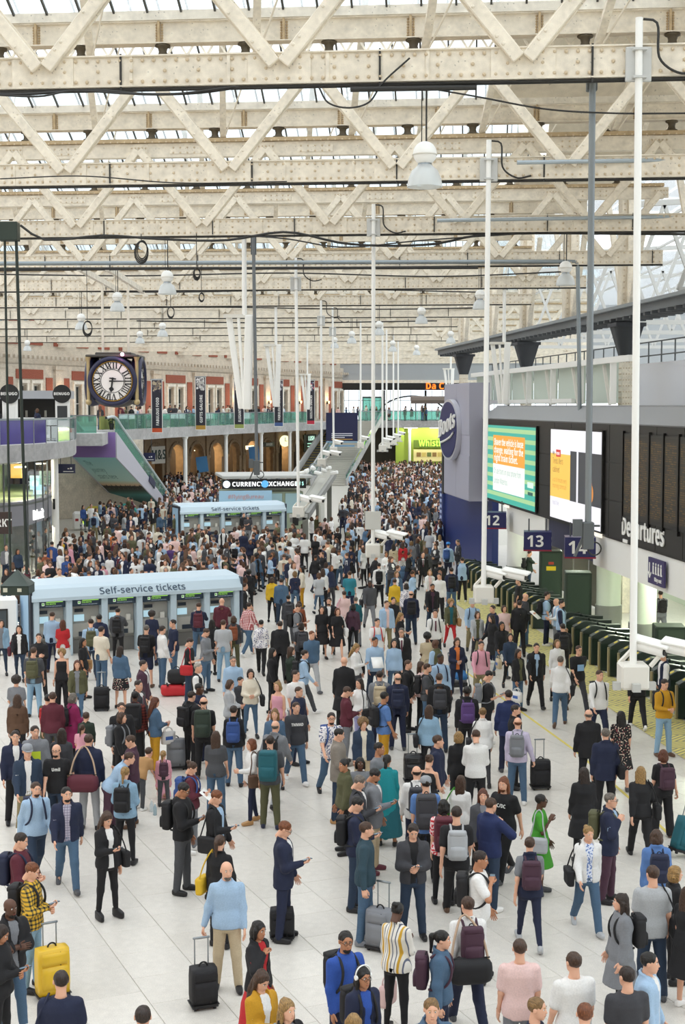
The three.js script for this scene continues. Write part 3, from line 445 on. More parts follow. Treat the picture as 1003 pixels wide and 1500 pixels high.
  // shops in the arcade
  const shop = (u, y, w, h, c, e, label, txt, tc) => { const p = fP(fxOf(u), y, 0.14), o = thing('shop_sign', label, 'sign', p, FT); mesh('panel', new GB().box(w, h, 0.08), e ? glow(c, e) : mat(c, 0.5), o); if (txt) text(o, txt, h * 0.55, mat(tc, 0.5), 0, -h * 0.25, 0.05); return o; };
  shop(230, 3.3, 2.4, 1.6, '#dcd9cf', 0, 'pale shop sign with black lettering in an arch', 'M&S', '#17352c');
  shop(392, 3.7, 2.6, 0.5, '#111111', 0, 'black shop sign with white lettering over dark arch', 'BURGER KING'.slice(0, 6), '#f4f4f0');
  shop(364, 3.5, 1.8, 0.4, '#f7e9c0', 1.2, 'small lit shop sign under the balcony');
  const lush = shop(452, 3.6, 3.4, 2.0, '#10211c', 0, 'dark shop sign with pale green lettering under balcony end'); text(lush, 'LUSH', 0.5, glow('#c8f3df', 0.8), 0.3, 0.3, 0.05); for (let k = 0; k < 3; k++) mesh('line', new GB().box(1.8, 0.12, 0.02, 0.1, -0.05 - k * 0.32, 0.05), glow('#a9e0c6', 0.6), lush);
  for (const [u, y, label] of [[280, 2.2, 'tilted blue sign hanging beside white post'], [357, 2.9, 'tilted blue sign hanging under the balcony']]) { const o = mesh('blue_sign', new GB().box(1.1, 1.5, 0.08), mat('#3f86c8', 0.4)); o.position.copy(fP(fxOf(u), y, 1.2)); o.rotation.set(0, 0.3, 0.12); tag(o, label, 'sign'); }
  const clk = thing('wall_clock', 'small lit round clock sign in the arcade', 'clock', fP(fxOf(411), 4.0, 0.5), 0.5); mesh('dial', new GB().add(cylGeo(0.62, 0.62, 0.12, 24), tr(0, 0, 0, Math.PI / 2)), glow('#f2f0c0', 1.0), clk); mesh('hands', new GB().box(0.06, 0.45, 0.02, 0, 0.18, 0.08).box(0.3, 0.06, 0.02, 0.12, 0, 0.08), M.dark, clk);
  for (const [u, y] of [[250, 2], [310, 1.8], [365, 2.0], [412, 2.2]]) { const p = fP(fxOf(u), y + 1.6, -1.4); const o = mesh('shop_light', new GB().box(1.2, 0.08, 0.5), glow('#ffe2b0', 3)); o.position.copy(p); o.rotation.y = FT; tag(o, 'warm shop ceiling light inside the arcade, ' + { 250: 'first', 310: 'second', 365: 'third', 412: 'fourth' }[u] + ' from the escalator', 'light', 'shop lights in the arcade'); const l = new THREE.PointLight('#ffdca8', 18, 0, 2); l.position.copy(p.clone().add(V(0, -0.2, 0))); l.castShadow = true; scene.add(l); }
}
// ---------------------------------------------------------------- balcony along the building
const edge = [[100, 97], [140, 98.5], [175, 101], [250, 113], [330, 126], [400, 138], [455, 148], [490, 156], [525, 164], [560, 166], [720, 166]].map(([u, d]) => V((u - 501.5) / F * d, 0, -d));
function deck(name, label, front, back, y1, th) {
  const s = shapeOf([...front, ...back].map((p) => [p.x, -p.z])), g = new THREE.ExtrudeGeometry(s, { depth: th, bevelEnabled: false }); g.rotateX(-Math.PI / 2); g.translate(0, y1 - th, 0);
  return struct(name, g, M.slabGrey, label);
}
function balustrade(label, pts, y, panes, group) {
  const o = thing('glass_balustrade', label, 'balustrade', V(0, 0, 0), 0, group), rail = new GB(), post = new GB();
  for (let k = 0; k + 1 < pts.length; k++) {
    const a = pts[k].clone().setY(y), b = pts[k + 1].clone().setY(y), n = Math.max(1, Math.round(a.distanceTo(b) / 2.0));
    rail.bar(a.clone().add(V(0, 1.12, 0)), b.clone().add(V(0, 1.12, 0)), 0.06, 0.08);
    for (let q = 0; q < n; q++) { const p = a.clone().lerp(b, q / n), r = a.clone().lerp(b, (q + 1) / n), t = p.clone().lerp(r, 0.015), w = r.clone().lerp(p, 0.015); const m = panes ? panes(p.clone().lerp(r, 0.5)) : M.greenGlass; mesh('pane', new GB().slab(t.clone().add(V(0, 0.04, 0)), w.clone().add(V(0, 0.04, 0)), w.clone().add(V(0, 1.08, 0)), t.clone().add(V(0, 1.08, 0)), 0.02), m, o); mesh('post', new GB().bar(p, p.clone().add(V(0, 1.1, 0)), 0.04, 0.04), M.steel, o); }
  }
  mesh('rail', rail, M.steel, o); return o;
}
deck('slab_balcony', 'grey balcony deck along the old building', edge, [V(12, 0, -172), V(1, 0, -173), fP(2, 0, 0.1)], 6.1, 0.8);
balustrade('long green glass balustrade of the balcony before the old building', edge.slice(2, 7), 6.1);
balustrade('green glass balustrade of the far balcony above the food shop', edge.slice(8), 6.1);
[[270, 116], [330, 127], [382, 135.5], [424, 143], [600, 167], [656, 167]].forEach(([u, d], k) => { const o = thing('balcony_post', 'white round post under the balcony, ' + ORD[k] + ' from the moving stairs', 'post', V((u - 501.5) / F * d, 0, -d - 0.6), 0, 'white posts under the balcony'); mesh('shaft', new GB().add(cylGeo(0.17, 0.17, 5.3, 14), tr(0, 2.65, 0)), M.white, o); mesh('collar', new GB().add(cylGeo(0.28, 0.2, 0.2, 14), tr(0, 5.2, 0)), M.white, o); });
{ // planters and green screens behind the glass
  const gm = mat('#8f9150', 0.7), leaf = mat('#3c4a30', 0.8);
  for (let k = 0; k < 9; k++) {
    const a = edge[2].clone().lerp(edge[4], k / 9), b = edge[2].clone().lerp(edge[4], (k + 0.8) / 9), off = V(-1.5, 0, -0.8); a.add(off); b.add(off);
    const o = mesh('olive_partition', new GB().bar(a.clone().setY(6.6), b.clone().setY(6.6), 0.1, 0.95, 0), gm); tag(o, 'low olive partition panel behind balcony glass, ' + ORD[k] + ' from the escalator', 'partition', 'olive partitions on the balcony');
    const p = a.clone().lerp(b, 0.5).add(V(0.45, 0, 0.2)).setY(6.1), t = thing('potted_shrub', 'small dark potted shrub on the balcony, ' + ORD[k] + ' counted from the escalator', 'plant', p, 0, 'potted shrubs on the balcony'); mesh('pot', new GB().add(cylGeo(0.2, 0.14, 0.45, 10), tr(0, 0.23, 0)), M.dark, t);
    const lf = new GB(); for (let q = 0; q < 26; q++) { const r = rnd(0.05, 0.32), th = rnd(6.28), y = rnd(0.42, 0.95); lf.add(new THREE.OctahedronGeometry(0.09, 0), tr(Math.cos(th) * r, y, Math.sin(th) * r, rnd(3), rnd(3), 0)); } mesh('leaves', lf, leaf, t);
  }
}
// hanging banners
const banner = (u, d, v0, v1, w, text_, top, foot, label) => {
  const a = at(u, v0, d), b = at(u, v1, d), h = a.y - b.y, o = thing('banner', label, 'banner', V(a.x + 0.25, b.y, a.z + 0.55), -0.05);
  const t = canvasTex(128, 512, (c, W, H) => { c.fillStyle = '#e8e6e2'; c.fillRect(0, 0, W, H); c.fillStyle = '#2c2a35'; c.fillRect(7, 7, W - 14, H - 14); for (let k = 0; k < 60; k++) { c.fillStyle = pick(top); c.beginPath(); c.arc(20 + rnd(88), 18 + rnd(100), 5 + rnd(13), 0, 7); c.fill(); } c.fillStyle = foot; c.fillRect(7, H - 46, W - 14, 39); c.save(); c.translate(W * 0.68, H - 70); c.rotate(-Math.PI / 2); c.fillStyle = '#f4f2ee'; c.font = 'bold 46px sans-serif'; c.fillText(text_, 0, 0, 270); c.restore(); });
  mesh('cloth', new GB().box(w, h, 0.04, 0, h / 2, 0), mat('#d9d7d2', 0.7), o); const f = mesh('print', face(w, h), new THREE.MeshStandardMaterial({ map: t, roughness: 0.7 }), o); f.position.set(0, h / 2, 0.025); mesh('top_rod', new GB().rod(V(-w / 2 - 0.05, h, 0), V(w / 2 + 0.05, h, 0), 0.04), M.steel, o);
};
banner(226, 108, 556, 634, 0.85, 'FABULOUS FOOD', ['#b6a58a', '#7d6f63', '#463e4e'], '#d2562f', 'dark hanging banner with orange foot beside the big clock');
banner(290, 119, 552, 630, 0.9, 'GIFTS GALORE', ['#e6e4e2', '#bcb8b4', '#8c8788'], '#b98d3c', 'dark hanging banner reading gifts galore with gold foot');
banner(346.5, 128, 555, 628, 0.92, 'ELEGANT EATERIES', ['#d9a86a', '#c9825a', '#e4d6b8', '#7fa05a'], '#99a35a', 'dark hanging banner reading elegant eateries with olive foot');
banner(404.5, 138, 557, 625, 0.9, 'FABULOUS FINDS', ['#3a3640', '#6a6470', '#c9c5cc'], '#4a5f92', 'dark hanging banner with blue foot behind white speaker columns');
banner(451.5, 147, 557, 622, 0.85, 'SIZZLING SNACKS', ['#c8384a', '#e0dcd8', '#505a72'], '#c9344a', 'dark hanging banner with red foot at the balcony end');
// ---------------------------------------------------------------- near balcony with cafe and curved shop below
{
  const f = [[-60, 59], [0, 61.2], [50, 63.7], [85, 66.8], [103, 69.5], [110, 72.4], [112, 76], [108, 82], [104, 92]].map(([u, d]) => V((u - 501.5) / F * d, 0, -d));
  deck('slab_cafe', 'curved grey deck of the cafe balcony', f, [V(-22, 0, -96), V(-34, 0, -90), V(-34, 0, -59)], 6.1, 0.75);
  balustrade('curved glass balustrade of the cafe balcony with purple panes', f.slice(0, 8), 6.1, (p) => { const u = 501.5 + F * p.x / -p.z; return u > 34 && u < 54 ? M.purpleGlass : u >= 54 && u < 72 ? M.violetGlass : u > 2 && u < 30 ? M.violetGlass : M.glass; });
  // soffit tapering back
  const so = new GB(); for (let k = 0; k + 1 < f.length; k++) { const a = f[k], b = f[k + 1], c = V(-24, 0, -80); so.slab(a.clone().setY(5.34), a.clone().lerp(c, 0.28).setY(4.95), b.clone().lerp(c, 0.28).setY(4.95), b.clone().setY(5.34), 0.05); } struct('trim_soffit', so, M.slabGrey, 'tapering soffit under the cafe balcony');
  // cafe kiosk with two round signs
  const kk = thing('cafe_counter', 'white cafe counter with grey canopy on the balcony', 'cafe counter', V(-17.5, 6.1, -75), 0.1); mesh('counter', new GB().bev(5.2, 1.1, 0.8, 0.03, 0, 0.55, 0), M.white, kk); mesh('back_wall', new GB().box(5.2, 2.2, 0.15, 0, 1.1, -1.6), mat('#34322f', 0.6), kk); mesh('canopy', new GB().box(6.4, 0.42, 2.4, 0, 2.3, -0.6), mat('#a9abb0', 0.5), kk); for (let k = 0; k < 8; k++) mesh('bottle', new GB().add(cylGeo(0.06, 0.07, 0.35, 8), tr(-1.8 + k * 0.5, 1.3, -1.4)), mat(['#4d7390', '#c5c1b4'][k % 2], 0.3), kk);
  [[14, 577, 68], [91, 577, 72]].forEach(([u, v, d], k) => { const p = at(u, v, d), o = thing('cafe_sign', k ? 'round black cafe sign on white totem beside the clock' : 'round black cafe sign on white totem behind hanging cables', 'sign', V(p.x, 6.1, p.z)); const y = p.y - 6.1; mesh('totem', new GB().bev(0.72, y + 0.1, 0.16, 0.02, 0, y / 2, -0.06), M.white, o); mesh('disc', new GB().add(cylGeo(0.46, 0.46, 0.1, 36), tr(0, y, 0.06, Math.PI / 2)), M.black, o); text(o, 'BENUGO', 0.14, M.white, 0, y - 0.06, 0.112); mesh('menu_panel', new GB().box(0.5, 0.7, 0.02, 0, y - 0.95, 0.04), mat(k ? '#35383a' : '#e6e6e2', 0.4), o); });
  // cafe tables
  [[57, 68], [75, 70], [97, 73]].forEach(([u, d], k) => { const o = thing('cafe_table', 'small round cafe table on the balcony, ' + ORD[k] + ' from the hanging cables', 'table', V((u - 501.5) / F * d, 6.1, -d)); mesh('top', new GB().add(cylGeo(0.35, 0.35, 0.04, 18), tr(0, 0.74, 0)), mat('#4a4038', 0.5), o); mesh('stem', new GB().add(cylGeo(0.03, 0.03, 0.72, 8), tr(0, 0.37, 0)), M.dark, o); mesh('foot', new GB().add(cylGeo(0.22, 0.24, 0.03, 14), tr(0, 0.015, 0)), M.dark, o); });
  // curved shop below
  const sp = [[-50, 61.5], [0, 62.5], [35, 64], [58, 66.5], [72, 70], [77, 74], [78, 80]].map(([u, d]) => V((u - 501.5) / F * d, 0, -d - 0.6)), s = thing('curved_shop', 'curved glass shop under the cafe balcony with lit fascia lettering', 'shop');
  const gl = M.glass, frame_ = new GB(), band = new GB(), inner = new GB();
  for (let k = 0; k + 1 < sp.length; k++) {
    const a = sp[k], b = sp[k + 1], n = Math.max(1, Math.round(a.distanceTo(b) / 1.6));
    for (let q = 0; q < n; q++) { const p = a.clone().lerp(b, q / n), r = a.clone().lerp(b, (q + 1) / n); for (const [y0, y1] of [[0.1, 2.4], [3.5, 5.3]]) mesh('pane', new GB().slab(p.clone().setY(y0), r.clone().setY(y0), r.clone().setY(y1), p.clone().setY(y1), 0.02), gl, s); frame_.bar(p.clone().setY(0), p.clone().setY(5.3), 0.06, 0.1); }
    band.slab(a.clone().setY(2.4), b.clone().setY(2.4), b.clone().setY(3.5), a.clone().setY(3.5), 0.25); const c = V(-24, 0, -80), a2 = a.clone().lerp(c, 0.35), b2 = b.clone().lerp(c, 0.35); inner.slab(a2.clone().setY(0), b2.clone().setY(0), b2.clone().setY(5.3), a2.clone().setY(5.3), 0.1); inner.slab(a.clone().setY(3.3), a2.clone().setY(3.3), b2.clone().setY(3.3), b.clone().setY(3.3), 0.1);
  }
  mesh('mullions', frame_, M.greySteel, s); mesh('fascia', band, mat('#8b8a90', 0.5), s); mesh('back_wall', inner, mat('#8e9a6c', 0.7), s);
  const l0 = sp[2].clone().lerp(sp[3], 0.35), dir = sp[3].clone().sub(sp[2]), lt = text(s, 'littlewait', 0.44, glow('#fdfdfa', 0.7), 0, 0, 0, { depth: 0.06, start: true, wide: 0.62 }); lt.position.set(l0.x, 2.55, l0.z + 0.14); lt.rotation.y = Math.atan2(-dir.z, dir.x);
  const mk = thing('market_sign', 'dark brown shop sign with white capitals at the left edge', 'sign', at(0, 766, 61), 0.05); mesh('panel', new GB().box(1.3, 0.95, 0.12, -0.15, 0, 0), mat('#3a2a26', 0.5), mk); text(mk, 'MARKT', 0.34, M.white, -0.1, -0.16, 0.07, { wide: 0.8 });
  for (const [u, v, c] of [[52, 707, '#bfe8ee'], [57, 720, '#cfe9ff'], [42, 735, '#d8dde0'], [33, 738, '#c8d6da'], [24, 690, '#d9a24a'], [66, 700, '#9fb8a8']]) { const p = at(u, v, 71), o = mesh('shop_display', new GB().box(0.55, 0.7, 0.1), glow(c, 0.55)); o.position.copy(p); tag(o, 'lit ' + { 52: 'pale green', 57: 'pale blue', 42: 'white', 33: 'grey', 24: 'amber', 66: 'sage' }[u] + ' display panel inside the curved shop', 'display', 'lit displays in the curved shop'); }
  for (const [u, d, y] of [[30, 68, 4.8], [60, 72, 4.8], [35, 68, 2.9]]) { const l = new THREE.PointLight('#fff0d8', 22, 0, 2); l.position.set((u - 501.5) / F * d, y, -d); l.castShadow = true; scene.add(l); const o = mesh('shop_light', new GB().box(0.5, 0.06, 0.5), glow('#fff3dd', 2.5)); o.position.set((u - 501.5) / F * d, y + 0.1, -d); tag(o, 'square ceiling light inside the curved shop, ' + (y < 4 ? 'on the lower level' : u < 40 ? 'upper level behind amber display' : 'upper level near the column'), 'light', 'ceiling lights in the curved shop'); }
  const col = thing('shop_column', 'white round column at the end of the curved shop', 'column', V((80 - 501.5) / F * 68.5, 0, -68.5)); mesh('shaft', new GB().add(cylGeo(0.17, 0.17, 5.3, 16), tr(0, 2.65, 0)), M.white, col); mesh('call_point', new GB().box(0.1, 0.5, 0.1, -0.02, 3.1, 0.18), M.black, col);
  // inner stone wall beside the shop
  struct('wall_inner', new GB().bar(V(-20, 2.7, -98), V(-14.5, 2.7, -103), 0.3, 5.4, 0), M.stone, 'stone wall under the cafe balcony');
}
// ---------------------------------------------------------------- moving stairs to the balcony
{
  const top = at(141, 640, 92).setY(6.1), bot = V(-14.6, 0, -108), o = thing('escalator', 'broad escalator with picture on underside and grey sides', 'escalator');
  const T = V(-16.3, 6.1, -93.5), B = V(-14.2, 0.0, -106.5), ax = B.clone().sub(T), w = 1.45, side = V(ax.z, 0, -ax.x).normalize().multiplyScalar(-w); // side points to the picture's right
  if (side.x < 0) side.negate();
  const lo = (p, k) => p.clone().add(V(0, -k, 0)), TR = T.clone().add(side), TL = T.clone().sub(side), BR = B.clone().add(side), BL = B.clone().sub(side);
  mesh('side_panel', new GB().slab(TR, lo(TR, 1.7), lo(BR, 0.6), BR, -0.08).slab(lo(TL, 1.7), TL, BL, lo(BL, 0.6), -0.08), mat('#b9b7c2', 0.5), o);
  const img = canvasTex(512, 512, (c, W, H) => { const g = c.createLinearGradient(0, 0, 0, H); g.addColorStop(0, '#8fc3c6'); g.addColorStop(0.35, '#b9d6cf'); g.addColorStop(0.42, '#d8b795'); g.addColorStop(0.5, '#2f3a35'); g.addColorStop(0.58, '#4f8a86'); g.addColorStop(0.8, '#16282c'); g.addColorStop(0.84, '#4a4439'); g.addColorStop(1, '#7a705a'); c.fillStyle = g; c.fillRect(0, 0, W, H); c.fillStyle = '#2a2620'; for (let x = 0; x < W; x += 4) c.fillRect(x, H * (0.44 - 0.03 * Math.abs(PN.noise(x * 0.05, 1, 2)) - (x % 60 < 6 ? 0.02 : 0)), 4, H * 0.05); c.fillStyle = '#3f6a70'; c.font = '48px sans-serif'; c.fillText('The', 70, 60); c.fillText('journey', 70, 112); c.fillText('starts here', 70, 164); c.fillStyle = '#8aa5a0'; c.fillRect(150, 380, 190, 6); c.fillRect(150, 392, 160, 4); });
  const q = [lo(TL, 1.65), lo(TR, 1.65), lo(BR, 0.6), lo(BL, 0.6)], ug = new THREE.BufferGeometry(); ug.setAttribute('position', new THREE.Float32BufferAttribute(q.flatMap((p) => p.toArray()), 3)); ug.setAttribute('uv', new THREE.Float32BufferAttribute([0, 1, 1, 1, 1, 0, 0, 0], 2)); ug.setIndex([0, 2, 1, 0, 3, 2]); ug.computeVertexNormals();
  mesh('underside_picture', ug, new THREE.MeshStandardMaterial({ map: img, roughness: 0.6, side: THREE.DoubleSide }), o);
  mesh('top_end_panel', new GB().slab(lo(TL, 1.66), lo(TR, 1.66), TR, TL, 0.08), mat('#8f74b3', 0.5), o);
  const st = new GB(); for (let k = 0; k < 30; k++) { const p = T.clone().lerp(B, (k + 0.5) / 30); st.box(2 * w - 0.2, 0.2, 0.42, p.x, p.y - 0.05, p.z, 0, Math.atan2(side.z, -side.x) + Math.PI, 0); } mesh('steps', st, M.greySteel, o);
  for (const s of [1, -1]) { const e = side.clone().multiplyScalar(s), a = T.clone().add(e), b = B.clone().add(e); mesh('glass_side', new GB().slab(a, b, b.clone().add(V(0, 0.9, 0)), a.clone().add(V(0, 0.9, 0)), 0.03), M.greenGlass, o); const up = a.clone().add(ax.clone().multiplyScalar(-0.14)).setY(7.05); mesh('handrail', new GB().tube([up, a.clone().add(V(0, 0.97, 0)), a.clone().lerp(b, 0.12).add(V(0, 0.95, 0)), a.clone().lerp(b, 0.5).add(V(0, 0.95, 0)), b.clone().add(V(0, 0.9, 0))], 0.09, 30, 8), mat('#c9d3d6', 0.3, 0.3), o); }
  mesh('small_sign', new GB().bar(BR.clone().lerp(TR, 0.36).add(V(0.12, -0.05, 0.06)), BR.clone().lerp(TR, 0.46).add(V(0.12, -0.05, 0.06)), 0.06, 0.5, 0), M.navy, o);
  const land = struct('slab_landing', new GB().box(3.6, 0.75, 6, -16.9, 5.73, -90.6, 0, 0.1, 0), M.slabGrey, 'grey landing between cafe deck and moving stairs');
  balustrade('green glass balustrade on the moving stairs landing', [V(-17.6, 0, -82), V(-17.2, 0, -87.8), V(-15.2, 0, -88.2)], 6.1);
  for (const [u, v, d, w_, h_, label] of [[96.5, 686.5, 80, 1.05, 0.52, 'navy hanging sign beside white shop column'], [216, 669.5, 104, 1.1, 0.62, 'navy hanging sign right of the escalator handrail']]) { const t = thing('direction_sign', label, 'sign', at(u, v, d)); mesh('panel', new GB().box(w_, h_, 0.1), M.navy, t); mesh('lettering', new GB().box(w_ * 0.55, 0.04, 0.01, 0.15, -h_ * 0.3, 0.055).box(0.1, 0.1, 0.01, 0.3, 0.02, 0.055).box(0.1, 0.06, 0.01, 0.15, 0.0, 0.055), M.white, t); mesh('hanger', new GB().rod(V(-0.3, h_ / 2, 0), V(-0.3, h_ / 2 + 1, 0), 0.02).rod(V(0.3, h_ / 2, 0), V(0.3, h_ / 2 + 1, 0), 0.02), M.greySteel, t); }
  const yk = thing('yellow_stall', 'low yellow stall under the escalator', 'stall', V(-16.6, 0, -97)); mesh('body', new GB().bev(1.8, 0.95, 0.9, 0.2, 0, 0.5, 0), mat('#bfae3e', 0.6), yk); mesh('arch', new GB().add(new THREE.TorusGeometry(0.8, 0.08, 8, 20, Math.PI), tr(1.8, 0.3, 0.2)), mat('#3fa6a0', 0.5), yk);
  const vm = thing('photo_booth', 'white rounded machine with green lit front beside escalator', 'machine', onPlane(119, 776, 0), 0.15); mesh('body', new GB().bev(1.05, 1.15, 0.8, 0.12, 0, 0.58, 0), M.white, vm); mesh('front', new GB().box(0.34, 0.8, 0.02, 0.3, 0.62, 0.41), mat('#3d4a20', 0.5), vm); mesh('lit_panel', new GB().box(0.12, 0.6, 0.02, 0.14, 0.66, 0.42), glow('#c6ea3c', 0.9), vm); mesh('mark', new GB().box(0.2, 0.16, 0.01, -0.25, 0.66, 0.405), mat('#a33', 0.5), vm);
}
// ---------------------------------------------------------------- far end of the hall
{
  const Z = -172, we = struct('wall_end', new GB().box(60, 9, 0.4, 22, 15.4, Z).box(60, 1.0, 0.5, 22, 11.2, Z + 0.2), mat('#a3a6a8', 0.6), 'grey end wall of the concourse above the big window');
  const pn = new GB(); for (let x = -6; x < 30; x += 4) pn.box(3.9, 2.6, 0.1, x, 14.2, Z + 0.25); mesh('wall_panel', pn, mat('#b1b4b6', 0.6), we);
  mesh('cream_beam', new GB().box(60, 0.35, 0.6, 22, 10.75, Z + 0.4), M.cream, we);
  const ls = thing('led_sign', 'long black sign with orange lit lettering above end window', 'sign', V(8, 10.15, Z + 0.6)); mesh('panel', new GB().box(26, 0.85, 0.2), M.black, ls); text(ls, 'Da C', 0.75, glow('#ff6a1a', 1.6), 3.1, -0.3, 0.12, { wide: 1.0 });
  const w = struct('window_end', new GB().box(40, 3.6, 0.02, 10, 7.9, Z), M.glass, 'big grid window at the end of the concourse'), gr = new GB(); for (let x = -8; x < 30; x += 1.25) gr.box(0.06, 3.6, 0.08, x, 7.9, Z + 0.05); for (const y of [7.3, 8.5]) gr.box(40, 0.06, 0.08, 10, y, Z + 0.05); mesh('grid', gr, mat('#8e9698', 0.4), w); const mu = new GB(); for (let x = -5; x < 30; x += 5) mu.box(0.25, 3.6, 0.2, x, 7.9, Z + 0.1); mesh('mullion', mu, M.dark, w);
  struct('wall_end_lower', new GB().box(60, 6.2, 0.4, 22, 3.1, Z + 0.3), mat('#4b463f', 0.7), 'dark wall under the end window');
  const arc = []; for (let k = 0; k <= 20; k++) { const t = k / 20 * Math.PI; arc.push(V(8.3 + Math.cos(t) * 4.3, 6.1 + Math.sin(t) * 2.9, Z + 2.5)); } tag(mesh('arched_rail', new GB().tube(arc, 0.1, 40, 6), M.dark), 'thin dark arch standing before the end window', 'arch');
  const cn = thing('cafe_canopy', 'brown ribbed canopy over the far cafe', 'canopy', at(640, 584, 167.5)); mesh('roof', new GB().bev(6.2, 0.6, 1.6, 0.1), mat('#8d8078', 0.7), cn); mesh('valance', new GB().box(6.2, 0.35, 0.06, 0, -0.4, 0.8), mat('#6b5f58', 0.7), cn); mesh('legs', new GB().rod(V(-2.5, -0.3, 0), V(-2.5, -2.6, 0), 0.06).rod(V(2.5, -0.3, 0), V(2.5, -2.6, 0), 0.06), M.dark, cn);
  const lf = thing('glass_lift', 'green glass lift box at the top of the far stairs', 'lift', at(545, 600, 167).setY(6.1)); mesh('frame', new GB().box(0.12, 2.7, 0.12, -1.1, 1.35, 0).box(0.12, 2.7, 0.12, 1.1, 1.35, 0).box(0.12, 2.7, 0.12, 0, 1.35, 0).box(2.3, 0.14, 0.14, 0, 2.7, 0).box(2.3, 0.14, 1.4, 0, 2.75, -0.6), mat('#3a4d48', 0.5), lf); for (const x of [-0.55, 0.55]) mesh('pane', new GB().box(1.0, 2.6, 0.03, x, 1.35, 0), M.greenGlass, lf);
  // food shop with green wall
  const ws = thing('food_shop', 'green lit food shop under the far balcony', 'shop', V(10.2, 0, -168.4)); mesh('wall', new GB().box(9, 5.2, 0.3, 0.6, 2.7, -0.4), mat('#a8bd4c', 0.6), ws); mesh('counter', new GB().box(6.0, 1.4, 0.3, 1.2, 2.0, 0.1), mat('#ead99a', 0.6), ws); for (let k = 0; k < 9; k++) mesh('poster', new GB().box(0.5, 0.5, 0.04, -1.2 + k * 0.62, 2.1, 0.28), mat(['#8a6a3a', '#c9b060', '#5d6a36'][k % 3], 0.5), ws); mesh('sign_band', new GB().box(6.4, 0.9, 0.1, 1.4, 3.35, 0.05), mat('#5d7028', 0.5), ws);
  text(ws, 'Whistle', 0.75, glow('#a6f04a', 1.0), -1.2, 3.08, 0.12, { start: true, wide: 0.82 }); text(ws, 'Stop', 0.75, glow('#ffffff', 1.0), 1.9, 3.08, 0.12, { start: true, wide: 0.82 });
  for (const x of [8, 11, 14]) { const o = mesh('shop_light', new GB().box(1.6, 0.06, 0.4), glow('#fdffe6', 2.5)); o.position.set(x, 5.27, -166.9); tag(o, 'ceiling light strip over the far food shop, ' + { 8: 'nearest the stairs', 11: 'in the middle', 14: 'by the shop sign panel' }[x], 'light'); const gl = new THREE.PointLight('#fdffe6', 13, 0, 2); gl.position.set(x, 5.1, -166.9); gl.castShadow = true; scene.add(gl); }
  // stairs with steps, side ramps and hanging navy banner
  const S0 = V(-1.4, 0, -140), S1 = V(2.6, 6.1, -161), st = thing('staircase', 'wide grey staircase climbing to the far balcony', 'staircase'), dv = S1.clone().sub(S0), tn = Math.atan2(dv.x, -dv.z); const n = 36;
  for (let k = 0; k < n; k++) { const p = S0.clone().lerp(S1, (k + 0.5) / n), o = mesh('step', boxGeo(3.4, 0.17 * 1.0, 0.62), mat('#b8b4ab', 0.7), st); o.position.set(p.x, p.y, p.z); o.rotation.y = -tn; }
  mesh('string', new GB().bar(S0.clone().add(V(1.75, 0.25, 0)), S1.clone().add(V(1.75, 0.25, 0)), 0.1, 0.7, 0).bar(S0.clone().add(V(-1.75, 0.25, 0)), S1.clone().add(V(-1.75, 0.25, 0)), 0.1, 0.7, 0), M.slabGrey, st);
  for (const s of [-1.75, 1.75]) { mesh('handrail', new GB().bar(S0.clone().add(V(s, 1.1, 0)), S1.clone().add(V(s, 1.1, 0)), 0.07, 0.07), M.steel, st); mesh('glass_side', new GB().slab(S0.clone().add(V(s, 0.3, 0)), S1.clone().add(V(s, 0.3, 0)), S1.clone().add(V(s, 1.05, 0)), S0.clone().add(V(s, 1.05, 0)), 0.02), M.greenGlass, st); }
  const e2 = thing('narrow_escalator', 'narrow escalator beside the far staircase', 'escalator'), E0 = S0.clone().add(V(-3.0, 0, 0)), E1 = S1.clone().add(V(-3.0, 0, 0)); mesh('tread_band', new GB().bar(E0, E1, 1.2, 0.2, 0), M.dark, e2); for (const s of [-0.75, 0.75]) mesh('side', new GB().bar(E0.clone().add(V(s, 0.5, 0)), E1.clone().add(V(s, 0.5, 0)), 0.16, 0.8, 0), mat('#c6c6c4', 0.4), e2); const ty = new GB(); for (let k = 0; k < 26; k++) { const p = E0.clone().lerp(E1, k / 26); ty.box(1.1, 0.04, 0.08, p.x, p.y + 0.13, p.z); } mesh('step_edges', ty, mat('#b8a33c', 0.6), e2);
  const nb = thing('navy_banner', 'big navy hanging banner with lines of pale text over far stairs', 'banner', at(500.5, 646, 146)), bw = 3.25, bh = 2.9; mesh('sheet', new GB().box(bw, bh, 0.08, 0, bh / 2, 0).box(0.12, bh, 0.5, -bw / 2 - 0.4, bh / 2, -0.1), M.navy, nb); for (let k = 0; k < 4; k++) mesh('text_line', new GB().box(1.9 - (k === 2 ? 0.8 : 0), 0.07, 0.02, 0.15 - (k === 2 ? 0.4 : 0), 0.75 - k * 0.19, 0.05).box(0.1, 0.1, 0.02, -1.0, 0.75 - k * 0.19, 0.05), mat(k === 3 ? '#d8a94a' : '#e3e4ee', 0.5), nb); mesh('blue_strip', new GB().box(bw, 0.12, 0.1, 0, -0.1, 0).box(bw * 0.8, 0.14, 0.1, 0, -0.5, 0), mat('#6f9cc0', 0.4), nb);
}
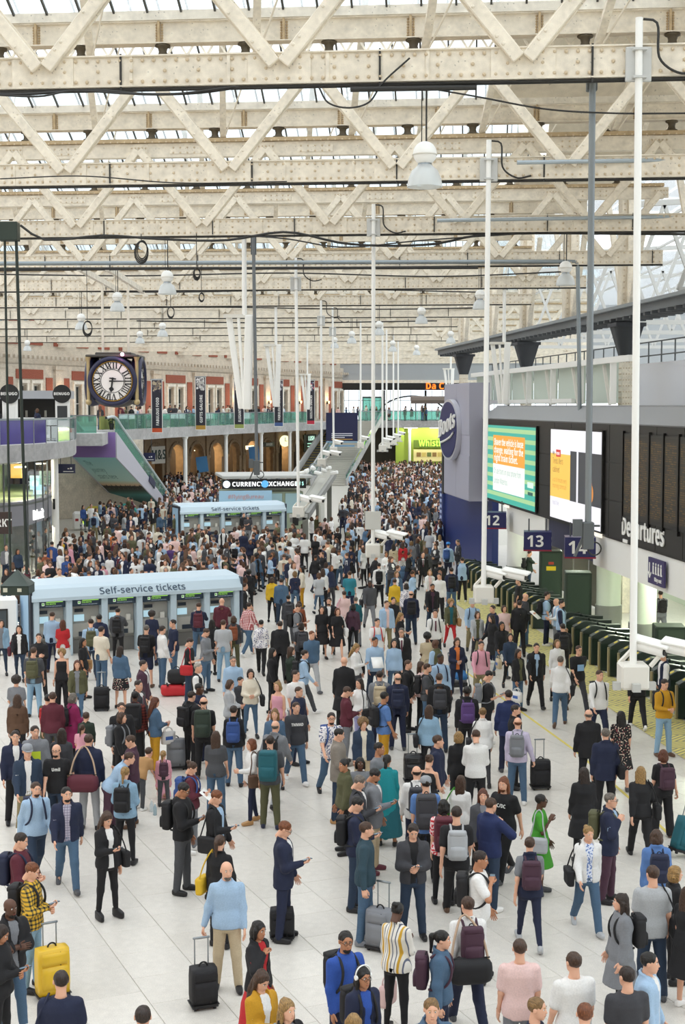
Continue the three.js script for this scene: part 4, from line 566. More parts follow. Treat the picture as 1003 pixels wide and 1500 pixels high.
// ---------------------------------------------------------------- self-service ticket kiosks
function ticketKiosk(A, B, bays, label) {
  const w = A.distanceTo(B), mid = A.clone().add(B).multiplyScalar(0.5), t = thing('ticket_kiosk', label, 'ticket kiosk', V(mid.x, 0, mid.z), Math.atan2(-(B.z - A.z), B.x - A.x)); t.scale.y = 0.88;
  const blue = mat('#bccdd8', 0.45), dk = mat('#1d2a38', 0.4), gr = mat('#a5a39c', 0.45), pit = w / bays;
  const roof = shapeOf([[0.06, 2.0], [0.06, 2.12], [-0.12, 2.42], [-0.3, 2.54], [-1.5, 2.62], [-1.5, 2.0]]); // profile z, y
  const rg = ext(roof, w + 0.1).applyMatrix4(new THREE.Matrix4().set(0, 0, -1, (w + 0.1) / 2, 0, 1, 0, 0, 1, 0, 0, 0, 0, 0, 0, 1)); mesh('roof', rg, blue, t);
  mesh('back_body', new GB().box(w - 0.1, 2.0, 0.8, 0, 1.0, -1.1), blue, t);
  for (let k = 0; k <= bays; k++) mesh('pillar', new GB().bev(0.2, 2.02, 0.62, 0.03, -w / 2 + k * pit + (k ? (k === bays ? -0.1 : 0) : 0.1), 1.0, -0.34), blue, t);
  const hd = canvasTex(256, 64, (c, W, H) => { c.fillStyle = '#1c2b36'; c.fillRect(0, 0, W, H); c.fillStyle = '#9fe05a'; c.fillRect(90, 4, 150, 8); c.fillStyle = '#e4ecd8'; c.fillRect(50, 14, 24, 30); c.fillStyle = '#4fa43a'; c.fillRect(54, 18, 14, 20); c.fillStyle = '#9fe05a'; c.font = 'bold 24px sans-serif'; c.fillText('TICKETS', 84, 36); c.fillStyle = '#c9d2d8'; c.font = '13px sans-serif'; c.fillText('Card and cash payments', 84, 54); });
  const hm = screenMat(hd, 0.7), sc = glow('#a9c9d6', 0.45);
  for (let k = 0; k < bays; k++) {
    const x = -w / 2 + (k + 0.5) * pit, bw = pit - 0.22, m = mesh('ticket_machine', new GB().box(bw, 1.72, 0.3, x, 0.86, -0.55).bev(bw - 0.04, 0.5, 0.2, 0.03, x, 0.85, -0.36), gr, t);
    mesh('header', new GB().box(bw, 0.24, 0.1, x, 1.86, -0.2), dk, m); const f = mesh('header_display', face(bw - 0.02, 0.22), hm, m); f.position.set(x, 1.86, -0.145);
    mesh('screen', new GB().box(bw * 0.36, 0.24, 0.02, x - bw * 0.2, 1.28, -0.38), sc, m); mesh('slot', new GB().box(bw * 0.3, 0.12, 0.02, x - bw * 0.2, 1.55, -0.39), dk, m); mesh('tray', new GB().box(bw * 0.5, 0.16, 0.03, x, 0.72, -0.25), dk, m); mesh('card_reader', new GB().bev(0.15, 0.34, 0.08, 0.02, x + bw * 0.3, 1.15, -0.36).box(0.1, 0.1, 0.02, x + bw * 0.3, 1.22, -0.31), M.offwhite, m); mesh('kick_panel', new GB().box(bw, 0.5, 0.04, x, 0.25, -0.38), mat('#6f6d69', 0.5), m);
  }
  const tx = text(t, 'Self-service tickets', 0.25, mat('#33475c', 0.5), 0.1, 2.12, 0.03, { font: 'sans', depth: 0.012 }); tx.rotation.x = -0.56; tx.position.y = 2.16; tx.position.z = 0.05;
  for (const s of [-1, 1]) { mesh('end_panel', new GB().bev(0.08, 2.5, 1.5, 0.02, s * (w / 2 + 0.06), 1.25, -0.75), s < 0 ? mat('#232833', 0.4) : mat('#3a4350', 0.4), t); mesh('poster', new GB().box(0.012, 2.1, 1.1, s * (w / 2 + 0.11), 1.3, -0.75), mat('#9fc0dc', 0.5), t); }
  return t;
}
ticketKiosk(V(-9.55, 0, -43.6), V(-3.36, 0, -46.5), 6, 'long pale blue self-service ticket kiosk in front of the crowd');
ticketKiosk(V(-9.05, 0, -79.4), V(-3.3, 0, -81.8), 5, 'smaller looking pale blue self-service ticket kiosk before currency exchange');
// ---------------------------------------------------------------- currency exchange booth
{
  const P = V(-4.75, 0, -86.2), t = thing('currency_booth', 'currency exchange booth with black sign band and grey flat roof', 'booth', P, 0.18), w = 5.1;
  mesh('walls', new GB().box(w - 0.3, 2.6, 3.6, 0, 1.3, -1.9), mat('#9ba58c', 0.6), t); mesh('roof', new GB().bev(w + 0.4, 0.2, 5.0, 0.04, 0.2, 3.52, -2.2), mat('#b9b8b4', 0.6), t);
  const b = mesh('sign_band', new GB().box(w, 0.56, 0.3, 0, 3.1, 0), M.black, t); text(b, 'CURRENCY', 0.27, glow('#ffffff', 0.7), -1.0, 2.97, 0.16); text(b, 'EXCHANGE', 0.27, glow('#ffffff', 0.7), 1.05, 2.97, 0.16); text(b, '€ ¥ $', 0.24, glow('#a9e6d6', 0.7), 2.15, 2.99, 0.16, { wide: 0.7 });
  for (const x of [-2.3, 0.02]) mesh('logo_disc', new GB().add(cylGeo(0.22, 0.22, 0.03, 20), tr(x, 3.1, 0.16, Math.PI / 2)), glow(x < 0 ? '#e8f2fb' : '#5aa2e0', 0.6), b);
  for (const x of [-1.9, -0.7, 0.6, 1.8]) mesh('window', new GB().box(1.0, 1.2, 0.04, x, 1.9, -0.06), mat('#a9c6cc', 0.1), t);
  mesh('poster_board', new GB().box(3.2, 0.75, 0.1, -1.2, 2.35, 0.5), mat('#a8cce4', 0.5), t); text(t, '#FlyingBureau', 0.24, mat('#d99a94', 0.5), -1.2, 2.25, 0.56, { font: 'sans' });
  // glazed canopy with grey legs on the right hand side
  const c = thing('glass_canopy', 'sloping grey steel canopy on square legs beside currency booth', 'canopy'), R0 = at(447, 756, 73.7), R1 = at(489, 694, 96), L0 = at(428, 762, 73.7), L1 = at(472, 693, 96);
  mesh('beam', new GB().bar(R0, R1, 0.4, 0.35).bar(L0, L1, 0.25, 0.25).bar(L0, R0, 0.3, 0.3), mat('#83837f', 0.5), c); mesh('roof_sheet', new GB().slab(L0.clone().add(V(0, 0.25, 0)), R0.clone().add(V(0, 0.25, 0)), R1.clone().add(V(0, 0.25, 0)), L1.clone().add(V(0, 0.25, 0)), 0.06), mat('#98988f', 0.4), c);
  for (let k = 0; k < 6; k++) { const a = L0.clone().lerp(L1, k / 5), b2 = R0.clone().lerp(R1, k / 5); mesh('rib', new GB().bar(a, b2, 0.1, 0.14), mat('#6a6a67', 0.5), c); if (k === 0 || k === 2 || k === 4) mesh('leg', new GB().bar(b2.clone().setY(0), b2, 0.3, 0.3), mat('#77776f', 0.5), c); }
  mesh('camera_box', new GB().box(0.3, 0.42, 0.3, R0.x - 0.5, R0.y - 0.25, R0.z + 0.2), M.black, c); mesh('side_panel', new GB().bar(at(468, 760, 78).setY(1.5), at(474, 760, 80).setY(1.5), 0.1, 2.6, 0), mat('#c9c9bd', 0.5), c);
  const hp = thing('cable_stack', 'white tangle of cameras and brackets on the booth roof', 'camera bracket', at(466, 695, 88)); for (let k = 0; k < 7; k++) mesh('camera', new GB().bev(0.5, 0.22, 0.26, 0.05, -1.0 + k * 0.33, 0.1 + (k % 3) * 0.15, (k % 2) * 0.3, 0, k, 0.2), M.white, hp); mesh('ring', new GB().add(new THREE.TorusGeometry(0.35, 0.04, 6, 20), tr(-0.2, 0.35, 0.3)), M.steel, hp);
}
// ---------------------------------------------------------------- the four-sided hanging clock
{
  const c = at(170, 559, 56), t = thing('station_clock', 'big four-sided hanging station clock with roman numerals', 'clock', c, 0.015), R = 0.95, HALF = 0.98;
  const rimM = mat('#2a2c4a', 0.4), goldM = M.gold, dialG = new THREE.CylinderGeometry(R * 0.8, R * 0.8, 0.03, 48).rotateX(Math.PI / 2), white = mat('#f6f1ee', 0.4), ink = mat('#1a1a20', 0.5);
  mesh('case', new GB().bev(1.5, 1.5, 1.5, 0.12), mat('#2e2b2a', 0.5), t);
  const rimG = lathe([[R * 0.8, -0.06], [R * 0.86, 0.1], [R * 0.92, 0.12], [R, 0.06], [R * 1.02, -0.06], [R * 0.96, -0.3], [R * 0.7, -0.34]], 48).rotateX(Math.PI / 2), ringG = new THREE.TorusGeometry(R * 0.8, 0.03, 8, 48), inner = new THREE.TorusGeometry(R * 0.47, 0.012, 6, 40);
  const nums = ['XII', 'I', 'II', 'III', 'IIII', 'V', 'VI', 'VII', 'VIII', 'IX', 'X', 'XI'], marks = new GB();
  nums.forEach((s, k) => { const g = textGeo(s, 0.25, 0.012, 'serif', 0, s.length > 3 ? 0.62 : 0.8), b = g.boundingBox, a = -k * Math.PI / 6; marks.add(g, new THREE.Matrix4().makeRotationZ(a).multiply(tr(-(b.min.x + b.max.x) / 2, R * 0.5, 0.02))); });
  for (let k = 0; k < 60; k++) marks.add(boxGeo(k % 5 ? 0.012 : 0.02, 0.05, 0.012), new THREE.Matrix4().makeRotationZ(k * Math.PI / 30).multiply(tr(0, R * 0.765, 0.025)));
  const mg = marks.build();
  for (let k = 0; k < 4; k++) {
    const f = new THREE.Group(); f.name = 'clock_face'; f.rotation.y = k * Math.PI / 2; f.position.set(Math.sin(k * Math.PI / 2) * HALF, 0, Math.cos(k * Math.PI / 2) * HALF); t.add(f);
    mesh('dial', dialG, white, f); mesh('rim', rimG, rimM, f); mesh('gilt_ring', ringG, goldM, f); mesh('numerals', mg, ink, f); mesh('inner_ring', inner, ink, f).position.z = 0.02;
    const minute = shapeOf([[-0.03, -0.12], [0.03, -0.12], [0.012, 0.62], [-0.012, 0.62]]), hour = new GB().add(ext(shapeOf([[-0.035, -0.14], [0.035, -0.14], [0.03, 0.22], [0.1, 0.3], [0, 0.44], [-0.1, 0.3], [-0.03, 0.22]]), 0.012)).box(0.26, 0.05, 0.012, 0, -0.1, 0.006);
    mesh('minute_hand', ext(minute, 0.012), ink, f).position.z = 0.05; f.children[f.children.length - 1].rotation.z = -Math.PI / 2; const h = mesh('hour_hand', hour, ink, f); h.position.z = 0.035; h.rotation.z = -Math.PI * (6.25 / 6);
  }
  const posts = new GB(); for (const x of [-1, 1]) for (const z of [-1, 1]) { mesh('corner_column', new GB().rod(V(x * 0.93, -0.75, z * 0.93), V(x * 0.93, 0.85, z * 0.93), 0.07, 10).add(new THREE.SphereGeometry(0.12, 10, 8), tr(x * 0.93, -0.8, z * 0.93)).add(cylGeo(0.12, 0.08, 0.14, 10), tr(x * 0.93, 0.86, z * 0.93)), mat('#b9a47a', 0.4, 0.4), t); }
  mesh('top_frame', new GB().bev(2.05, 0.1, 2.05, 0.03, 0, 0.97, 0).bev(1.4, 0.12, 1.4, 0.03, 0, 1.06, 0), mat('#4a4640', 0.5), t); mesh('bottom_bowl', new GB().add(lathe([[0, -1.02], [0.4, -0.98], [0.8, -0.82], [1.0, -0.72]], 24), tr(0, 0, 0)), mat('#4a4642', 0.5), t);
  mesh('hanger', new GB().rod(V(-0.5, 1.1, 0), V(-0.5, 3.95, 0), 0.05, 8).rod(V(0.5, 1.1, 0), V(0.5, 3.95, 0), 0.05, 8).box(0.14, 0.2, 10.2, -0.5, 3.9, 0.3).box(0.14, 0.2, 10.2, 0.5, 3.9, 0.3), M.creamLight, t);
  const led = mesh('signal_lamp', new THREE.SphereGeometry(0.07, 12, 8), glow('#ff9ad0', 9), t); led.position.set(0.42, 1.02, 1.2); const l = new THREE.PointLight('#ff9ad0', 0.25, 0, 2); l.position.copy(c).add(V(0.42, 1.02, 1.4)); l.castShadow = true; scene.add(l);
}
// distance of the nearest truss along picture column u
const snap = (u, d) => { const a = (u - 501.5) / F, n = Math.max(0, Math.round((d * (1 + 0.0884 * a) - D0) / BAY)); return dOf(n) / (1 + 0.0884 * a); };
// ---------------------------------------------------------------- hanging lamps
{
  const ball = new THREE.SphereGeometry(0.18, 18, 12), sh = lathe([[0.1, 0.34], [0.13, 0.3], [0.2, 0.24], [0.25, 0.12], [0.27, 0.0], [0.262, 0.0], [0.243, 0.12], [0.19, 0.235], [0.12, 0.29]], 24), cap = cylGeo(0.09, 0.12, 0.1, 12);
  const acr = mat('#eef0f0', 0.25, 0, { key: 'acr', transmission: 0.55, thickness: 0 });
  const L = [[622, 274], [245, 431], [828, 418], [172, 456], [703, 453], [119, 483], [617, 474], [238, 493], [555, 491], [515, 503], [40, 514], [205, 503], [660, 503], [490, 510], [575, 515], [610, 520]];
  const Y = 11.25, words = ['largest one under the front truss', 'over the dark cable tray near the coil', 'beside the grey pole on the platform side', 'over the big clock', 'next to the second camera pole', 'beside a cable loop left of the clock', 'high beyond the third camera pole', 'just right above the clock', 'beside the third camera pole', 'between thin camera poles'];
  L.forEach(([u, v], k) => {
    const q = onPlane(u, v, Y); if (q.z > 0 || q.z < -165) return; const p = at(u, v, snap(u, -q.z)), top = 12.64 - p.y;
    const o = thing('hanging_lamp', k < words.length ? 'clear domed hanging lamp with white ball top, ' + words[k] : 'small distant clear domed lamp among far trusses, number ' + ORD[k - words.length] + ' from the clock', 'lamp', p, 0, 'domed lamps hanging from the roof');
    mesh('shade', sh, acr, o); mesh('ball', ball, M.white, o).position.y = 0.5; mesh('collar', cap, M.steel, o).position.y = 0.35; mesh('band', new GB().add(new THREE.TorusGeometry(0.182, 0.012, 6, 24), tr(0, 0.48, 0, Math.PI / 2)), M.offwhite, o); mesh('cord', new GB().rod(V(0.02, 0.66, 0), V(0.02, Math.max(0.8, top), 0), 0.015, 6).rod(V(-0.05, 0.66, 0), V(-0.05, Math.max(0.8, top), 0), 0.008, 5), M.dark, o);
  });
}
// ---------------------------------------------------------------- camera poles hanging from the trusses
function camPole(u0, vt, u1, vb, d, o = {}) {
  d = snap(u0, d) - 0.24; { const e = at(u0, vt, d).y; if (e < 12.75 || e > 13.6) { const q = onPlane(u0, vt, 12.9); let lo = 0, hi = 750; for (let k = 0; k < 40; k++) { const m = (lo + hi) / 2; at(u0, m, d).y > 12.95 ? lo = m : hi = m; } vt = lo; } }
  const a = at(u0, vt, d), b = at(u1, vb, d), t = thing('camera_pole', o.label, 'camera pole', V(b.x, b.y, b.z)), h = a.y - b.y, s = o.s ?? 1;
  mesh('pole', new GB().rod(V(0, 0, 0), V(a.x - b.x, h, 0), 0.055 * s, 12), M.white, t);
  if (o.box) { const p = at(u0, o.box, d).sub(b); mesh('junction_plate', new GB().bev(0.38 * s, 0.5 * s, 0.06, 0.01, p.x, p.y, -0.06).box(0.2 * s, 0.03, 0.16, p.x, p.y + 0.2 * s, 0).box(0.2 * s, 0.03, 0.16, p.x, p.y - 0.2 * s, 0), mat('#c3c3c0', 0.5), t); mesh('cable', new GB().tube([V(p.x + 0.05, h - 0.02, 0), V(p.x + 0.24, h - 0.06, 0), V(p.x + 0.3, h - 0.6, 0.02), V(p.x + 0.6, h - 0.8, 0.02), V(p.x + 0.9, h - 0.75, 0)], 0.02, 20, 5), M.dark, t); }
  if (o.cams !== 0) {
    mesh('hub_box', new GB().bev(0.42 * s, 0.38 * s, 0.42 * s, 0.03, 0, -0.18 * s, 0), M.offwhite, t); for (const [x, z] of [[-0.26, 0.1], [0.26, 0.1], [0, 0.26], [-0.1, -0.2]]) mesh('sensor', new GB().box(0.12 * s, 0.12 * s, 0.1 * s, x * s, -0.32 * s, z * s), mat('#b9b9b5', 0.3), t);
    for (const k of [0, 1].slice(0, o.cams ?? 2)) { const c = new THREE.Group(); c.name = 'camera'; t.add(c); c.position.set((k ? 0.42 : 0.02) * s, 0.3 * s, (k ? 0.1 : -0.15) * s); c.rotation.set(0.25, 0.9 + 0.12 * k, 0); c.scale.setScalar(s); mesh('housing', new GB().add(cylGeo(0.1, 0.1, 0.5, 14), tr(0, 0, 0.28, Math.PI / 2)).bev(0.22, 0.05, 0.62, 0.015, 0, 0.09, 0.3), M.white, c); mesh('lens', new GB().add(cylGeo(0.07, 0.07, 0.02, 14), tr(0, 0, 0.54, Math.PI / 2)), M.black, c); mesh('bracket', new GB().bar(V(0, -0.05, 0.05), V(-0.2, -0.3, -0.1), 0.05, 0.05), M.offwhite, c); }
  }
  if (o.panel) { const p = at(u1, o.panel, d).sub(b); mesh('flat_antenna', new GB().bev(0.45, 0.52, 0.05, 0.01, p.x, p.y, 0.07), mat('#c9c8c2', 0.5), t); }
  return t;
}
camPole(936, 26, 927, 972, 21.75, { box: 93, label: 'white camera pole with twin cameras, hanging from the front truss' });
camPole(716, 205, 708, 858, 31, { box: 248, label: 'white camera pole before the departures board corner, second in size' });
camPole(547, 299, 546, 797, 40.5, { box: 333, panel: 762, label: 'white camera pole with flat square panel over the central crowd' });
camPole(433, 396, 437, 742, 50, { box: 416, label: 'white camera pole standing out before the currency booth' });
camPole(470, 440, 471, 672, 66, { box: 470, label: 'thin white camera pole left of the navy banner text' });
camPole(487, 450, 488.5, 655, 78.3, { box: 486, label: 'thin white camera pole crossing the navy banner', cams: 1 });
camPole(528, 470, 528, 648, 84, { label: 'thin white camera pole above the far stair rail', cams: 1 });
[560, 566, 576, 583].forEach((u, k) => camPole(u, 490, u, 652 - k * 4, 87.7 + k * 9.4, { label: 'slim white camera pole in the far cluster, ' + ORD[k] + ' of four', cams: 1, s: 1.1 }));
// grey service poles
{
  const pole = (u0, v0, u1, v1, d, label, c) => { const a = at(u0, v0, d), b = at(u1, v1, d), t = thing('service_pole', label, 'service pole', b), h = a.y - b.y; mesh('pole', new GB().rod(V(0, 0, 0), V(a.x - b.x, h, 0), 0.05, 10), c, t); mesh('clamp', new GB().bev(0.16, 0.5, 0.12, 0.015, a.x - b.x, h - 0.28, -0.06), M.greySteel, t); mesh('junction_box', new GB().bev(0.17, 0.42, 0.15, 0.015, 0, -0.1, 0).box(0.12, 0.03, 0.05, 0.12, 0.05, 0), M.greySteel, t); mesh('bracket', new GB().bar(V(-0.02, 0.0, 0), V(-0.2, -0.42, 0), 0.04, 0.04).box(0.14, 0.26, 0.1, -0.16, 0.02, 0), M.greySteel, t); mesh('cable_loop', new GB().add(new THREE.TorusGeometry(0.1, 0.012, 6, 16), tr(0.1, -0.3, 0.02)), M.dark, t); };
  pole(868, 80, 861, 775, 21.7, 'grey service pole with junction box before the white advert', mat('#7f8588', 0.4, 0.4));
  pole(371, 345, 376, 680, snap(371, 40.7) - 0.16, 'grey service pole ending above the currency booth roof', mat('#6f7376', 0.4, 0.4));
}
// hanging white loudspeaker columns
[[358, 360, 462, 600, 43.3, 'white slanted loudspeaker columns before elegant eateries banner'], [404, 470, 505, 596, 66, 'white slanted loudspeaker columns before blue footed banner'], [450, 500, 548, 600, 104, 'small white loudspeaker columns beside red footed banner'], [738, 442, 502, 592, 62, 'white slanted loudspeaker columns above the departures board end'], [660, 490, 540, 600, 104, 'white loudspeaker columns beside the shop sign panel']].forEach(([u, vt, v0, v1, d, label]) => {
  d = snap(u, d); const a = at(u, vt, d), b = at(u, v0, d), c = at(u, v1, d), t = thing('loudspeaker', label, 'loudspeaker', b), h = b.y - c.y; mesh('pole', new GB().rod(V(0, 0, 0), V(0, 12.7 - b.y, 0), 0.07, 10), M.white, t); mesh('arm', new GB().box(0.9, 0.1, 0.12, -0.15, -0.02, 0), M.offwhite, t);
  for (const [x, r, w] of [[0.14, -0.03, 0.24], [-0.18, 0.06, 0.08], [-0.46, 0.13, 0.17]]) { const o = mesh('speaker_column', new GB().bev(w, h, 0.16, 0.02, 0, -h / 2, 0).box(w * 0.6, h - 0.2, 0.012, 0, -h / 2, 0.083), M.white, t); o.position.set(x, 0, x * 0.3); o.rotation.z = r; }
});
// ---------------------------------------------------------------- dark green hanging lantern unit at the left
{
  const d = 40.3, a = at(13, 342, d), b = at(26, 869, d), t = thing('hanging_unit', 'dark green unit with pyramid top hung on two long rods', 'hanging unit', V(b.x, b.y, b.z)), h = a.y - b.y, dx = a.x - b.x;
  mesh('body', new GB().bev(0.8, 0.26, 0.8, 0.02, 0, 0.12, 0), mat('#26332a', 0.5), t); mesh('pyramid', new GB().add(new THREE.ConeGeometry(0.58, 0.44, 4).rotateY(Math.PI / 4), tr(0, 0.47, 0)), mat('#3d4842', 0.5), t); mesh('label_plate', new GB().box(0.12, 0.12, 0.01, -0.26, 0.14, 0.405).box(0.12, 0.1, 0.01, 0.14, 0.14, 0.405), mat('#c9c6b4', 0.5), t);
  mesh('rod', new GB().rod(V(-0.2, 0.6, 0), V(dx - 0.12, h, 0), 0.035, 8), mat('#222c26', 0.5), t); mesh('rod', new GB().rod(V(0.27, 0.55, 0), V(dx + 0.2, h, 0), 0.045, 8), mat('#222c26', 0.5), t); mesh('top_box', new GB().bev(0.55, 0.52, 0.4, 0.02, dx, h + 0.05, 0), mat('#26332a', 0.5), t);
  const cb = thing('white_cabinet', 'white kiosk cabinet with grey window and red stripe behind ticket kiosk', 'cabinet', onPlane(-10, 958, 0), 0.3); mesh('body', new GB().bev(1.5, 1.75, 0.8, 0.04, 0, 0.9, 0), M.white, cb); mesh('window', new GB().box(0.6, 0.75, 0.02, 0.1, 1.05, 0.41), mat('#4c5255', 0.2), cb); mesh('stripe', new GB().box(1.5, 0.06, 0.02, 0, 0.38, 0.41), mat('#c23a30', 0.5), cb); mesh('frame', new GB().box(0.68, 0.05, 0.03, 0.1, 1.45, 0.41).box(0.68, 0.05, 0.03, 0.1, 0.65, 0.41).box(0.05, 0.85, 0.03, -0.22, 1.05, 0.41).box(0.05, 0.85, 0.03, 0.42, 1.05, 0.41), M.dark, cb);
  const um = thing('red_parasol', 'red folded parasol top above ticket kiosk end', 'parasol', V(at(57, 850, 47).x, 0, -47)); mesh('canopy', new GB().add(new THREE.ConeGeometry(0.42, 0.35, 12), tr(0, 1.95, 0)), mat('#c8262e', 0.6), um); mesh('pole', new GB().rod(V(0, 0, 0), V(0, 2.1, 0), 0.025, 8), M.white, um);
}
// ---------------------------------------------------------------- conduits and cables under the roof
{
  const cond = (pts, d, r, m, label, name = 'conduit') => { const g = new GB(), p = pts.map(([u, v]) => at(u, v, d)); for (let k = 0; k + 1 < p.length; k++) g.rod(p[k], p[k + 1], r, 8); const o = mesh(name, g, m); tag(o, label, name === 'conduit' ? 'conduit' : 'cable'); return o; };
  const bl = mat('#a9b4bc', 0.35, 0.4);
  cond([[-10, 386], [842, 383], [846, 387], [849, 610]], 49.3, 0.07, mat('#8e979c', 0.4, 0.5), 'long grey conduit across the roof turning down beside grey pole');
  cond([[-10, 394], [700, 392]], 49.3, 0.05, M.dark, 'dark cable tray under the long grey conduit');
  cond([[757, 238], [1010, 234]], 30.6, 0.045, bl, 'pale conduit along the second truss on the platform side');
  cond([[640, 323], [1010, 317]], 39.8, 0.05, bl, 'pale conduit along the third truss on the platform side');
  cond([[513, 131], [697, 128]], 21.6, 0.04, M.dark, 'dark lamp rail under the front truss');
  const cab = (pts, d, r, label) => { const o = mesh('cable', new GB().tube(pts.map(([u, v]) => at(u, v, d)), r, 48, 5), M.dark); tag(o, label, 'cable'); };
  cab([[-10, 138], [40, 138], [100, 134], [150, 133], [210, 138], [290, 136], [350, 128]], 21.6, 0.022, 'dark cable sagging under the front truss');
  cab([[-10, 139], [60, 141], [105, 133], [180, 137], [250, 138], [345, 127]], 21.55, 0.016, 'thin dark cable doubled under the front truss');
  cab([[620, 128], [700, 142], [800, 160], [900, 166], [1010, 166]], 21.6, 0.014, 'thin cable swinging from the lamp rail to the platform side');
  cab([[467, 128], [480, 150], [510, 158], [540, 150], [560, 122], [600, 85]], 21.6, 0.014, 'thin cable looping down between diagonals of the front truss');
  cab([[30, 330], [60, 350], [100, 350], [150, 345], [230, 350], [330, 352], [420, 340], [500, 356], [560, 360], [640, 357], [700, 345], [1010, 343]], 40.2, 0.035, 'thick dark cable slung along the third truss');
  cab([[360, 345], [420, 350], [500, 362], [620, 352], [800, 340]], 40.1, 0.02, 'thin dark cable slung along the third truss');
  cab([[0, 262], [120, 258], [260, 268], [420, 266]], 30.8, 0.014, 'thin cable along the second truss');
  cab([[0, 402], [200, 404], [420, 400], [640, 405], [830, 398]], 58.5, 0.03, 'dark cable along the fifth truss'); cab([[0, 425], [240, 428], [500, 424], [700, 428]], 68, 0.03, 'dark cable along the sixth truss'); cab([[100, 452], [300, 450], [560, 453], [740, 450]], 77.5, 0.035, 'dark cable along the seventh truss'); cab([[200, 470], [400, 473], [640, 470]], 86, 0.04, 'dark cable along the eighth truss');
  // hanging loops of cable and drop wires
  [[207, 370, 40, 0.26, 4, 'big coil of dark cable hanging from a wire'], [288, 402, 45, 0.13, 3, 'small coil of cable under the conduit beside lamp'], [295, 436, 50, 0.12, 2, 'thin ring of cable under the truss'], [128, 482, 55, 0.22, 3, 'loop of dark cable beside lamp left of clock'], [250, 458, 52, 0.16, 2, 'loop of thin cable near the clock hanger']].forEach(([u, v, d, r, n, label]) => { d = snap(u, d) - 0.19; const p = at(u, v, d), t = thing('cable_coil', label, 'cable coil', p); for (let k = 0; k < n; k++) { const o = mesh('loop', new GB().add(new THREE.TorusGeometry(r * (1 - 0.06 * k), 0.018, 6, 28), tr(0.015 * k, 0.02 * k, 0.02 * k, 0.1 * k, 0.25 * k)), M.dark, t); o.scale.set(0.75, 1.2, 1); } mesh('wire', new GB().rod(V(0, r * 1.1, 0), V(0, 12.7 - p.y, 0), 0.012, 5), M.dark, t); });
}
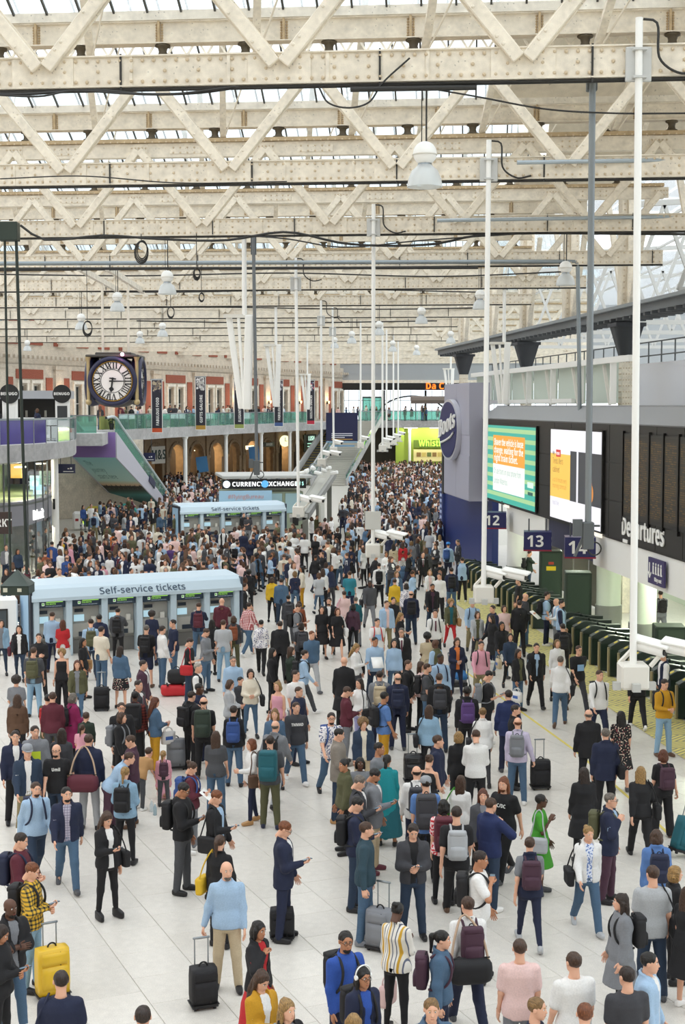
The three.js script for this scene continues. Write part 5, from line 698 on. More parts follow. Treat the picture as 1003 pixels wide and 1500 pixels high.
// ---------------------------------------------------------------- people: distance fields meshed with surface nets
const sm = (a, b, k) => { const h = Math.max(k - Math.abs(a - b), 0) / k; return Math.min(a, b) - h * h * k * 0.25; };
const smax = (a, b, k) => -sm(-a, -b, k);
function surfNet(f, lo, hi, c) {
  const nx = Math.ceil((hi[0] - lo[0]) / c) + 1, ny = Math.ceil((hi[1] - lo[1]) / c) + 1, nz = Math.ceil((hi[2] - lo[2]) / c) + 1, v = new Float32Array(nx * ny * nz), BS = 5, R = c * BS * 0.87 * 1.7;
  for (let bz = 0; bz < nz; bz += BS) for (let by = 0; by < ny; by += BS) for (let bx_ = 0; bx_ < nx; bx_ += BS) {
    const m = f(lo[0] + (bx_ + BS / 2) * c, lo[1] + (by + BS / 2) * c, lo[2] + (bz + BS / 2) * c), far = Math.abs(m) > R;
    for (let z = bz; z < Math.min(nz, bz + BS); z++) for (let y = by; y < Math.min(ny, by + BS); y++) for (let x = bx_; x < Math.min(nx, bx_ + BS); x++) v[x + nx * (y + ny * z)] = far ? m : f(lo[0] + x * c, lo[1] + y * c, lo[2] + z * c);
  }
  const id = new Int32Array(nx * ny * nz).fill(-1), P = [], I = [], at_ = (x, y, z) => v[x + nx * (y + ny * z)];
  for (let z = 0; z < nz - 1; z++) for (let y = 0; y < ny - 1; y++) for (let x = 0; x < nx - 1; x++) {
    let mask = 0; for (let k = 0; k < 8; k++) if (at_(x + (k & 1), y + (k >> 1 & 1), z + (k >> 2)) < 0) mask |= 1 << k;
    if (mask === 0 || mask === 255) continue;
    let sx = 0, sy = 0, sz = 0, n = 0;
    for (let a = 0; a < 8; a++) for (const b of [1, 2, 4]) { if (a & b) continue; const e = a | b; if ((mask >> a & 1) === (mask >> e & 1)) continue; const va = at_(x + (a & 1), y + (a >> 1 & 1), z + (a >> 2)), vb = at_(x + (e & 1), y + (e >> 1 & 1), z + (e >> 2)), t = va / (va - vb); sx += (a & 1) + (b === 1 ? t : 0); sy += (a >> 1 & 1) + (b === 2 ? t : 0); sz += (a >> 2) + (b === 4 ? t : 0); n++; }
    id[x + nx * (y + ny * z)] = P.length / 3; P.push(lo[0] + (x + sx / n) * c, lo[1] + (y + sy / n) * c, lo[2] + (z + sz / n) * c);
  }
  const q = (a, b, c_, d, fl) => { if (a < 0 || b < 0 || c_ < 0 || d < 0) return; fl ? I.push(a, b, c_, a, c_, d) : I.push(a, c_, b, a, d, c_); }, ix = (x, y, z) => id[x + nx * (y + ny * z)];
  for (let z = 1; z < nz - 1; z++) for (let y = 1; y < ny - 1; y++) for (let x = 1; x < nx - 1; x++) {
    const s = at_(x, y, z) < 0;
    if (s !== at_(x + 1, y, z) < 0) q(ix(x, y - 1, z - 1), ix(x, y, z - 1), ix(x, y, z), ix(x, y - 1, z), s);
    if (s !== at_(x, y + 1, z) < 0) q(ix(x - 1, y, z - 1), ix(x - 1, y, z), ix(x, y, z), ix(x, y, z - 1), s);
    if (s !== at_(x, y, z + 1) < 0) q(ix(x - 1, y - 1, z), ix(x, y - 1, z), ix(x, y, z), ix(x - 1, y, z), s);
  }
  const N = new Float32Array(P.length), UV = new Float32Array(P.length / 3 * 2), e = c * 0.5;
  for (let k = 0; k < P.length; k += 3) {
    const x = P[k], y = P[k + 1], z = P[k + 2], g = [f(x + e, y, z) - f(x - e, y, z), f(x, y + e, z) - f(x, y - e, z), f(x, y, z + e) - f(x, y, z - e)], l = Math.hypot(...g) || 1;
    N[k] = g[0] / l; N[k + 1] = g[1] / l; N[k + 2] = g[2] / l; UV[k / 3 * 2] = x + 0.3 * z; UV[k / 3 * 2 + 1] = y;
  }
  const G = new THREE.BufferGeometry(); G.setAttribute('position', new THREE.Float32BufferAttribute(P, 3)); G.setAttribute('normal', new THREE.BufferAttribute(N, 3)); G.setAttribute('uv', new THREE.BufferAttribute(UV, 2)); G.setIndex(I); return G;
}
const cone = (a, b, ra, rb) => { const dx = b[0] - a[0], dy = b[1] - a[1], dz = b[2] - a[2], L2 = dx * dx + dy * dy + dz * dz; return (x, y, z) => { const px = x - a[0], py = y - a[1], pz = z - a[2]; let t = (px * dx + py * dy + pz * dz) / L2; t = t < 0 ? 0 : t > 1 ? 1 : t; const qx = px - dx * t, qy = py - dy * t, qz = pz - dz * t; return Math.sqrt(qx * qx + qy * qy + qz * qz) - (ra + (rb - ra) * t); }; };
const ell = (cx, cy, cz, rx, ry, rz) => { const m = Math.min(rx, ry, rz); return (x, y, z) => { const a = (x - cx) / rx, b = (y - cy) / ry, c = (z - cz) / rz, k = Math.sqrt(a * a + b * b + c * c); return k < 1e-4 ? -m : (k - 1) * (k > 0.3 ? k / Math.sqrt((a / rx) ** 2 + (b / ry) ** 2 + (c / rz) ** 2) : m); }; };
const noise3 = (x, y, z, f) => PN.noise(x * f + 11.3, y * f + 5.1, z * f + 7.7);

// ---- posing: degrees; arm [forward, out, elbow, inward], leg [forward, out, knee]
const D2R = Math.PI / 180;
const POSES = {
  stand: { aL: [4, 7, 12, 10], aR: [6, 7, 14, 10], lL: [2, 3, 2], lR: [-2, 4, 3] },
  relax: { aL: [8, 8, 22, 18], aR: [-4, 8, 16, 8], lL: [6, 4, 10], lR: [-3, 4, 2] },
  phone: { aL: [4, 7, 14, 10], aR: [14, 6, 92, 30], lL: [2, 4, 3], lR: [-2, 4, 3], head: [0, 26], grip: 'R', item: 'R' },
  both: { aL: [12, 6, 88, 40], aR: [14, 6, 90, 38], lL: [2, 4, 3], lR: [-2, 4, 3], head: [0, 24], grip: 'LR', item: 'R' },
  walk: { aL: [-20, 7, 14, 5], aR: [22, 7, 24, 10], lL: [24, 2, 6], lR: [-16, 2, 22], lean: 3 },
  walk2: { aL: [20, 7, 24, 10], aR: [-18, 7, 14, 5], lL: [-15, 2, 24], lR: [22, 2, 6], lean: 3 },
  ear: { aL: [4, 7, 14, 10], aR: [38, 28, 142, 38], lL: [2, 4, 3], lR: [-3, 4, 3], head: [-8, 6], grip: 'R', item: 'R' },
  cross: { aL: [16, 6, 96, 66], aR: [14, 8, 100, 62], lL: [1, 5, 2], lR: [-1, 4, 2] },
  case: { aL: [4, 7, 14, 10], aR: [-6, 14, 10, 0], lL: [4, 4, 4], lR: [-3, 4, 3], grip: 'R' },
  strap: { aL: [4, 7, 14, 10], aR: [18, 12, 138, 22], lL: [3, 3, 4], lR: [-4, 3, 3], grip: 'R' },
  hold: { aL: [10, 8, 80, 36], aR: [12, 8, 82, 36], lL: [2, 4, 3], lR: [-2, 4, 3], head: [0, 14], grip: 'LR' },
  reach: { aL: [10, 8, 30, 15], aR: [48, 8, 46, 14], lL: [3, 4, 4], lR: [-3, 4, 3], head: [0, 14] },
  hip: { aL: [-12, 34, 84, 74], aR: [4, 8, 18, 10], lL: [1, 6, 2], lR: [-1, 4, 2] },
  lean: { aL: [30, 8, 40, 20], aR: [34, 8, 44, 20], lL: [6, 4, 8], lR: [-4, 4, 4], lean: 34, head: [0, -10] },
  sit: { aL: [30, 10, 50, 25], aR: [34, 10, 60, 25], lL: [84, 14, 140], lR: [88, 10, 132], lean: 10, head: [0, 18] },
  bagarm: { aL: [10, 10, 78, 16], aR: [2, 8, 14, 8], lL: [8, 3, 4], lR: [-6, 3, 6], grip: 'L' },
};
function skeleton(pose, o) {
  const fem = o.fem, J = {}, S = [fem ? 0.15 : 0.172, 1.395, 0], lean = (pose.lean ?? 0) * D2R, cl = Math.cos(lean), sl = Math.sin(lean);
  const legs = ['L', 'R'].map((k) => { const s = k === 'L' ? 1 : -1, [f, out, kn] = pose['l' + k], d = (p) => [s * Math.sin(out * D2R) * Math.cos(p * D2R), -Math.cos(p * D2R) * Math.cos(out * D2R), Math.sin(p * D2R)], a = d(f), b = d(f - kn); return { s, a, b, shin: f - kn, hip: [s * 0.088, 0, 0] }; });
  const drop = legs.map((l) => 0.43 * -l.a[1] + 0.42 * -l.b[1]), ph = pose === POSES.sit ? 0.16 : Math.max(...drop) + 0.075; // pelvis height over the floor
  J.pelvis = ph; const T = (p) => { const y = p[1] - 0.92; return [p[0], ph + y * cl - p[2] * sl, y * sl + p[2] * cl]; }; J.T = T; J.lean = lean;
  legs.forEach((l, i) => { const k = i ? 'R' : 'L', h = [l.hip[0], ph, 0], kn = [h[0] + l.a[0] * 0.43, h[1] + l.a[1] * 0.43, l.a[2] * 0.43], an = [kn[0] + l.b[0] * 0.42, kn[1] + l.b[1] * 0.42, kn[2] + l.b[2] * 0.42]; J['hip' + k] = h; J['knee' + k] = kn; J['ankle' + k] = an; J['foot' + k] = l.shin < -8 ? Math.min(40, -l.shin * 0.9) : l.shin > 12 ? -10 : 0; });
  for (const k of ['L', 'R']) {
    const s = k === 'L' ? 1 : -1, [f, out, el, inw] = pose['a' + k].map((x) => x * D2R), sh = T([s * S[0], S[1], -0.005]);
    let u = [s * Math.sin(out), -Math.cos(out) * Math.cos(f), Math.cos(out) * Math.sin(f)]; u = [u[0], u[1] * cl - u[2] * sl, u[1] * sl + u[2] * cl];
    const e = [sh[0] + u[0] * 0.285, sh[1] + u[1] * 0.285, sh[2] + u[2] * 0.285]; let w = [-s * Math.sin(inw), 0, Math.cos(inw)], dt = w[0] * u[0] + w[1] * u[1] + w[2] * u[2]; w = w.map((q, i) => q - dt * u[i]); const wl = Math.hypot(...w); w = w.map((q) => q / wl);
    const fd = u.map((q, i) => q * Math.cos(el) + w[i] * Math.sin(el)), wr = e.map((q, i) => q + fd[i] * 0.255); J['sh' + k] = sh; J['el' + k] = e; J['wr' + k] = wr; J['fd' + k] = fd;
  }
  J.neck = T([0, 1.46, -0.012]); J.head = T([0, 1.622, 0.02]); J.hy = (pose.head?.[0] ?? 0) + (o.hy ?? 0); J.hp = (pose.head?.[1] ?? 0) + (o.hp ?? 0); return J;
}
const LOFT = { m: [[0.78, 0.13, 0.08], [0.84, 0.165, 0.112], [0.92, 0.168, 0.12], [1.0, 0.16, 0.116], [1.1, 0.152, 0.108], [1.22, 0.164, 0.114], [1.34, 0.178, 0.12], [1.4, 0.16, 0.105], [1.45, 0.108, 0.08], [1.5, 0.066, 0.064]], f: [[0.78, 0.13, 0.085], [0.84, 0.17, 0.118], [0.92, 0.175, 0.125], [1.0, 0.158, 0.112], [1.1, 0.13, 0.095], [1.2, 0.142, 0.104], [1.3, 0.15, 0.125], [1.385, 0.138, 0.098], [1.445, 0.09, 0.075], [1.5, 0.058, 0.058]] };
function loft(tab, off, y0, y1) { // elliptical sections; off may vary with height
  const of = typeof off === 'function' ? off : () => off;
  return (x, y, z) => { const q = y < tab[0][0] ? tab[0][0] : y > tab[tab.length - 1][0] ? tab[tab.length - 1][0] : y; let i = 0; while (i < tab.length - 2 && q > tab[i + 1][0]) i++; const t = (q - tab[i][0]) / (tab[i + 1][0] - tab[i][0]), o = of(q), w = tab[i][1] + (tab[i + 1][1] - tab[i][1]) * t + o, d = tab[i][2] + (tab[i + 1][2] - tab[i][2]) * t + o; const a = Math.abs(x / w), b = Math.abs(z / d), k = Math.sqrt(a * a + b * b), s = (k - 1) * Math.min(w, d) * (a > b ? 1.15 : 1); return Math.max(s, y - y1, y0 - y); };
}
function inTorso(J, f) { const cl = Math.cos(J.lean), sn = Math.sin(J.lean); return (x, y, z) => { const a = y - J.pelvis; return f(x, 0.92 + a * cl + z * sn, -a * sn + z * cl); }; }
const bounds = (J, pad = 0.2) => { const l = [9, 9, 9], h = [-9, -9, -9]; for (const k in J) { const p = J[k]; if (Array.isArray(p) && p.length === 3) for (let i = 0; i < 3; i++) { l[i] = Math.min(l[i], p[i]); h[i] = Math.max(h[i], p[i]); } } return [l.map((q) => q - pad), h.map((q) => q + pad)]; };
const CELL = { A: 0.026, B: 0.038, C: 0.055 }, HEADC = { A: 0.012, B: 0.02, C: 0.026 }, HAIRC = { A: 0.016, B: 0.025, C: 0.034 };
function bodyGeo(J, o, bare) { // bare: {arm, leg, chest} how much skin shows
  const tab = LOFT[o.fem ? 'f' : 'm'], th = o.fem ? 0.9 : 1, parts = [];
  const torso = inTorso(J, loft(tab, bare.chest ? -0.004 : -0.03, 0.8, 1.49)); parts.push(torso, cone(J.T([0, 1.4, -0.015]), [J.head[0], J.head[1] - 0.03, J.head[2] - 0.02], 0.06 * th, 0.05 * th));
  for (const k of ['L', 'R']) { const ar = bare.arm > 1 ? 1 : 0.75; parts.push(cone(J['sh' + k], J['el' + k], 0.05 * th * ar, 0.04 * th), cone(J['el' + k], J['wr' + k], 0.04 * th, 0.029 * th)); const lr = bare.leg ? 1 : 0.7; parts.push(cone(J['hip' + k], J['knee' + k], 0.082 * lr, 0.054 * lr), cone(J['knee' + k], J['ankle' + k], 0.054 * lr, 0.037 * lr)); const a = J['ankle' + k]; parts.push(cone([a[0], a[1] - 0.02, a[2]], [a[0], a[1] - 0.04, a[2] + 0.1], 0.03, 0.025)); }
  const f = (x, y, z) => { let d = 1; for (const p of parts) d = sm(d, p(x, y, z), 0.035); return d; };
  const [lo, hi] = bounds({ ...J, head: J.neck }, 0.14); hi[1] = Math.max(hi[1], J.head[1]); return surfNet(f, lo, hi, CELL[o.tier] * (o.tier === 'A' ? 1.2 : 1.35));
}
const headCache = {};
function headGeo(tier, fem) {
  return headCache[tier + fem] ??= (() => {
    const w = fem ? 0.94 : 1, cr = ell(0, 0.032, -0.012, 0.077 * w, 0.086, 0.097), fc = ell(0, -0.03, 0.022, 0.063 * w, 0.078, 0.07), jaw = ell(0, -0.075, 0.03, 0.047 * w, 0.04, 0.052), nb = cone([0, 0.01, 0.083], [0, -0.026, 0.1], 0.011, 0.0145), chin = ell(0, -0.1, 0.062, 0.022, 0.018, 0.02), lips = ell(0, -0.062, 0.083, 0.023, 0.01, 0.012), eL = ell(0.081 * w, 0, -0.008, 0.01, 0.031, 0.02), eR = ell(-0.081 * w, 0, -0.008, 0.01, 0.031, 0.02), sL = ell(0.029, 0.014, 0.095, 0.017, 0.011, 0.014), sR = ell(-0.029, 0.014, 0.095, 0.017, 0.011, 0.014), nk = cone([0, -0.06, -0.02], [0, -0.14, -0.035], 0.054 * w, 0.054 * w);
    const f = (x, y, z) => { let d = sm(cr(x, y, z), fc(x, y, z), 0.035); d = sm(d, jaw(x, y, z), 0.03); d = sm(d, chin(x, y, z), 0.02); d = sm(d, nk(x, y, z), 0.02); if (tier !== 'C') { d = smax(d, -Math.min(sL(x, y, z), sR(x, y, z)), 0.012); d = sm(d, nb(x, y, z), 0.012); d = sm(d, lips(x, y, z), 0.008); d = sm(d, eL(x, y, z), 0.008); d = sm(d, eR(x, y, z), 0.008); } else d = sm(d, nb(x, y, z), 0.01); return d; };
    return surfNet(f, [-0.11, -0.16, -0.13], [0.11, 0.14, 0.14], HEADC[tier]);
  })();
}
const hairCache = {};
function hairGeo(kind, tier, fem) {
  return hairCache[kind + tier + fem] ??= (() => {
    const cap = ell(0, 0.037, -0.016, 0.083, 0.09, 0.103), face_ = kind === 'short' || kind === 'balding' ? ell(0, -0.035, 0.1, 0.076, 0.113, 0.075) : ell(0, -0.045, 0.1, 0.074, 0.11, 0.085), big = kind === 'curly' ? ell(0, 0.03, -0.025, 0.125, 0.125, 0.135) : kind === 'afro' ? ell(0, 0.05, -0.02, 0.13, 0.125, 0.13) : null;
    const parts = [];
    if (kind === 'long') parts.push(ell(0, -0.14, -0.075, 0.098, 0.27, 0.05), cone([0.07, 0.0, -0.02], [0.085, -0.2, 0.0], 0.035, 0.02), cone([-0.07, 0.0, -0.02], [-0.085, -0.2, 0.0], 0.035, 0.02));
    if (kind === 'bob') parts.push(ell(0, -0.05, -0.045, 0.1, 0.105, 0.08), cone([0.078, 0.02, 0.01], [0.08, -0.1, 0.015], 0.03, 0.022), cone([-0.078, 0.02, 0.01], [-0.08, -0.1, 0.015], 0.03, 0.022));
    if (kind === 'pony') parts.push(cone([0, 0.05, -0.1], [0, 0.03, -0.15], 0.03, 0.032), cone([0, 0.03, -0.15], [0, -0.2, -0.15], 0.038, 0.014));
    if (kind === 'bun') parts.push(ell(0, 0.07, -0.12, 0.045, 0.042, 0.042));
    if (kind === 'braid') parts.push(cone([0, 0.0, -0.1], [0.01, -0.25, -0.13], 0.036, 0.03), cone([0.01, -0.25, -0.13], [0.01, -0.62, -0.12], 0.03, 0.014));
    const cut = kind === 'short' || kind === 'balding' ? -0.055 : kind === 'long' || kind === 'bob' || kind === 'curly' ? -1 : -0.07;
    const amp = kind === 'curly' || kind === 'afro' ? 0.018 : 0.009, fr = kind === 'curly' || kind === 'afro' ? 38 : 30;
    const f = (x, y, z) => { let d = big ? sm(cap(x, y, z), big(x, y, z), 0.02) : cap(x, y, z); d = Math.max(d, cut - y - (z > 0 ? -z * 0.5 : 0)); for (const p of parts) d = sm(d, p(x, y, z), 0.02); d -= amp * PN.noise(x * fr + 3, y * fr * 0.5 + 1, z * fr + 9); d = smax(d, -face_(x, y, z), 0.015); if (kind === 'balding') d = Math.max(d, y - 0.035); return d; };
    return surfNet(f, [-0.17, kind === 'braid' ? -0.66 : -0.45, -0.21], [0.17, 0.2, 0.13], HAIRC[tier]);
  })();
}
function capGeo() { return cached('hat', () => new GB().add(lathe([[0, 0.145], [0.05, 0.14], [0.085, 0.115], [0.1, 0.07], [0.1, 0.035], [0.09, 0.03]], 20), tr(0, 0, -0.012)).add(new THREE.CylinderGeometry(0.085, 0.085, 0.008, 20, 1, false, -Math.PI / 2, Math.PI), tr(0, 0.04, 0.062, 0.12, 0, 0)).build()); }
function tubeOn(rings, seg) { // rings: [center, radius] swept, closed ends
  const g = new THREE.BufferGeometry(), P = [], I = [], N = []; let up = V(0.3, 0.2, 1);
  rings.forEach(([c, r], k) => { const d = (k + 1 < rings.length ? rings[k + 1][0].clone().sub(c) : c.clone().sub(rings[k - 1][0])).normalize(), x = d.clone().cross(up).normalize(), y = d.clone().cross(x); for (let s = 0; s < seg; s++) { const a = s / seg * Math.PI * 2, n = x.clone().multiplyScalar(Math.cos(a)).addScaledVector(y, Math.sin(a)); P.push(c.x + n.x * r, c.y + n.y * r, c.z + n.z * r); N.push(n.x, n.y, n.z); } });
  for (let k = 0; k + 1 < rings.length; k++) for (let s = 0; s < seg; s++) { const a = k * seg + s, b = k * seg + (s + 1) % seg, c = a + seg, d = b + seg; I.push(a, b, c, b, d, c); }
  const e = P.length / 3, l = rings[rings.length - 1], pr = rings[rings.length - 2], tip = l[0].clone().add(l[0].clone().sub(pr[0]).normalize().multiplyScalar(l[1] * 0.8)); P.push(tip.x, tip.y, tip.z); const tn = l[0].clone().sub(pr[0]).normalize(); N.push(tn.x, tn.y, tn.z); for (let s = 0; s < seg; s++) I.push((rings.length - 1) * seg + s, (rings.length - 1) * seg + (s + 1) % seg, e);
  g.setAttribute('position', new THREE.Float32BufferAttribute(P, 3)); g.setAttribute('normal', new THREE.Float32BufferAttribute(N, 3)); g.setAttribute('uv', new THREE.Float32BufferAttribute(new Array(P.length / 3 * 2).fill(0), 2)); g.setIndex(I); return g;
}
function roundBox(w, h, d, r, n = 4) {
  return cached('rb' + [w, h, d, r, n], () => { const g = new THREE.BoxGeometry(w, h, d, n, n, n), p = g.attributes.position, nn = g.attributes.normal, c = V(0, 0, 0), q = V(0, 0, 0); for (let k = 0; k < p.count; k++) { q.fromBufferAttribute(p, k); c.set(Math.max(-w / 2 + r, Math.min(w / 2 - r, q.x)), Math.max(-h / 2 + r, Math.min(h / 2 - r, q.y)), Math.max(-d / 2 + r, Math.min(d / 2 - r, q.z))); q.sub(c); if (q.lengthSq() < 1e-12) continue; q.normalize(); nn.setXYZ(k, q.x, q.y, q.z); p.setXYZ(k, c.x + q.x * r, c.y + q.y * r, c.z + q.z * r); } return g; });
}
function handGeo(grip, tier) { // wrist at origin, fingers along +y, palm faces +z, thumb towards +x
  return cached('hand' + grip + tier, () => {
    const b = new GB(), seg = tier === 'A' ? 6 : 4, curl = (grip ? 62 : 20) * D2R; b.add(roundBox(0.082, 0.1, 0.03, 0.014, tier === 'A' ? 3 : 2), tr(0, 0.05, 0)); b.add(tubeOn([[V(0, -0.03, 0), 0.029], [V(0, 0.02, 0), 0.026]], 8));
    if (tier === 'C') { b.add(roundBox(0.074, 0.08, 0.024, 0.011, 2), tr(0, 0.125, grip ? 0.025 : 0.008, grip ? 0.9 : 0.2)); b.add(tubeOn([[V(0.035, 0.03, 0.005), 0.013], [V(0.06, 0.08, 0.015), 0.01]], 4)); return b.build(); }
    [[0.03, 0.09, 0.07], [0.0105, 0.094, 0.078], [-0.0105, 0.092, 0.072], [-0.03, 0.086, 0.056]].forEach(([x, y, L], k) => { let p = V(x, y, 0), a = curl * 0.6 + k * 0.05; const r = [[p.clone(), 0.0098]]; for (let s = 0; s < 3; s++) { p = p.clone().add(V(x * 0.06, Math.cos(a) * L * [0.45, 0.3, 0.25][s], Math.sin(a) * L * [0.45, 0.3, 0.25][s])); r.push([p.clone(), 0.0092 - s * 0.0011]); a += curl * 0.75; } b.add(tubeOn(r, seg)); });
    b.add(tubeOn([[V(0.033, 0.02, 0.004), 0.0135], [V(0.054, 0.052, 0.014), 0.0115], [V(grip ? 0.05 : 0.064, 0.085, grip ? 0.035 : 0.022), 0.0098]], seg)); return b.build();
  });
}
const faceBits = cached('facebits', () => { // eyes, brows, mouth with their own vertex colours (kind per vertex)
  const out = []; const add = (g, kind) => out.push([g, kind]);
  for (const s of [-1, 1]) { add(new GB().add(new THREE.SphereGeometry(0.0115, 8, 6), tr(s * 0.029, 0.0125, 0.0765)).build(), 'white'); add(new GB().add(new THREE.SphereGeometry(0.0075, 6, 5), tr(s * 0.029, 0.0125, 0.0825)).build(), 'iris'); add(new GB().add(roundBox(0.034, 0.007, 0.01, 0.003, 2), tr(s * 0.03, 0.034, 0.088, 0, s * 0.25, -s * 0.08)).build(), 'hair'); }
  add(new GB().add(roundBox(0.042, 0.007, 0.012, 0.003, 2), tr(0, -0.061, 0.0925)).build(), 'lip'); return out;
});
function skinBody(J, o, bare, skin, hairC) {
  const b = new GB(); b.c = []; const put = (g, m, col) => { const k = g.attributes.position.count; b.add(g, m); for (let q = 0; q < k; q++) b.c.push(col.r, col.g, col.b); };
  const sc = new THREE.Color(skin), hs = o.kid ? 1.2 : 0.96; put(bodyCached(J, o, bare), null, sc);
  const H = new THREE.Matrix4().compose(V(...J.head), new THREE.Quaternion().setFromEuler(new THREE.Euler((J.hp + J.lean / D2R * 0.5) * D2R, J.hy * D2R, 0, 'YXZ')), V(hs, hs, hs)); o.H = H;
  put(headGeo(o.tier, o.fem), H, sc);
  if (o.tier !== 'C') { const cols = { white: new THREE.Color('#e9e2da'), iris: new THREE.Color('#2a1d16'), hair: new THREE.Color(hairC), lip: sc.clone().lerp(new THREE.Color('#9c3c3c'), 0.55) }; for (const [g, k] of faceBits) if (o.tier === 'A' || k !== 'white') put(g, H, cols[k]); }
  for (const k of ['L', 'R']) { const s = k === 'L' ? 1 : -1, y = V(...J['fd' + k]).normalize(); let z = V(-s, 0, 0.15).addScaledVector(y, s * y.x - 0.15 * y.z); if (z.length() < 0.2) z = V(0, 1, 0); z.normalize(); if (o.palmUp?.includes(k)) { z = V(0, 1, -0.3); z.addScaledVector(y, -z.dot(y)).normalize(); } let x = y.clone().cross(z); const m = new THREE.Matrix4().makeBasis(x.clone().multiplyScalar(s > 0 ? 1 : 1), y, z).setPosition(V(...J['wr' + k])); const th = V(0, 0, 1).dot(x) > 0 || V(0, 1, 0).dot(x) > 0.5 ? 1 : -1; if (th < 0) m.multiply(new THREE.Matrix4().makeScale(-1, 1, 1)); put(handGeo(o.grip?.includes(k) ? 1 : 0, o.tier), m, sc); o['hand' + k] = V(...J['wr' + k]).addScaledVector(y, 0.08).addScaledVector(z, 0.02); o['handX' + k] = m; }
  return b.build();
}
const bodyCache = {};
function bodyCached(J, o, bare) { return bodyCache[[o.pk, o.tier, o.fem, bare.arm, bare.leg, bare.chest]] ??= bodyGeo(J, o, bare); }
const skirtTab = (len, fl, fem) => [[0.92 - len, 0.2 + fl, 0.16 + fl], [0.7, 0.2 + fl * 0.45, 0.15 + fl * 0.4], [0.92, 0.178, 0.128], [1.0, 0.16, 0.115], [1.1, 0.14, 0.1]];
const clothCache = {};
function topGeo(J, o, kind, inner) { // kind: tee shirt vest jacket suit coat hoodie dress gilet
  return clothCache['t' + [o.pk, o.tier, o.fem, kind, inner]] ??= (() => {
    const tab = LOFT[o.fem ? 'f' : 'm'], outer = ['jacket', 'suit', 'coat', 'hoodie', 'gilet'].includes(kind), off = kind === 'coat' ? 0.034 : outer ? 0.027 : 0.013, hem = { tee: 0.84, shirt: 0.86, vest: 0.86, jacket: 0.85, suit: 0.78, coat: 0.5, hoodie: 0.86, dress: 0.9, gilet: 0.84 }[kind] ?? 0.85;
    const long_ = !['tee', 'vest', 'dress', 'gilet', 'sdress'].includes(kind), sleeve = kind === 'vest' || kind === 'gilet' ? 0 : kind === 'tee' || kind === 'dress' ? 0.72 : 1.92;
    const L = tab.map((r) => [...r]); if (kind === 'coat') { L[0] = [0.78, 0.19, 0.15]; L.unshift([0.5, 0.24, 0.2]); } else if (kind === 'suit') L[0] = [0.78, 0.168, 0.12];
    const neck = kind === 'vest' ? 1.41 : kind === 'tee' || kind === 'dress' ? 1.47 : 1.485;
    const body = inTorso(J, loft(L, (y) => off + (outer ? (y < 1.08 ? 0.006 : 0) : o.under ? 0.002 : y < 1.0 ? 0.022 : y < 1.12 ? 0.022 * (1.12 - y) / 0.12 : 0), hem, neck)), parts = [body], ar = outer ? 0.024 : sleeve < 1 ? 0.02 : 0.014, th = o.fem ? 0.9 : 1;
    if (sleeve) for (const k of ['L', 'R']) { const s = J['sh' + k], e = J['el' + k], w = J['wr' + k]; if (sleeve <= 1) parts.push(cone(s, s.map((q, i) => q + (e[i] - q) * sleeve), 0.05 * th + ar, 0.048 * th + ar)); else parts.push(cone(s, e, 0.05 * th + ar, 0.042 * th + ar), cone(e, e.map((q, i) => q + (w[i] - q) * 0.95), 0.042 * th + ar, 0.032 * th + ar * 0.8)); }
    if (kind === 'dress') parts.push(inTorso(J, loft(skirtTab(0.42, 0.07), 0.01, 0.5, 1.1)));
    const collar = kind === 'shirt' || outer ? inTorso(J, (x, y, z) => { const q = Math.hypot(x / 1.05, z + 0.008) - (outer ? 0.078 : 0.068), h = y - 1.48 + z * 0.35; return Math.hypot(q, h * 0.55) - (outer ? 0.02 : 0.014); }) : null;
    const hood = kind === 'hoodie' ? inTorso(J, ell(0, 1.45, -0.1, 0.11, 0.07, 0.06)) : null;
    const wedge = outer && inner ? inTorso(J, (x, y, z) => z < 0.02 ? 1 : Math.abs(x) - (kind === 'suit' ? Math.max(0.004, (y - 1.1) * 0.16) : 0.03 + (y > 1.2 ? (y - 1.2) * 0.12 : (1.2 - y) * 0.05))) : null, core = wedge ? inTorso(J, loft(tab, -0.02, 0, 1.6)) : null;
    const amp = outer ? 0.008 : 0.0065;
    const f = (x, y, z) => { let d = 1; for (const p of parts) d = sm(d, p(x, y, z), 0.045); if (d < 0.06 && o.tier !== 'C') d -= amp * noise3(x, y * 0.7, z, 11); if (collar) d = sm(d, collar(x, y, z), 0.012); if (hood) d = sm(d, hood(x, y, z), 0.03); if (wedge) d = Math.max(d, -Math.max(wedge(x, y, z), -core(x, y, z))); return d; };
    const [lo, hi] = bounds({ sL: J.shL, sR: J.shR, eL: J.elL, eR: J.elR, wL: J.wrL, wR: J.wrR, n: J.neck, p: [0, J.pelvis - (kind === 'coat' ? 0.45 : kind === 'dress' ? 0.45 : 0.12), 0] }, kind === 'coat' || kind === 'dress' ? 0.3 : 0.17); return surfNet(f, lo, hi, CELL[o.tier] * (kind === 'tee' && o.under ? 1.3 : 1));
  })();
}
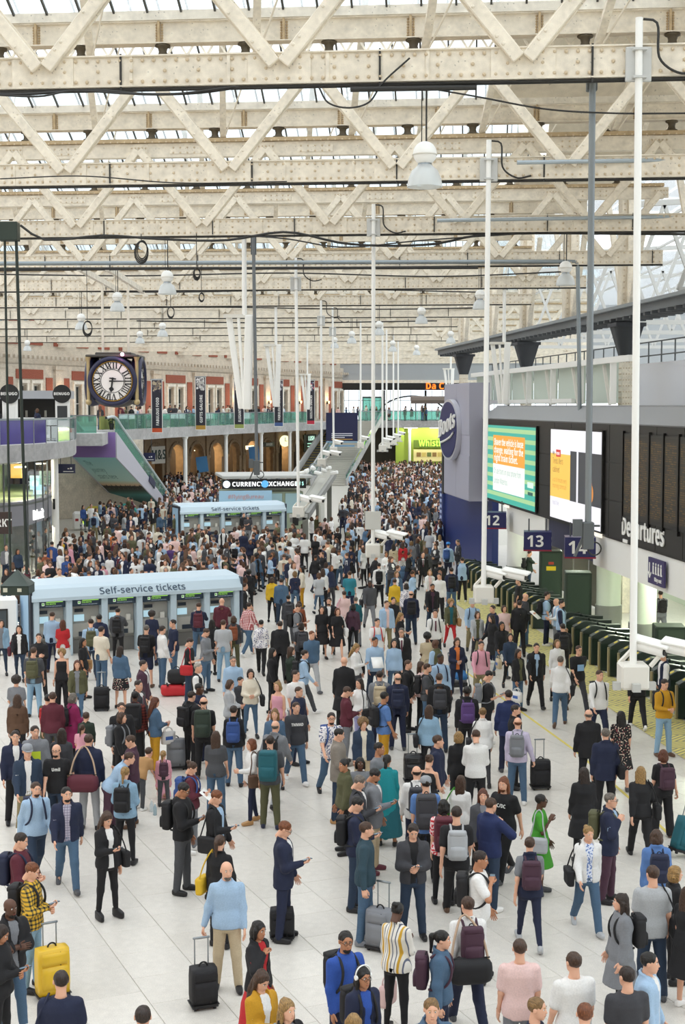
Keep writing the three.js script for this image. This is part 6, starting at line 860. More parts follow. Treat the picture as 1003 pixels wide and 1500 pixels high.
function botGeo(J, o, kind) { // trousers skinny shorts skirt longskirt wide
  return clothCache['b' + [o.pk, o.tier, o.fem, kind]] ??= (() => {
    const tab = LOFT[o.fem ? 'f' : 'm'], off = kind === 'skinny' ? 0.006 : 0.012, parts = [];
    if (kind === 'skirt' || kind === 'longskirt') parts.push(inTorso(J, loft(skirtTab(kind === 'skirt' ? 0.4 : 0.72, kind === 'skirt' ? 0.05 : 0.1), 0.005, kind === 'skirt' ? 0.52 : 0.2, 1.03)));
    else {
      parts.push(inTorso(J, loft(tab, off, 0.8, 1.03))); const r = { skinny: [0.088, 0.06, 0.042], trousers: [0.096, 0.072, 0.06], wide: [0.1, 0.085, 0.085], shorts: [0.098, 0.085, 0.08] }[kind];
      for (const k of ['L', 'R']) { const h = J['hip' + k], n = J['knee' + k], a = J['ankle' + k]; if (kind === 'shorts') parts.push(cone(h, h.map((q, i) => q + (n[i] - q) * 0.85), r[0], r[1])); else parts.push(cone(h, n, r[0], r[1]), cone(n, n.map((q, i) => q + (a[i] - q) * (kind === 'skinny' ? 0.94 : 0.99)), r[1], r[2])); }
    }
    const f = (x, y, z) => { let d = 1; for (const p of parts) d = sm(d, p(x, y, z), 0.03); if (d < 0.06 && o.tier !== 'C') d -= 0.006 * noise3(x, y * (y < 0.35 ? 2 : 0.8), z, 12); return Math.max(d, 0.03 - y); };
    const [lo, hi] = bounds({ p: [0, J.pelvis + 0.04, 0], a: J.hipL, b: J.hipR, c: J.kneeL, d: J.kneeR, e: J.ankleL, f: J.ankleR }, kind.includes('skirt') ? 0.3 : 0.16); return surfNet(f, lo, hi, CELL[o.tier] * 1.3);
  })();
}
function shoeGeo(kind, tier) {
  return cached('shoe' + kind + (tier === 'A' ? 'A' : 'B'), () => { const g = roundBox(0.09, kind === 'boot' ? 0.15 : 0.1, 0.26, 0.035, tier === 'A' ? 5 : 3).clone(), p = g.attributes.position; for (let k = 0; k < p.count; k++) { const z = p.getZ(k), y = p.getY(k), t = Math.max(0, (z + 0.02) / 0.157); if (y > 0) p.setY(k, y * (1 - 0.62 * t)); p.setX(k, p.getX(k) * (1 - 0.22 * t * t - (z < -0.08 ? 0.15 : 0))); } g.translate(0, kind === 'boot' ? 0.075 : 0.05, 0.055); g.computeVertexNormals(); return g; });
}
// ---------------------------------------------------------------- dressing, bags and the person builder
const COL = { black: ['#1b1a1d', 'black'], navy: ['#1e2540', 'navy'], charcoal: ['#3d3d42', 'charcoal'], grey: ['#7f8186', 'grey'], lgrey: ['#b3b5b8', 'light grey'], white: ['#eceae7', 'white'], cream: ['#e4dac6', 'cream'], beige: ['#c8b697', 'beige'], khaki: ['#8d8260', 'khaki'], olive: ['#58573b', 'olive'], dgreen: ['#2e3b30', 'dark green'], green: ['#469b2c', 'bright green'], teal: ['#1c5f6a', 'teal'], sari: ['#158a92', 'turquoise'], blue: ['#33518f', 'blue'], lblue: ['#a5c0db', 'light blue'], denim: ['#4b6681', 'denim blue'], ddenim: ['#29394f', 'dark denim'], pdenim: ['#8cadc6', 'pale denim'], brown: ['#5d4331', 'brown'], rust: ['#8a4a2c', 'rust brown'], mustard: ['#c8931f', 'mustard'], yellow: ['#dfb52a', 'yellow'], orange: ['#dd7a3c', 'orange'], red: ['#c0262c', 'red'], maroon: ['#5e2331', 'maroon'], pink: ['#e3a3b2', 'pink'], ppink: ['#eac8c3', 'pale pink'], magenta: ['#8c1f55', 'magenta'], plum: ['#4a2d3d', 'plum'], purple: ['#5b3e78', 'purple'], lav: ['#a6a6cd', 'lavender'], tan: ['#b58a5a', 'tan'], dgrey: ['#4b4c50', 'dark grey'], tweed: ['#8b8278', 'tweed grey'], lilac: ['#c9bfd6', 'lilac'], royal: ['#2f54a8', 'royal blue'], dblue: ['#1f2c58', 'dark blue'], mblue: ['#5b80ba', 'mid blue'], petrol: ['#2d4652', 'petrol blue'], bteal: ['#2c8090', 'bright teal'] };
const HAIR = { black: '#1f1a17', dark: '#3a2920', brown: '#5d4230', auburn: '#7b4429', ginger: '#96572d', blond: '#c6a165', fair: '#a58352', grey: '#8b8680', white: '#d6d2cc' }, SKIN = { p: '#dda98d', m: '#b57e5d', d: '#583827' };
const WORD = { tee: 't-shirt', shirt: 'shirt', sweater: 'sweater', vest: 'sleeveless top', jacket: 'jacket', suit: 'suit jacket', coat: 'long coat', hoodie: 'hoodie', dress: 'dress', gilet: 'gilet', trousers: 'trousers', skinny: 'slim trousers', shorts: 'shorts', skirt: 'skirt', longskirt: 'long skirt', wide: 'wide trousers' };
const patTex = { // printed and woven cloth, uv in metres
  check: rep(noiseTex(64, (x, y) => { const a = x % 32 < 13, b = y % 32 < 13; return a && b ? [0.12, 0.12, 0.14] : a || b ? [0.5, 0.42, 0.2] : [0.86, 0.68, 0.2]; }), 9), redcheck: rep(noiseTex(64, (x, y) => { const a = x % 32 < 15, b = y % 32 < 15; return a && b ? [0.5, 0.1, 0.13] : a || b ? [0.75, 0.45, 0.45] : [0.93, 0.88, 0.87]; }), 10),
  stripe: rep(noiseTex(64, (x) => { const q = x % 64; return q < 12 ? [0.8, 0.62, 0.2] : q < 22 ? [0.92, 0.9, 0.86] : q < 27 ? [0.35, 0.36, 0.42] : q < 44 ? [0.92, 0.9, 0.86] : q < 50 ? [0.4, 0.42, 0.5] : [0.9, 0.87, 0.8]; }), 7), floral: rep(noiseTex(128, (x, y) => { const n = tileNoise(x, y, 128, 14), m = tileNoise(x, y, 128, 14, 5); return n > 0.18 ? [0.82, 0.74, 0.66] : m > 0.25 ? [0.6, 0.25, 0.28] : [0.09, 0.09, 0.1]; }), 2.2),
  wfloral: rep(noiseTex(128, (x, y) => { const n = tileNoise(x, y, 128, 12); return n > 0.12 ? [0.35, 0.38, 0.5] : n < -0.28 ? [0.5, 0.42, 0.5] : [0.9, 0.88, 0.88]; }), 2.4), bfloral: rep(noiseTex(128, (x, y) => { const n = tileNoise(x, y, 128, 13); return n > 0.05 ? [0.4, 0.5, 0.72] : [0.86, 0.88, 0.93]; }), 2.6), rfloral: rep(noiseTex(128, (x, y) => { const n = tileNoise(x, y, 128, 10); return n > 0.02 ? [0.8, 0.18, 0.22] : [0.93, 0.82, 0.82]; }), 3), plaid: rep(noiseTex(64, (x, y) => { const a = x % 21 < 3, b = y % 21 < 3; return a || b ? [0.4, 0.36, 0.45] : [0.68, 0.66, 0.72]; }), 8), mplaid: rep(noiseTex(64, (x, y) => { const a = x % 32 < 12, b = y % 32 < 12; return a && b ? [0.18, 0.08, 0.08] : a || b ? [0.35, 0.14, 0.13] : [0.5, 0.22, 0.18]; }), 8),
};
const PAT = { check: 'yellow checked', redcheck: 'red and white checked', stripe: 'yellow and white striped', floral: 'dark floral', wfloral: 'white floral', bfloral: 'blue floral', rfloral: 'red floral', plaid: 'grey plaid', mplaid: 'maroon plaid' };
function cloth(c) { if (patTex[c]) return mat('#ffffff', 0.85, 0, { key: 'pat' + c, map: patTex[c] }); return mat(COL[c][0], 0.85, 0, { key: 'cloth', map: rep(clothTex, 5) }); }
const cname = (c) => PAT[c] ?? COL[c][1];
const skinMat = new THREE.MeshPhysicalMaterial({ color: '#ffffff', roughness: 0.55, vertexColors: true });
const hairTex = noiseTex(128, (x, y) => { const n = 0.72 + 0.5 * tileNoise(x, y * 0.12, 128, 40) + 0.22 * tileNoise(x, y, 128, 9, 3); return [n, n * 0.96, n * 0.92]; });
const hairMat = (c) => mat(HAIR[c], 0.5, 0, { key: 'hair', map: rep(hairTex, 6), bumpMap: rep(hairTex, 6), bumpScale: 0.006 });
function suitcase(pos, turn, c, label, o = {}) {
  const w = o.w ?? 0.4, h = o.h ?? 0.56, d = 0.25, t = thing('suitcase', label, 'suitcase', pos, turn), m = mat(COL[c][0], o.shiny ? 0.35 : 0.7), tr_ = mat('#1a1a1c', 0.5);
  mesh('shell', new GB().add(roundBox(w, h, d, 0.045, 4), tr(0, h / 2 + 0.06, 0)), m, t); mesh('front_pocket', new GB().add(roundBox(w * 0.8, h * 0.5, 0.04, 0.018, 3), tr(0, h * 0.4 + 0.06, d / 2)).add(roundBox(w * 0.8, h * 0.26, 0.04, 0.018, 3), tr(0, h * 0.8 + 0.06, d / 2)), o.shiny ? m : mat(COL[c][0], 0.8), t);
  mesh('zip', new GB().box(w + 0.006, 0.012, d + 0.004, 0, 0.05 + h * 0.05, 0).box(0.014, h * 0.86, d + 0.006, w * 0.18, h / 2 + 0.06, 0), tr_, t);
  for (const x of [-1, 1]) for (const z of [-1, 1]) { const q = mesh('wheel', cylGeo(0.028, 0.028, 0.03, 10), tr_, t); q.position.set(x * (w / 2 - 0.05), 0.028, z * (d / 2 - 0.05)); q.rotation.z = Math.PI / 2; }
  mesh('base', new GB().box(w * 0.95, 0.03, d * 0.95, 0, 0.055, 0), tr_, t); mesh('carry_handle', new GB().add(new THREE.TorusGeometry(0.055, 0.012, 6, 12, Math.PI), tr(0, h + 0.055, 0)), tr_, t);
  if (o.handle) mesh('pull_handle', new GB().rod(V(-0.09, h, -d / 2 + 0.03), V(-0.09, h + o.handle, -d / 2 + 0.03), 0.009, 6).rod(V(0.09, h, -d / 2 + 0.03), V(0.09, h + o.handle, -d / 2 + 0.03), 0.009, 6).add(roundBox(0.23, 0.035, 0.035, 0.015, 2), tr(0, h + o.handle, -d / 2 + 0.03)), M.steel, t);
  return t;
}
let personCount = 0;
const posePhrase = { phone: 'reading phone', both: 'using phone', walk: 'walking', walk2: 'striding', ear: 'phoning', cross: 'with folded arms', strap: 'gripping strap', hold: 'with raised forearms', reach: 'reaching forward', hip: 'with hand on hip', lean: 'bending forward', sit: 'sitting on the floor', case: 'holding a case handle', bagarm: 'with bag on arm' };
function person(q) {
  const [x, z, h, face_, pose, top, bottom, hair, skin, bag, tier, note, y0 = 0, ex = ''] = q, fem = h < 1.7 && h > 1.45, kid = h <= 1.45;
  const P = POSES[pose], [tk0, tc0] = top.split(':'), [tcol, inner] = tc0.split('/'), tk = tk0 === 'sweater' ? 'shirt' : tk0, [bk, bc] = bottom.split(':'), [hk, hc] = hair.split(':');
  const k = personCount++, hv = ((k * 37) % 5 - 2) * 7, o = { fem, kid, tier, pk: pose + (fem ? 'f' : 'm') + (tier === 'A' ? k % 3 : 0), grip: P.grip, palmUp: pose === 'phone' || pose === 'both' || pose === 'hold' ? 'R' : '' };
  const jit = tier === 'A' ? (k % 3 - 1) * 4 : 0, PJ = { ...P, aL: P.aL.map((a, i) => a + (i < 2 ? jit * 0.6 : jit)), aR: P.aR.map((a, i) => a - (i < 2 ? jit * 0.4 : jit * 0.5)), lL: P.lL, lR: P.lR };
  if (pose === 'sit') PJ.sit = true; const J = skeleton(pose === 'sit' ? P : PJ, { fem, hy: P.head ? 0 : hv, hp: 2 });
  const tn = tk0 === 'dress' ? cname(tcol) + ' dress' : `${cname(tcol)} ${WORD[tk0] ?? 'top'}`, desc = tk0 === 'dress' ? tn : `${tn} and ${cname(bc)} ${bc.includes('denim') ? (bk === 'shorts' ? 'shorts' : 'jeans') : WORD[bk]}`.replace('denim blue jeans', 'blue jeans').replace('dark denim jeans', 'dark jeans').replace('pale denim jeans', 'pale jeans');
  const g = thing('person', (kid ? 'child in ' : 'person in ') + desc + (posePhrase[pose] ? ' ' + posePhrase[pose] : face_ > 120 && face_ < 240 ? ' seen from behind' : ' standing') + (note ? ', ' + note : ''), kid ? 'child' : 'person', V(x, y0, z), face_ * D2R, 'people on the concourse'); g.scale.setScalar(h / 1.75);
  const bare = { arm: ['tee', 'vest', 'dress', 'gilet'].includes(tk) ? 2 : 0, leg: ['shorts', 'skirt', 'longskirt'].includes(bk) || tk === 'dress' ? 1 : 0, chest: tk === 'vest' ? 1 : 0 };
  mesh('body', skinBody(J, o, bare, SKIN[skin], HAIR[hc]), skinMat, g);
  if (inner) { o.under = 1; mesh('undershirt', topGeo(J, { ...o, pk: o.pk + 'u' }, tk === 'gilet' && !ex.includes('ss') ? 'shirt' : 'tee', false), cloth(inner), g); o.under = 0; }
  const tm = mesh({ tee: 't_shirt', shirt: tk0 === 'sweater' ? 'sweater' : 'shirt', vest: 'sleeveless_top', suit: 'suit_jacket' }[tk] ?? tk, topGeo(J, o, tk, !!inner), cloth(tcol), g);
  if (tk !== 'dress') mesh(bk === 'skinny' || bk === 'wide' ? 'trousers' : bk === 'longskirt' ? 'skirt' : bk, botGeo(J, o, bk), cloth(bc), g);
  const putHead = (ms) => { ms.matrix.copy(o.H); ms.matrix.decompose(ms.position, ms.quaternion, ms.scale); return ms; };
  if (hk === 'cap' || hk === 'helmet') { putHead(mesh('hair', hairGeo('short', tier, fem), hairMat(hc), g)); putHead(mesh(hk === 'cap' ? 'cap' : 'helmet', capGeo(), mat({ cap: '#8c8f94', helmet: '#2a7fd0' }[hk], 0.5), g)); } else if (hk !== 'bald') putHead(mesh('hair', hairGeo(hk, tier, fem), hairMat(hc), g));
  const sk = ex.match(/shoe=(\w+)/)?.[1] ?? (bk === 'skinny' || bk.includes('skirt') ? 'black' : ['black', 'brown', 'dgrey', 'black', 'white'][k % 5]);
  if (pose !== 'sit') for (const s of ['L', 'R']) { const a = J['ankle' + s], sh = mesh('shoe', shoeGeo(ex.includes('boot') ? 'boot' : 'low', tier), mat(COL[sk][0], 0.5), g), ft = J['foot' + s] * D2R; sh.position.set(a[0], a[1] - 0.075, a[2]); sh.rotation.set(ft, s === 'L' ? 0.12 : -0.12, 0); if (ft) { sh.position.y = Math.max(0, a[1] - 0.075 * Math.cos(ft)); sh.position.z = a[2] - 0.05 * Math.sin(ft); } }
  if (ex.includes('beard') && tier !== 'C') putHead(mesh('beard', cached('beard' + tier, () => surfNet((x, y, z) => Math.max(sm(ell(0, -0.075, 0.035, 0.053, 0.05, 0.06)(x, y, z), ell(0, -0.095, 0.06, 0.028, 0.024, 0.026)(x, y, z), 0.02), y + 0.038 - Math.abs(x) * 0.5, -ell(0, -0.056, 0.1, 0.022, 0.01, 0.03)(x, y, z), 0.0 - z), [-0.09, -0.15, -0.05], [0.09, 0.02, 0.13], HEADC[tier])), hairMat(hc), g));
  if (ex.includes('glasses') && tier !== 'C') putHead(mesh('glasses', cached('specs', () => { const b = new GB(); for (const s of [-1, 1]) b.add(new THREE.TorusGeometry(0.02, 0.0025, 5, 14), tr(s * 0.029, 0.01, 0.104)).bar(V(s * 0.05, 0.012, 0.1), V(s * 0.084, 0.012, 0.0), 0.004, 0.004); return b.bar(V(-0.009, 0.014, 0.105), V(0.009, 0.014, 0.105), 0.004, 0.004).build(); }), M.black, g));
  const pr = ex.match(/print=([^;]+)/)?.[1]; if (pr) { const tx = text(g, pr, 0.06, M.white, 0, 0, 0, { depth: 0.004, wide: 0.85 }), p = J.T([0, 1.27, 0.137]); tx.name = 'print'; tx.position.x += p[0]; tx.position.y = p[1]; tx.position.z = p[2]; tx.rotation.x = -0.06; }
  if (ex.includes('blockprint')) { const p = J.T([0, 1.2, 0.142]); const o2 = mesh('print', new GB().box(0.18, 0.16, 0.006), mat(ex.includes('yellowprint') ? '#c8d832' : '#8fb4d8', 0.7), g); o2.position.set(...p); }
  if (ex.includes('tie')) { const o2 = mesh('tie', new GB().add(roundBox(0.05, 0.3, 0.012, 0.005, 2), tr(...J.T([0, 1.27, 0.138]), -0.05)), mat('#5a2c3c', 0.6), g); }
  if (ex.includes('headphones')) putHead(mesh('headphones', new GB().add(new THREE.TorusGeometry(0.1, 0.009, 6, 20, Math.PI), tr(0, 0.045, -0.01)).add(cylGeo(0.03, 0.03, 0.025, 12), tr(0.095, 0.01, -0.01, 0, 0, Math.PI / 2)).add(cylGeo(0.03, 0.03, 0.025, 12), tr(-0.095, 0.01, -0.01, 0, 0, Math.PI / 2)), M.white, g));
  if (ex.includes('shawl')) mesh('shawl', cached('shawl' + o.pk, () => surfNet((x, y, z) => Math.max(ell(0.03, 0.85, -0.09, 0.2, 0.72, 0.12)(x, y, z) - 0.01 * noise3(x, y * 0.2, z, 16), -ell(0, 0.9, 0.05, 0.13, 0.8, 0.13)(x, y, z), y - 1.5), [-0.3, 0.05, -0.3], [0.3, 1.6, 0.2], 0.024)), cloth('sari'), g);
  g.updateMatrix();
  const hang = (name, label, cat, p, build, rx = 0) => { const t = thing(name, label, cat); t.position.copy(V(...p).applyMatrix4(g.matrix)); t.rotation.order = 'YXZ'; t.rotation.y = face_ * D2R; t.rotation.x = rx; t.scale.copy(g.scale); build(t); return t; };
  const who = (kid ? 'child in ' : 'person in ') + desc;
  for (const b of (bag && bag !== '-' ? bag.split('+') : [])) {
    const [bt, bcx] = b.split(':'), cm = mat(COL[bcx][0], 0.75, 0, { key: 'bag', map: rep(clothTex, 6) }), dk = mat('#18181a', 0.7), bn = COL[bcx][1], hi = tier === 'A' ? 5 : 3;
    if (bt === 'bp' || bt === 'bigbp') { const big = bt === 'bigbp', w = big ? 0.34 : 0.29, hh = big ? 0.56 : 0.43, d = big ? 0.24 : 0.16, zb = -(0.135 + (['jacket', 'suit', 'coat', 'hoodie'].includes(tk) ? 0.02 : 0)) - d / 2, yb = big ? 1.24 : 1.21;
      hang('backpack', `${bn} ${big ? 'large ' : ''}backpack of ${who}${note ? ', ' + note : ''}`, 'backpack', J.T([0, yb, zb]), (t) => { mesh('pack', new GB().add(roundBox(w, hh, d, 0.06, hi)), cm, t); mesh('pocket', new GB().add(roundBox(w * 0.78, hh * 0.42, 0.07, 0.03, 3), tr(0, -hh * 0.2, -d / 2)), cm, t); mesh('lid', new GB().add(roundBox(w * 0.9, 0.08, d * 0.95, 0.03, 3), tr(0, hh * 0.43, -0.01)), cm, t); mesh('loop', new GB().add(new THREE.TorusGeometry(0.03, 0.008, 5, 10, Math.PI), tr(0, hh / 2, d * 0.3)), dk, t); if (tier !== 'C') for (const s of [-1, 1]) mesh('strap', new GB().tube([[s * 0.085, 1.41, -0.13], [s * 0.09, 1.468, -0.03], [s * 0.1, 1.425, 0.085], [s * 0.11, 1.31, 0.146], [s * 0.14, 1.14, 0.12], [s * 0.172, 1.03, -0.01], [s * 0.12, 1.02, -0.15]].map((p) => V(p[0] * (fem ? 0.88 : 1), p[1] - yb, p[2] * (fem ? 0.95 : 1) - zb)), 0.017, 20, 5), bcx === 'black' ? dk : cm, t); }, J.lean); }
    if (bt === 'sh' || bt === 'shR') { const s = bt === 'sh' ? 1 : -1; hang('shoulder_bag', `${bn} shoulder bag of ${who}${note ? ', ' + note : ''}`, 'bag', J.T([s * 0.29, 0.93, 0.0]), (t) => { mesh('bag', new GB().add(roundBox(0.12, 0.26, 0.34, 0.045, hi)), cm, t); mesh('flap', new GB().add(roundBox(0.13, 0.12, 0.33, 0.03, 3), tr(0, 0.08, 0)), cm, t); for (const f of [-1, 1]) mesh('strap', new GB().tube([V(0, 0.1, f * 0.14), V(-s * 0.06, 0.35, f * 0.08), V(-s * 0.15, 0.53, f * 0.05), V(-s * 0.17, 0.575, 0)], 0.012, 12, 5), cm, t); }); }
    if (bt === 'tote' || bt === 'toteL' || bt === 'carrier') { const hk2 = bt === 'toteL' ? 'L' : 'R', p = o['hand' + hk2]; hang(bt === 'carrier' ? 'carrier_bag' : 'tote_bag', `${bn} ${bt === 'carrier' ? 'carrier bag' : 'handbag'} of ${who}${note ? ', ' + note : ''}`, 'bag', [p.x, p.y - 0.03, p.z], (t) => { mesh('bag', new GB().add(roundBox(0.13, 0.3, 0.34, 0.04, hi), tr(0, -0.32, 0)), cm, t); for (const f of [-0.03, 0.03]) mesh('handle', new GB().add(new THREE.TorusGeometry(0.1, 0.009, 5, 14, Math.PI), tr(f, -0.18, 0, 0, Math.PI / 2, 0, 1)), cm, t); if (bt === 'carrier') mesh('print', new GB().box(0.004, 0.08, 0.18, 0.068, -0.32, 0).box(0.004, 0.08, 0.18, -0.068, -0.32, 0), mat('#3a5fa8', 0.6), t); }); }
    if (bt === 'duffel') hang('duffel_bag', `${bn} holdall of ${who}${note ? ', ' + note : ''}`, 'bag', J.T([0.06, 0.92, -0.3]), (t) => { mesh('bag', new GB().add(roundBox(0.56, 0.32, 0.26, 0.11, hi)), cm, t); mesh('strap', new GB().tube([V(-0.24, 0.1, 0), V(-0.16, 0.42, 0.08), V(0.02, 0.62, 0.24), V(0.16, 0.42, 0.1), V(0.24, 0.1, 0)], 0.016, 20, 5), mat('#b59a82', 0.7), t); mesh('seam', new GB().box(0.5, 0.012, 0.02, 0, 0.156, 0), dk, t); });
  }
  if (P.item && tier !== 'C' && !ex.includes('paper') && !ex.includes('noitem')) { const m = o['handX' + P.item].clone(); const c = V(0, 0.085, 0.032).applyMatrix4(m).applyMatrix4(g.matrix), t = thing('phone', `mobile phone of ${who}${note ? ', ' + note : ''}`, 'phone', c); const qn = new THREE.Quaternion().setFromRotationMatrix(new THREE.Matrix4().extractRotation(g.matrix.clone().multiply(m))); t.quaternion.copy(qn); mesh('case', new GB().add(roundBox(0.075, 0.15, 0.011, 0.005, 2)), mat('#202226', 0.4), t); mesh('screen', new GB().box(0.066, 0.135, 0.002, 0, 0, 0.006), mat('#8fa6b8', 0.15), t); }
  if (ex.includes('paper')) { const c = V(0, 1.08, 0.36).applyMatrix4(g.matrix), t = tag(mesh('newspaper', new GB().add(roundBox(0.3, 0.38, 0.012, 0.004, 2), tr(0, 0, 0, -0.9))), `folded white paper held by ${who}${note ? ', ' + note : ''}`, 'paper'); t.material = M.white; t.position.copy(c); t.rotation.y = face_ * D2R; }
  return g;
}
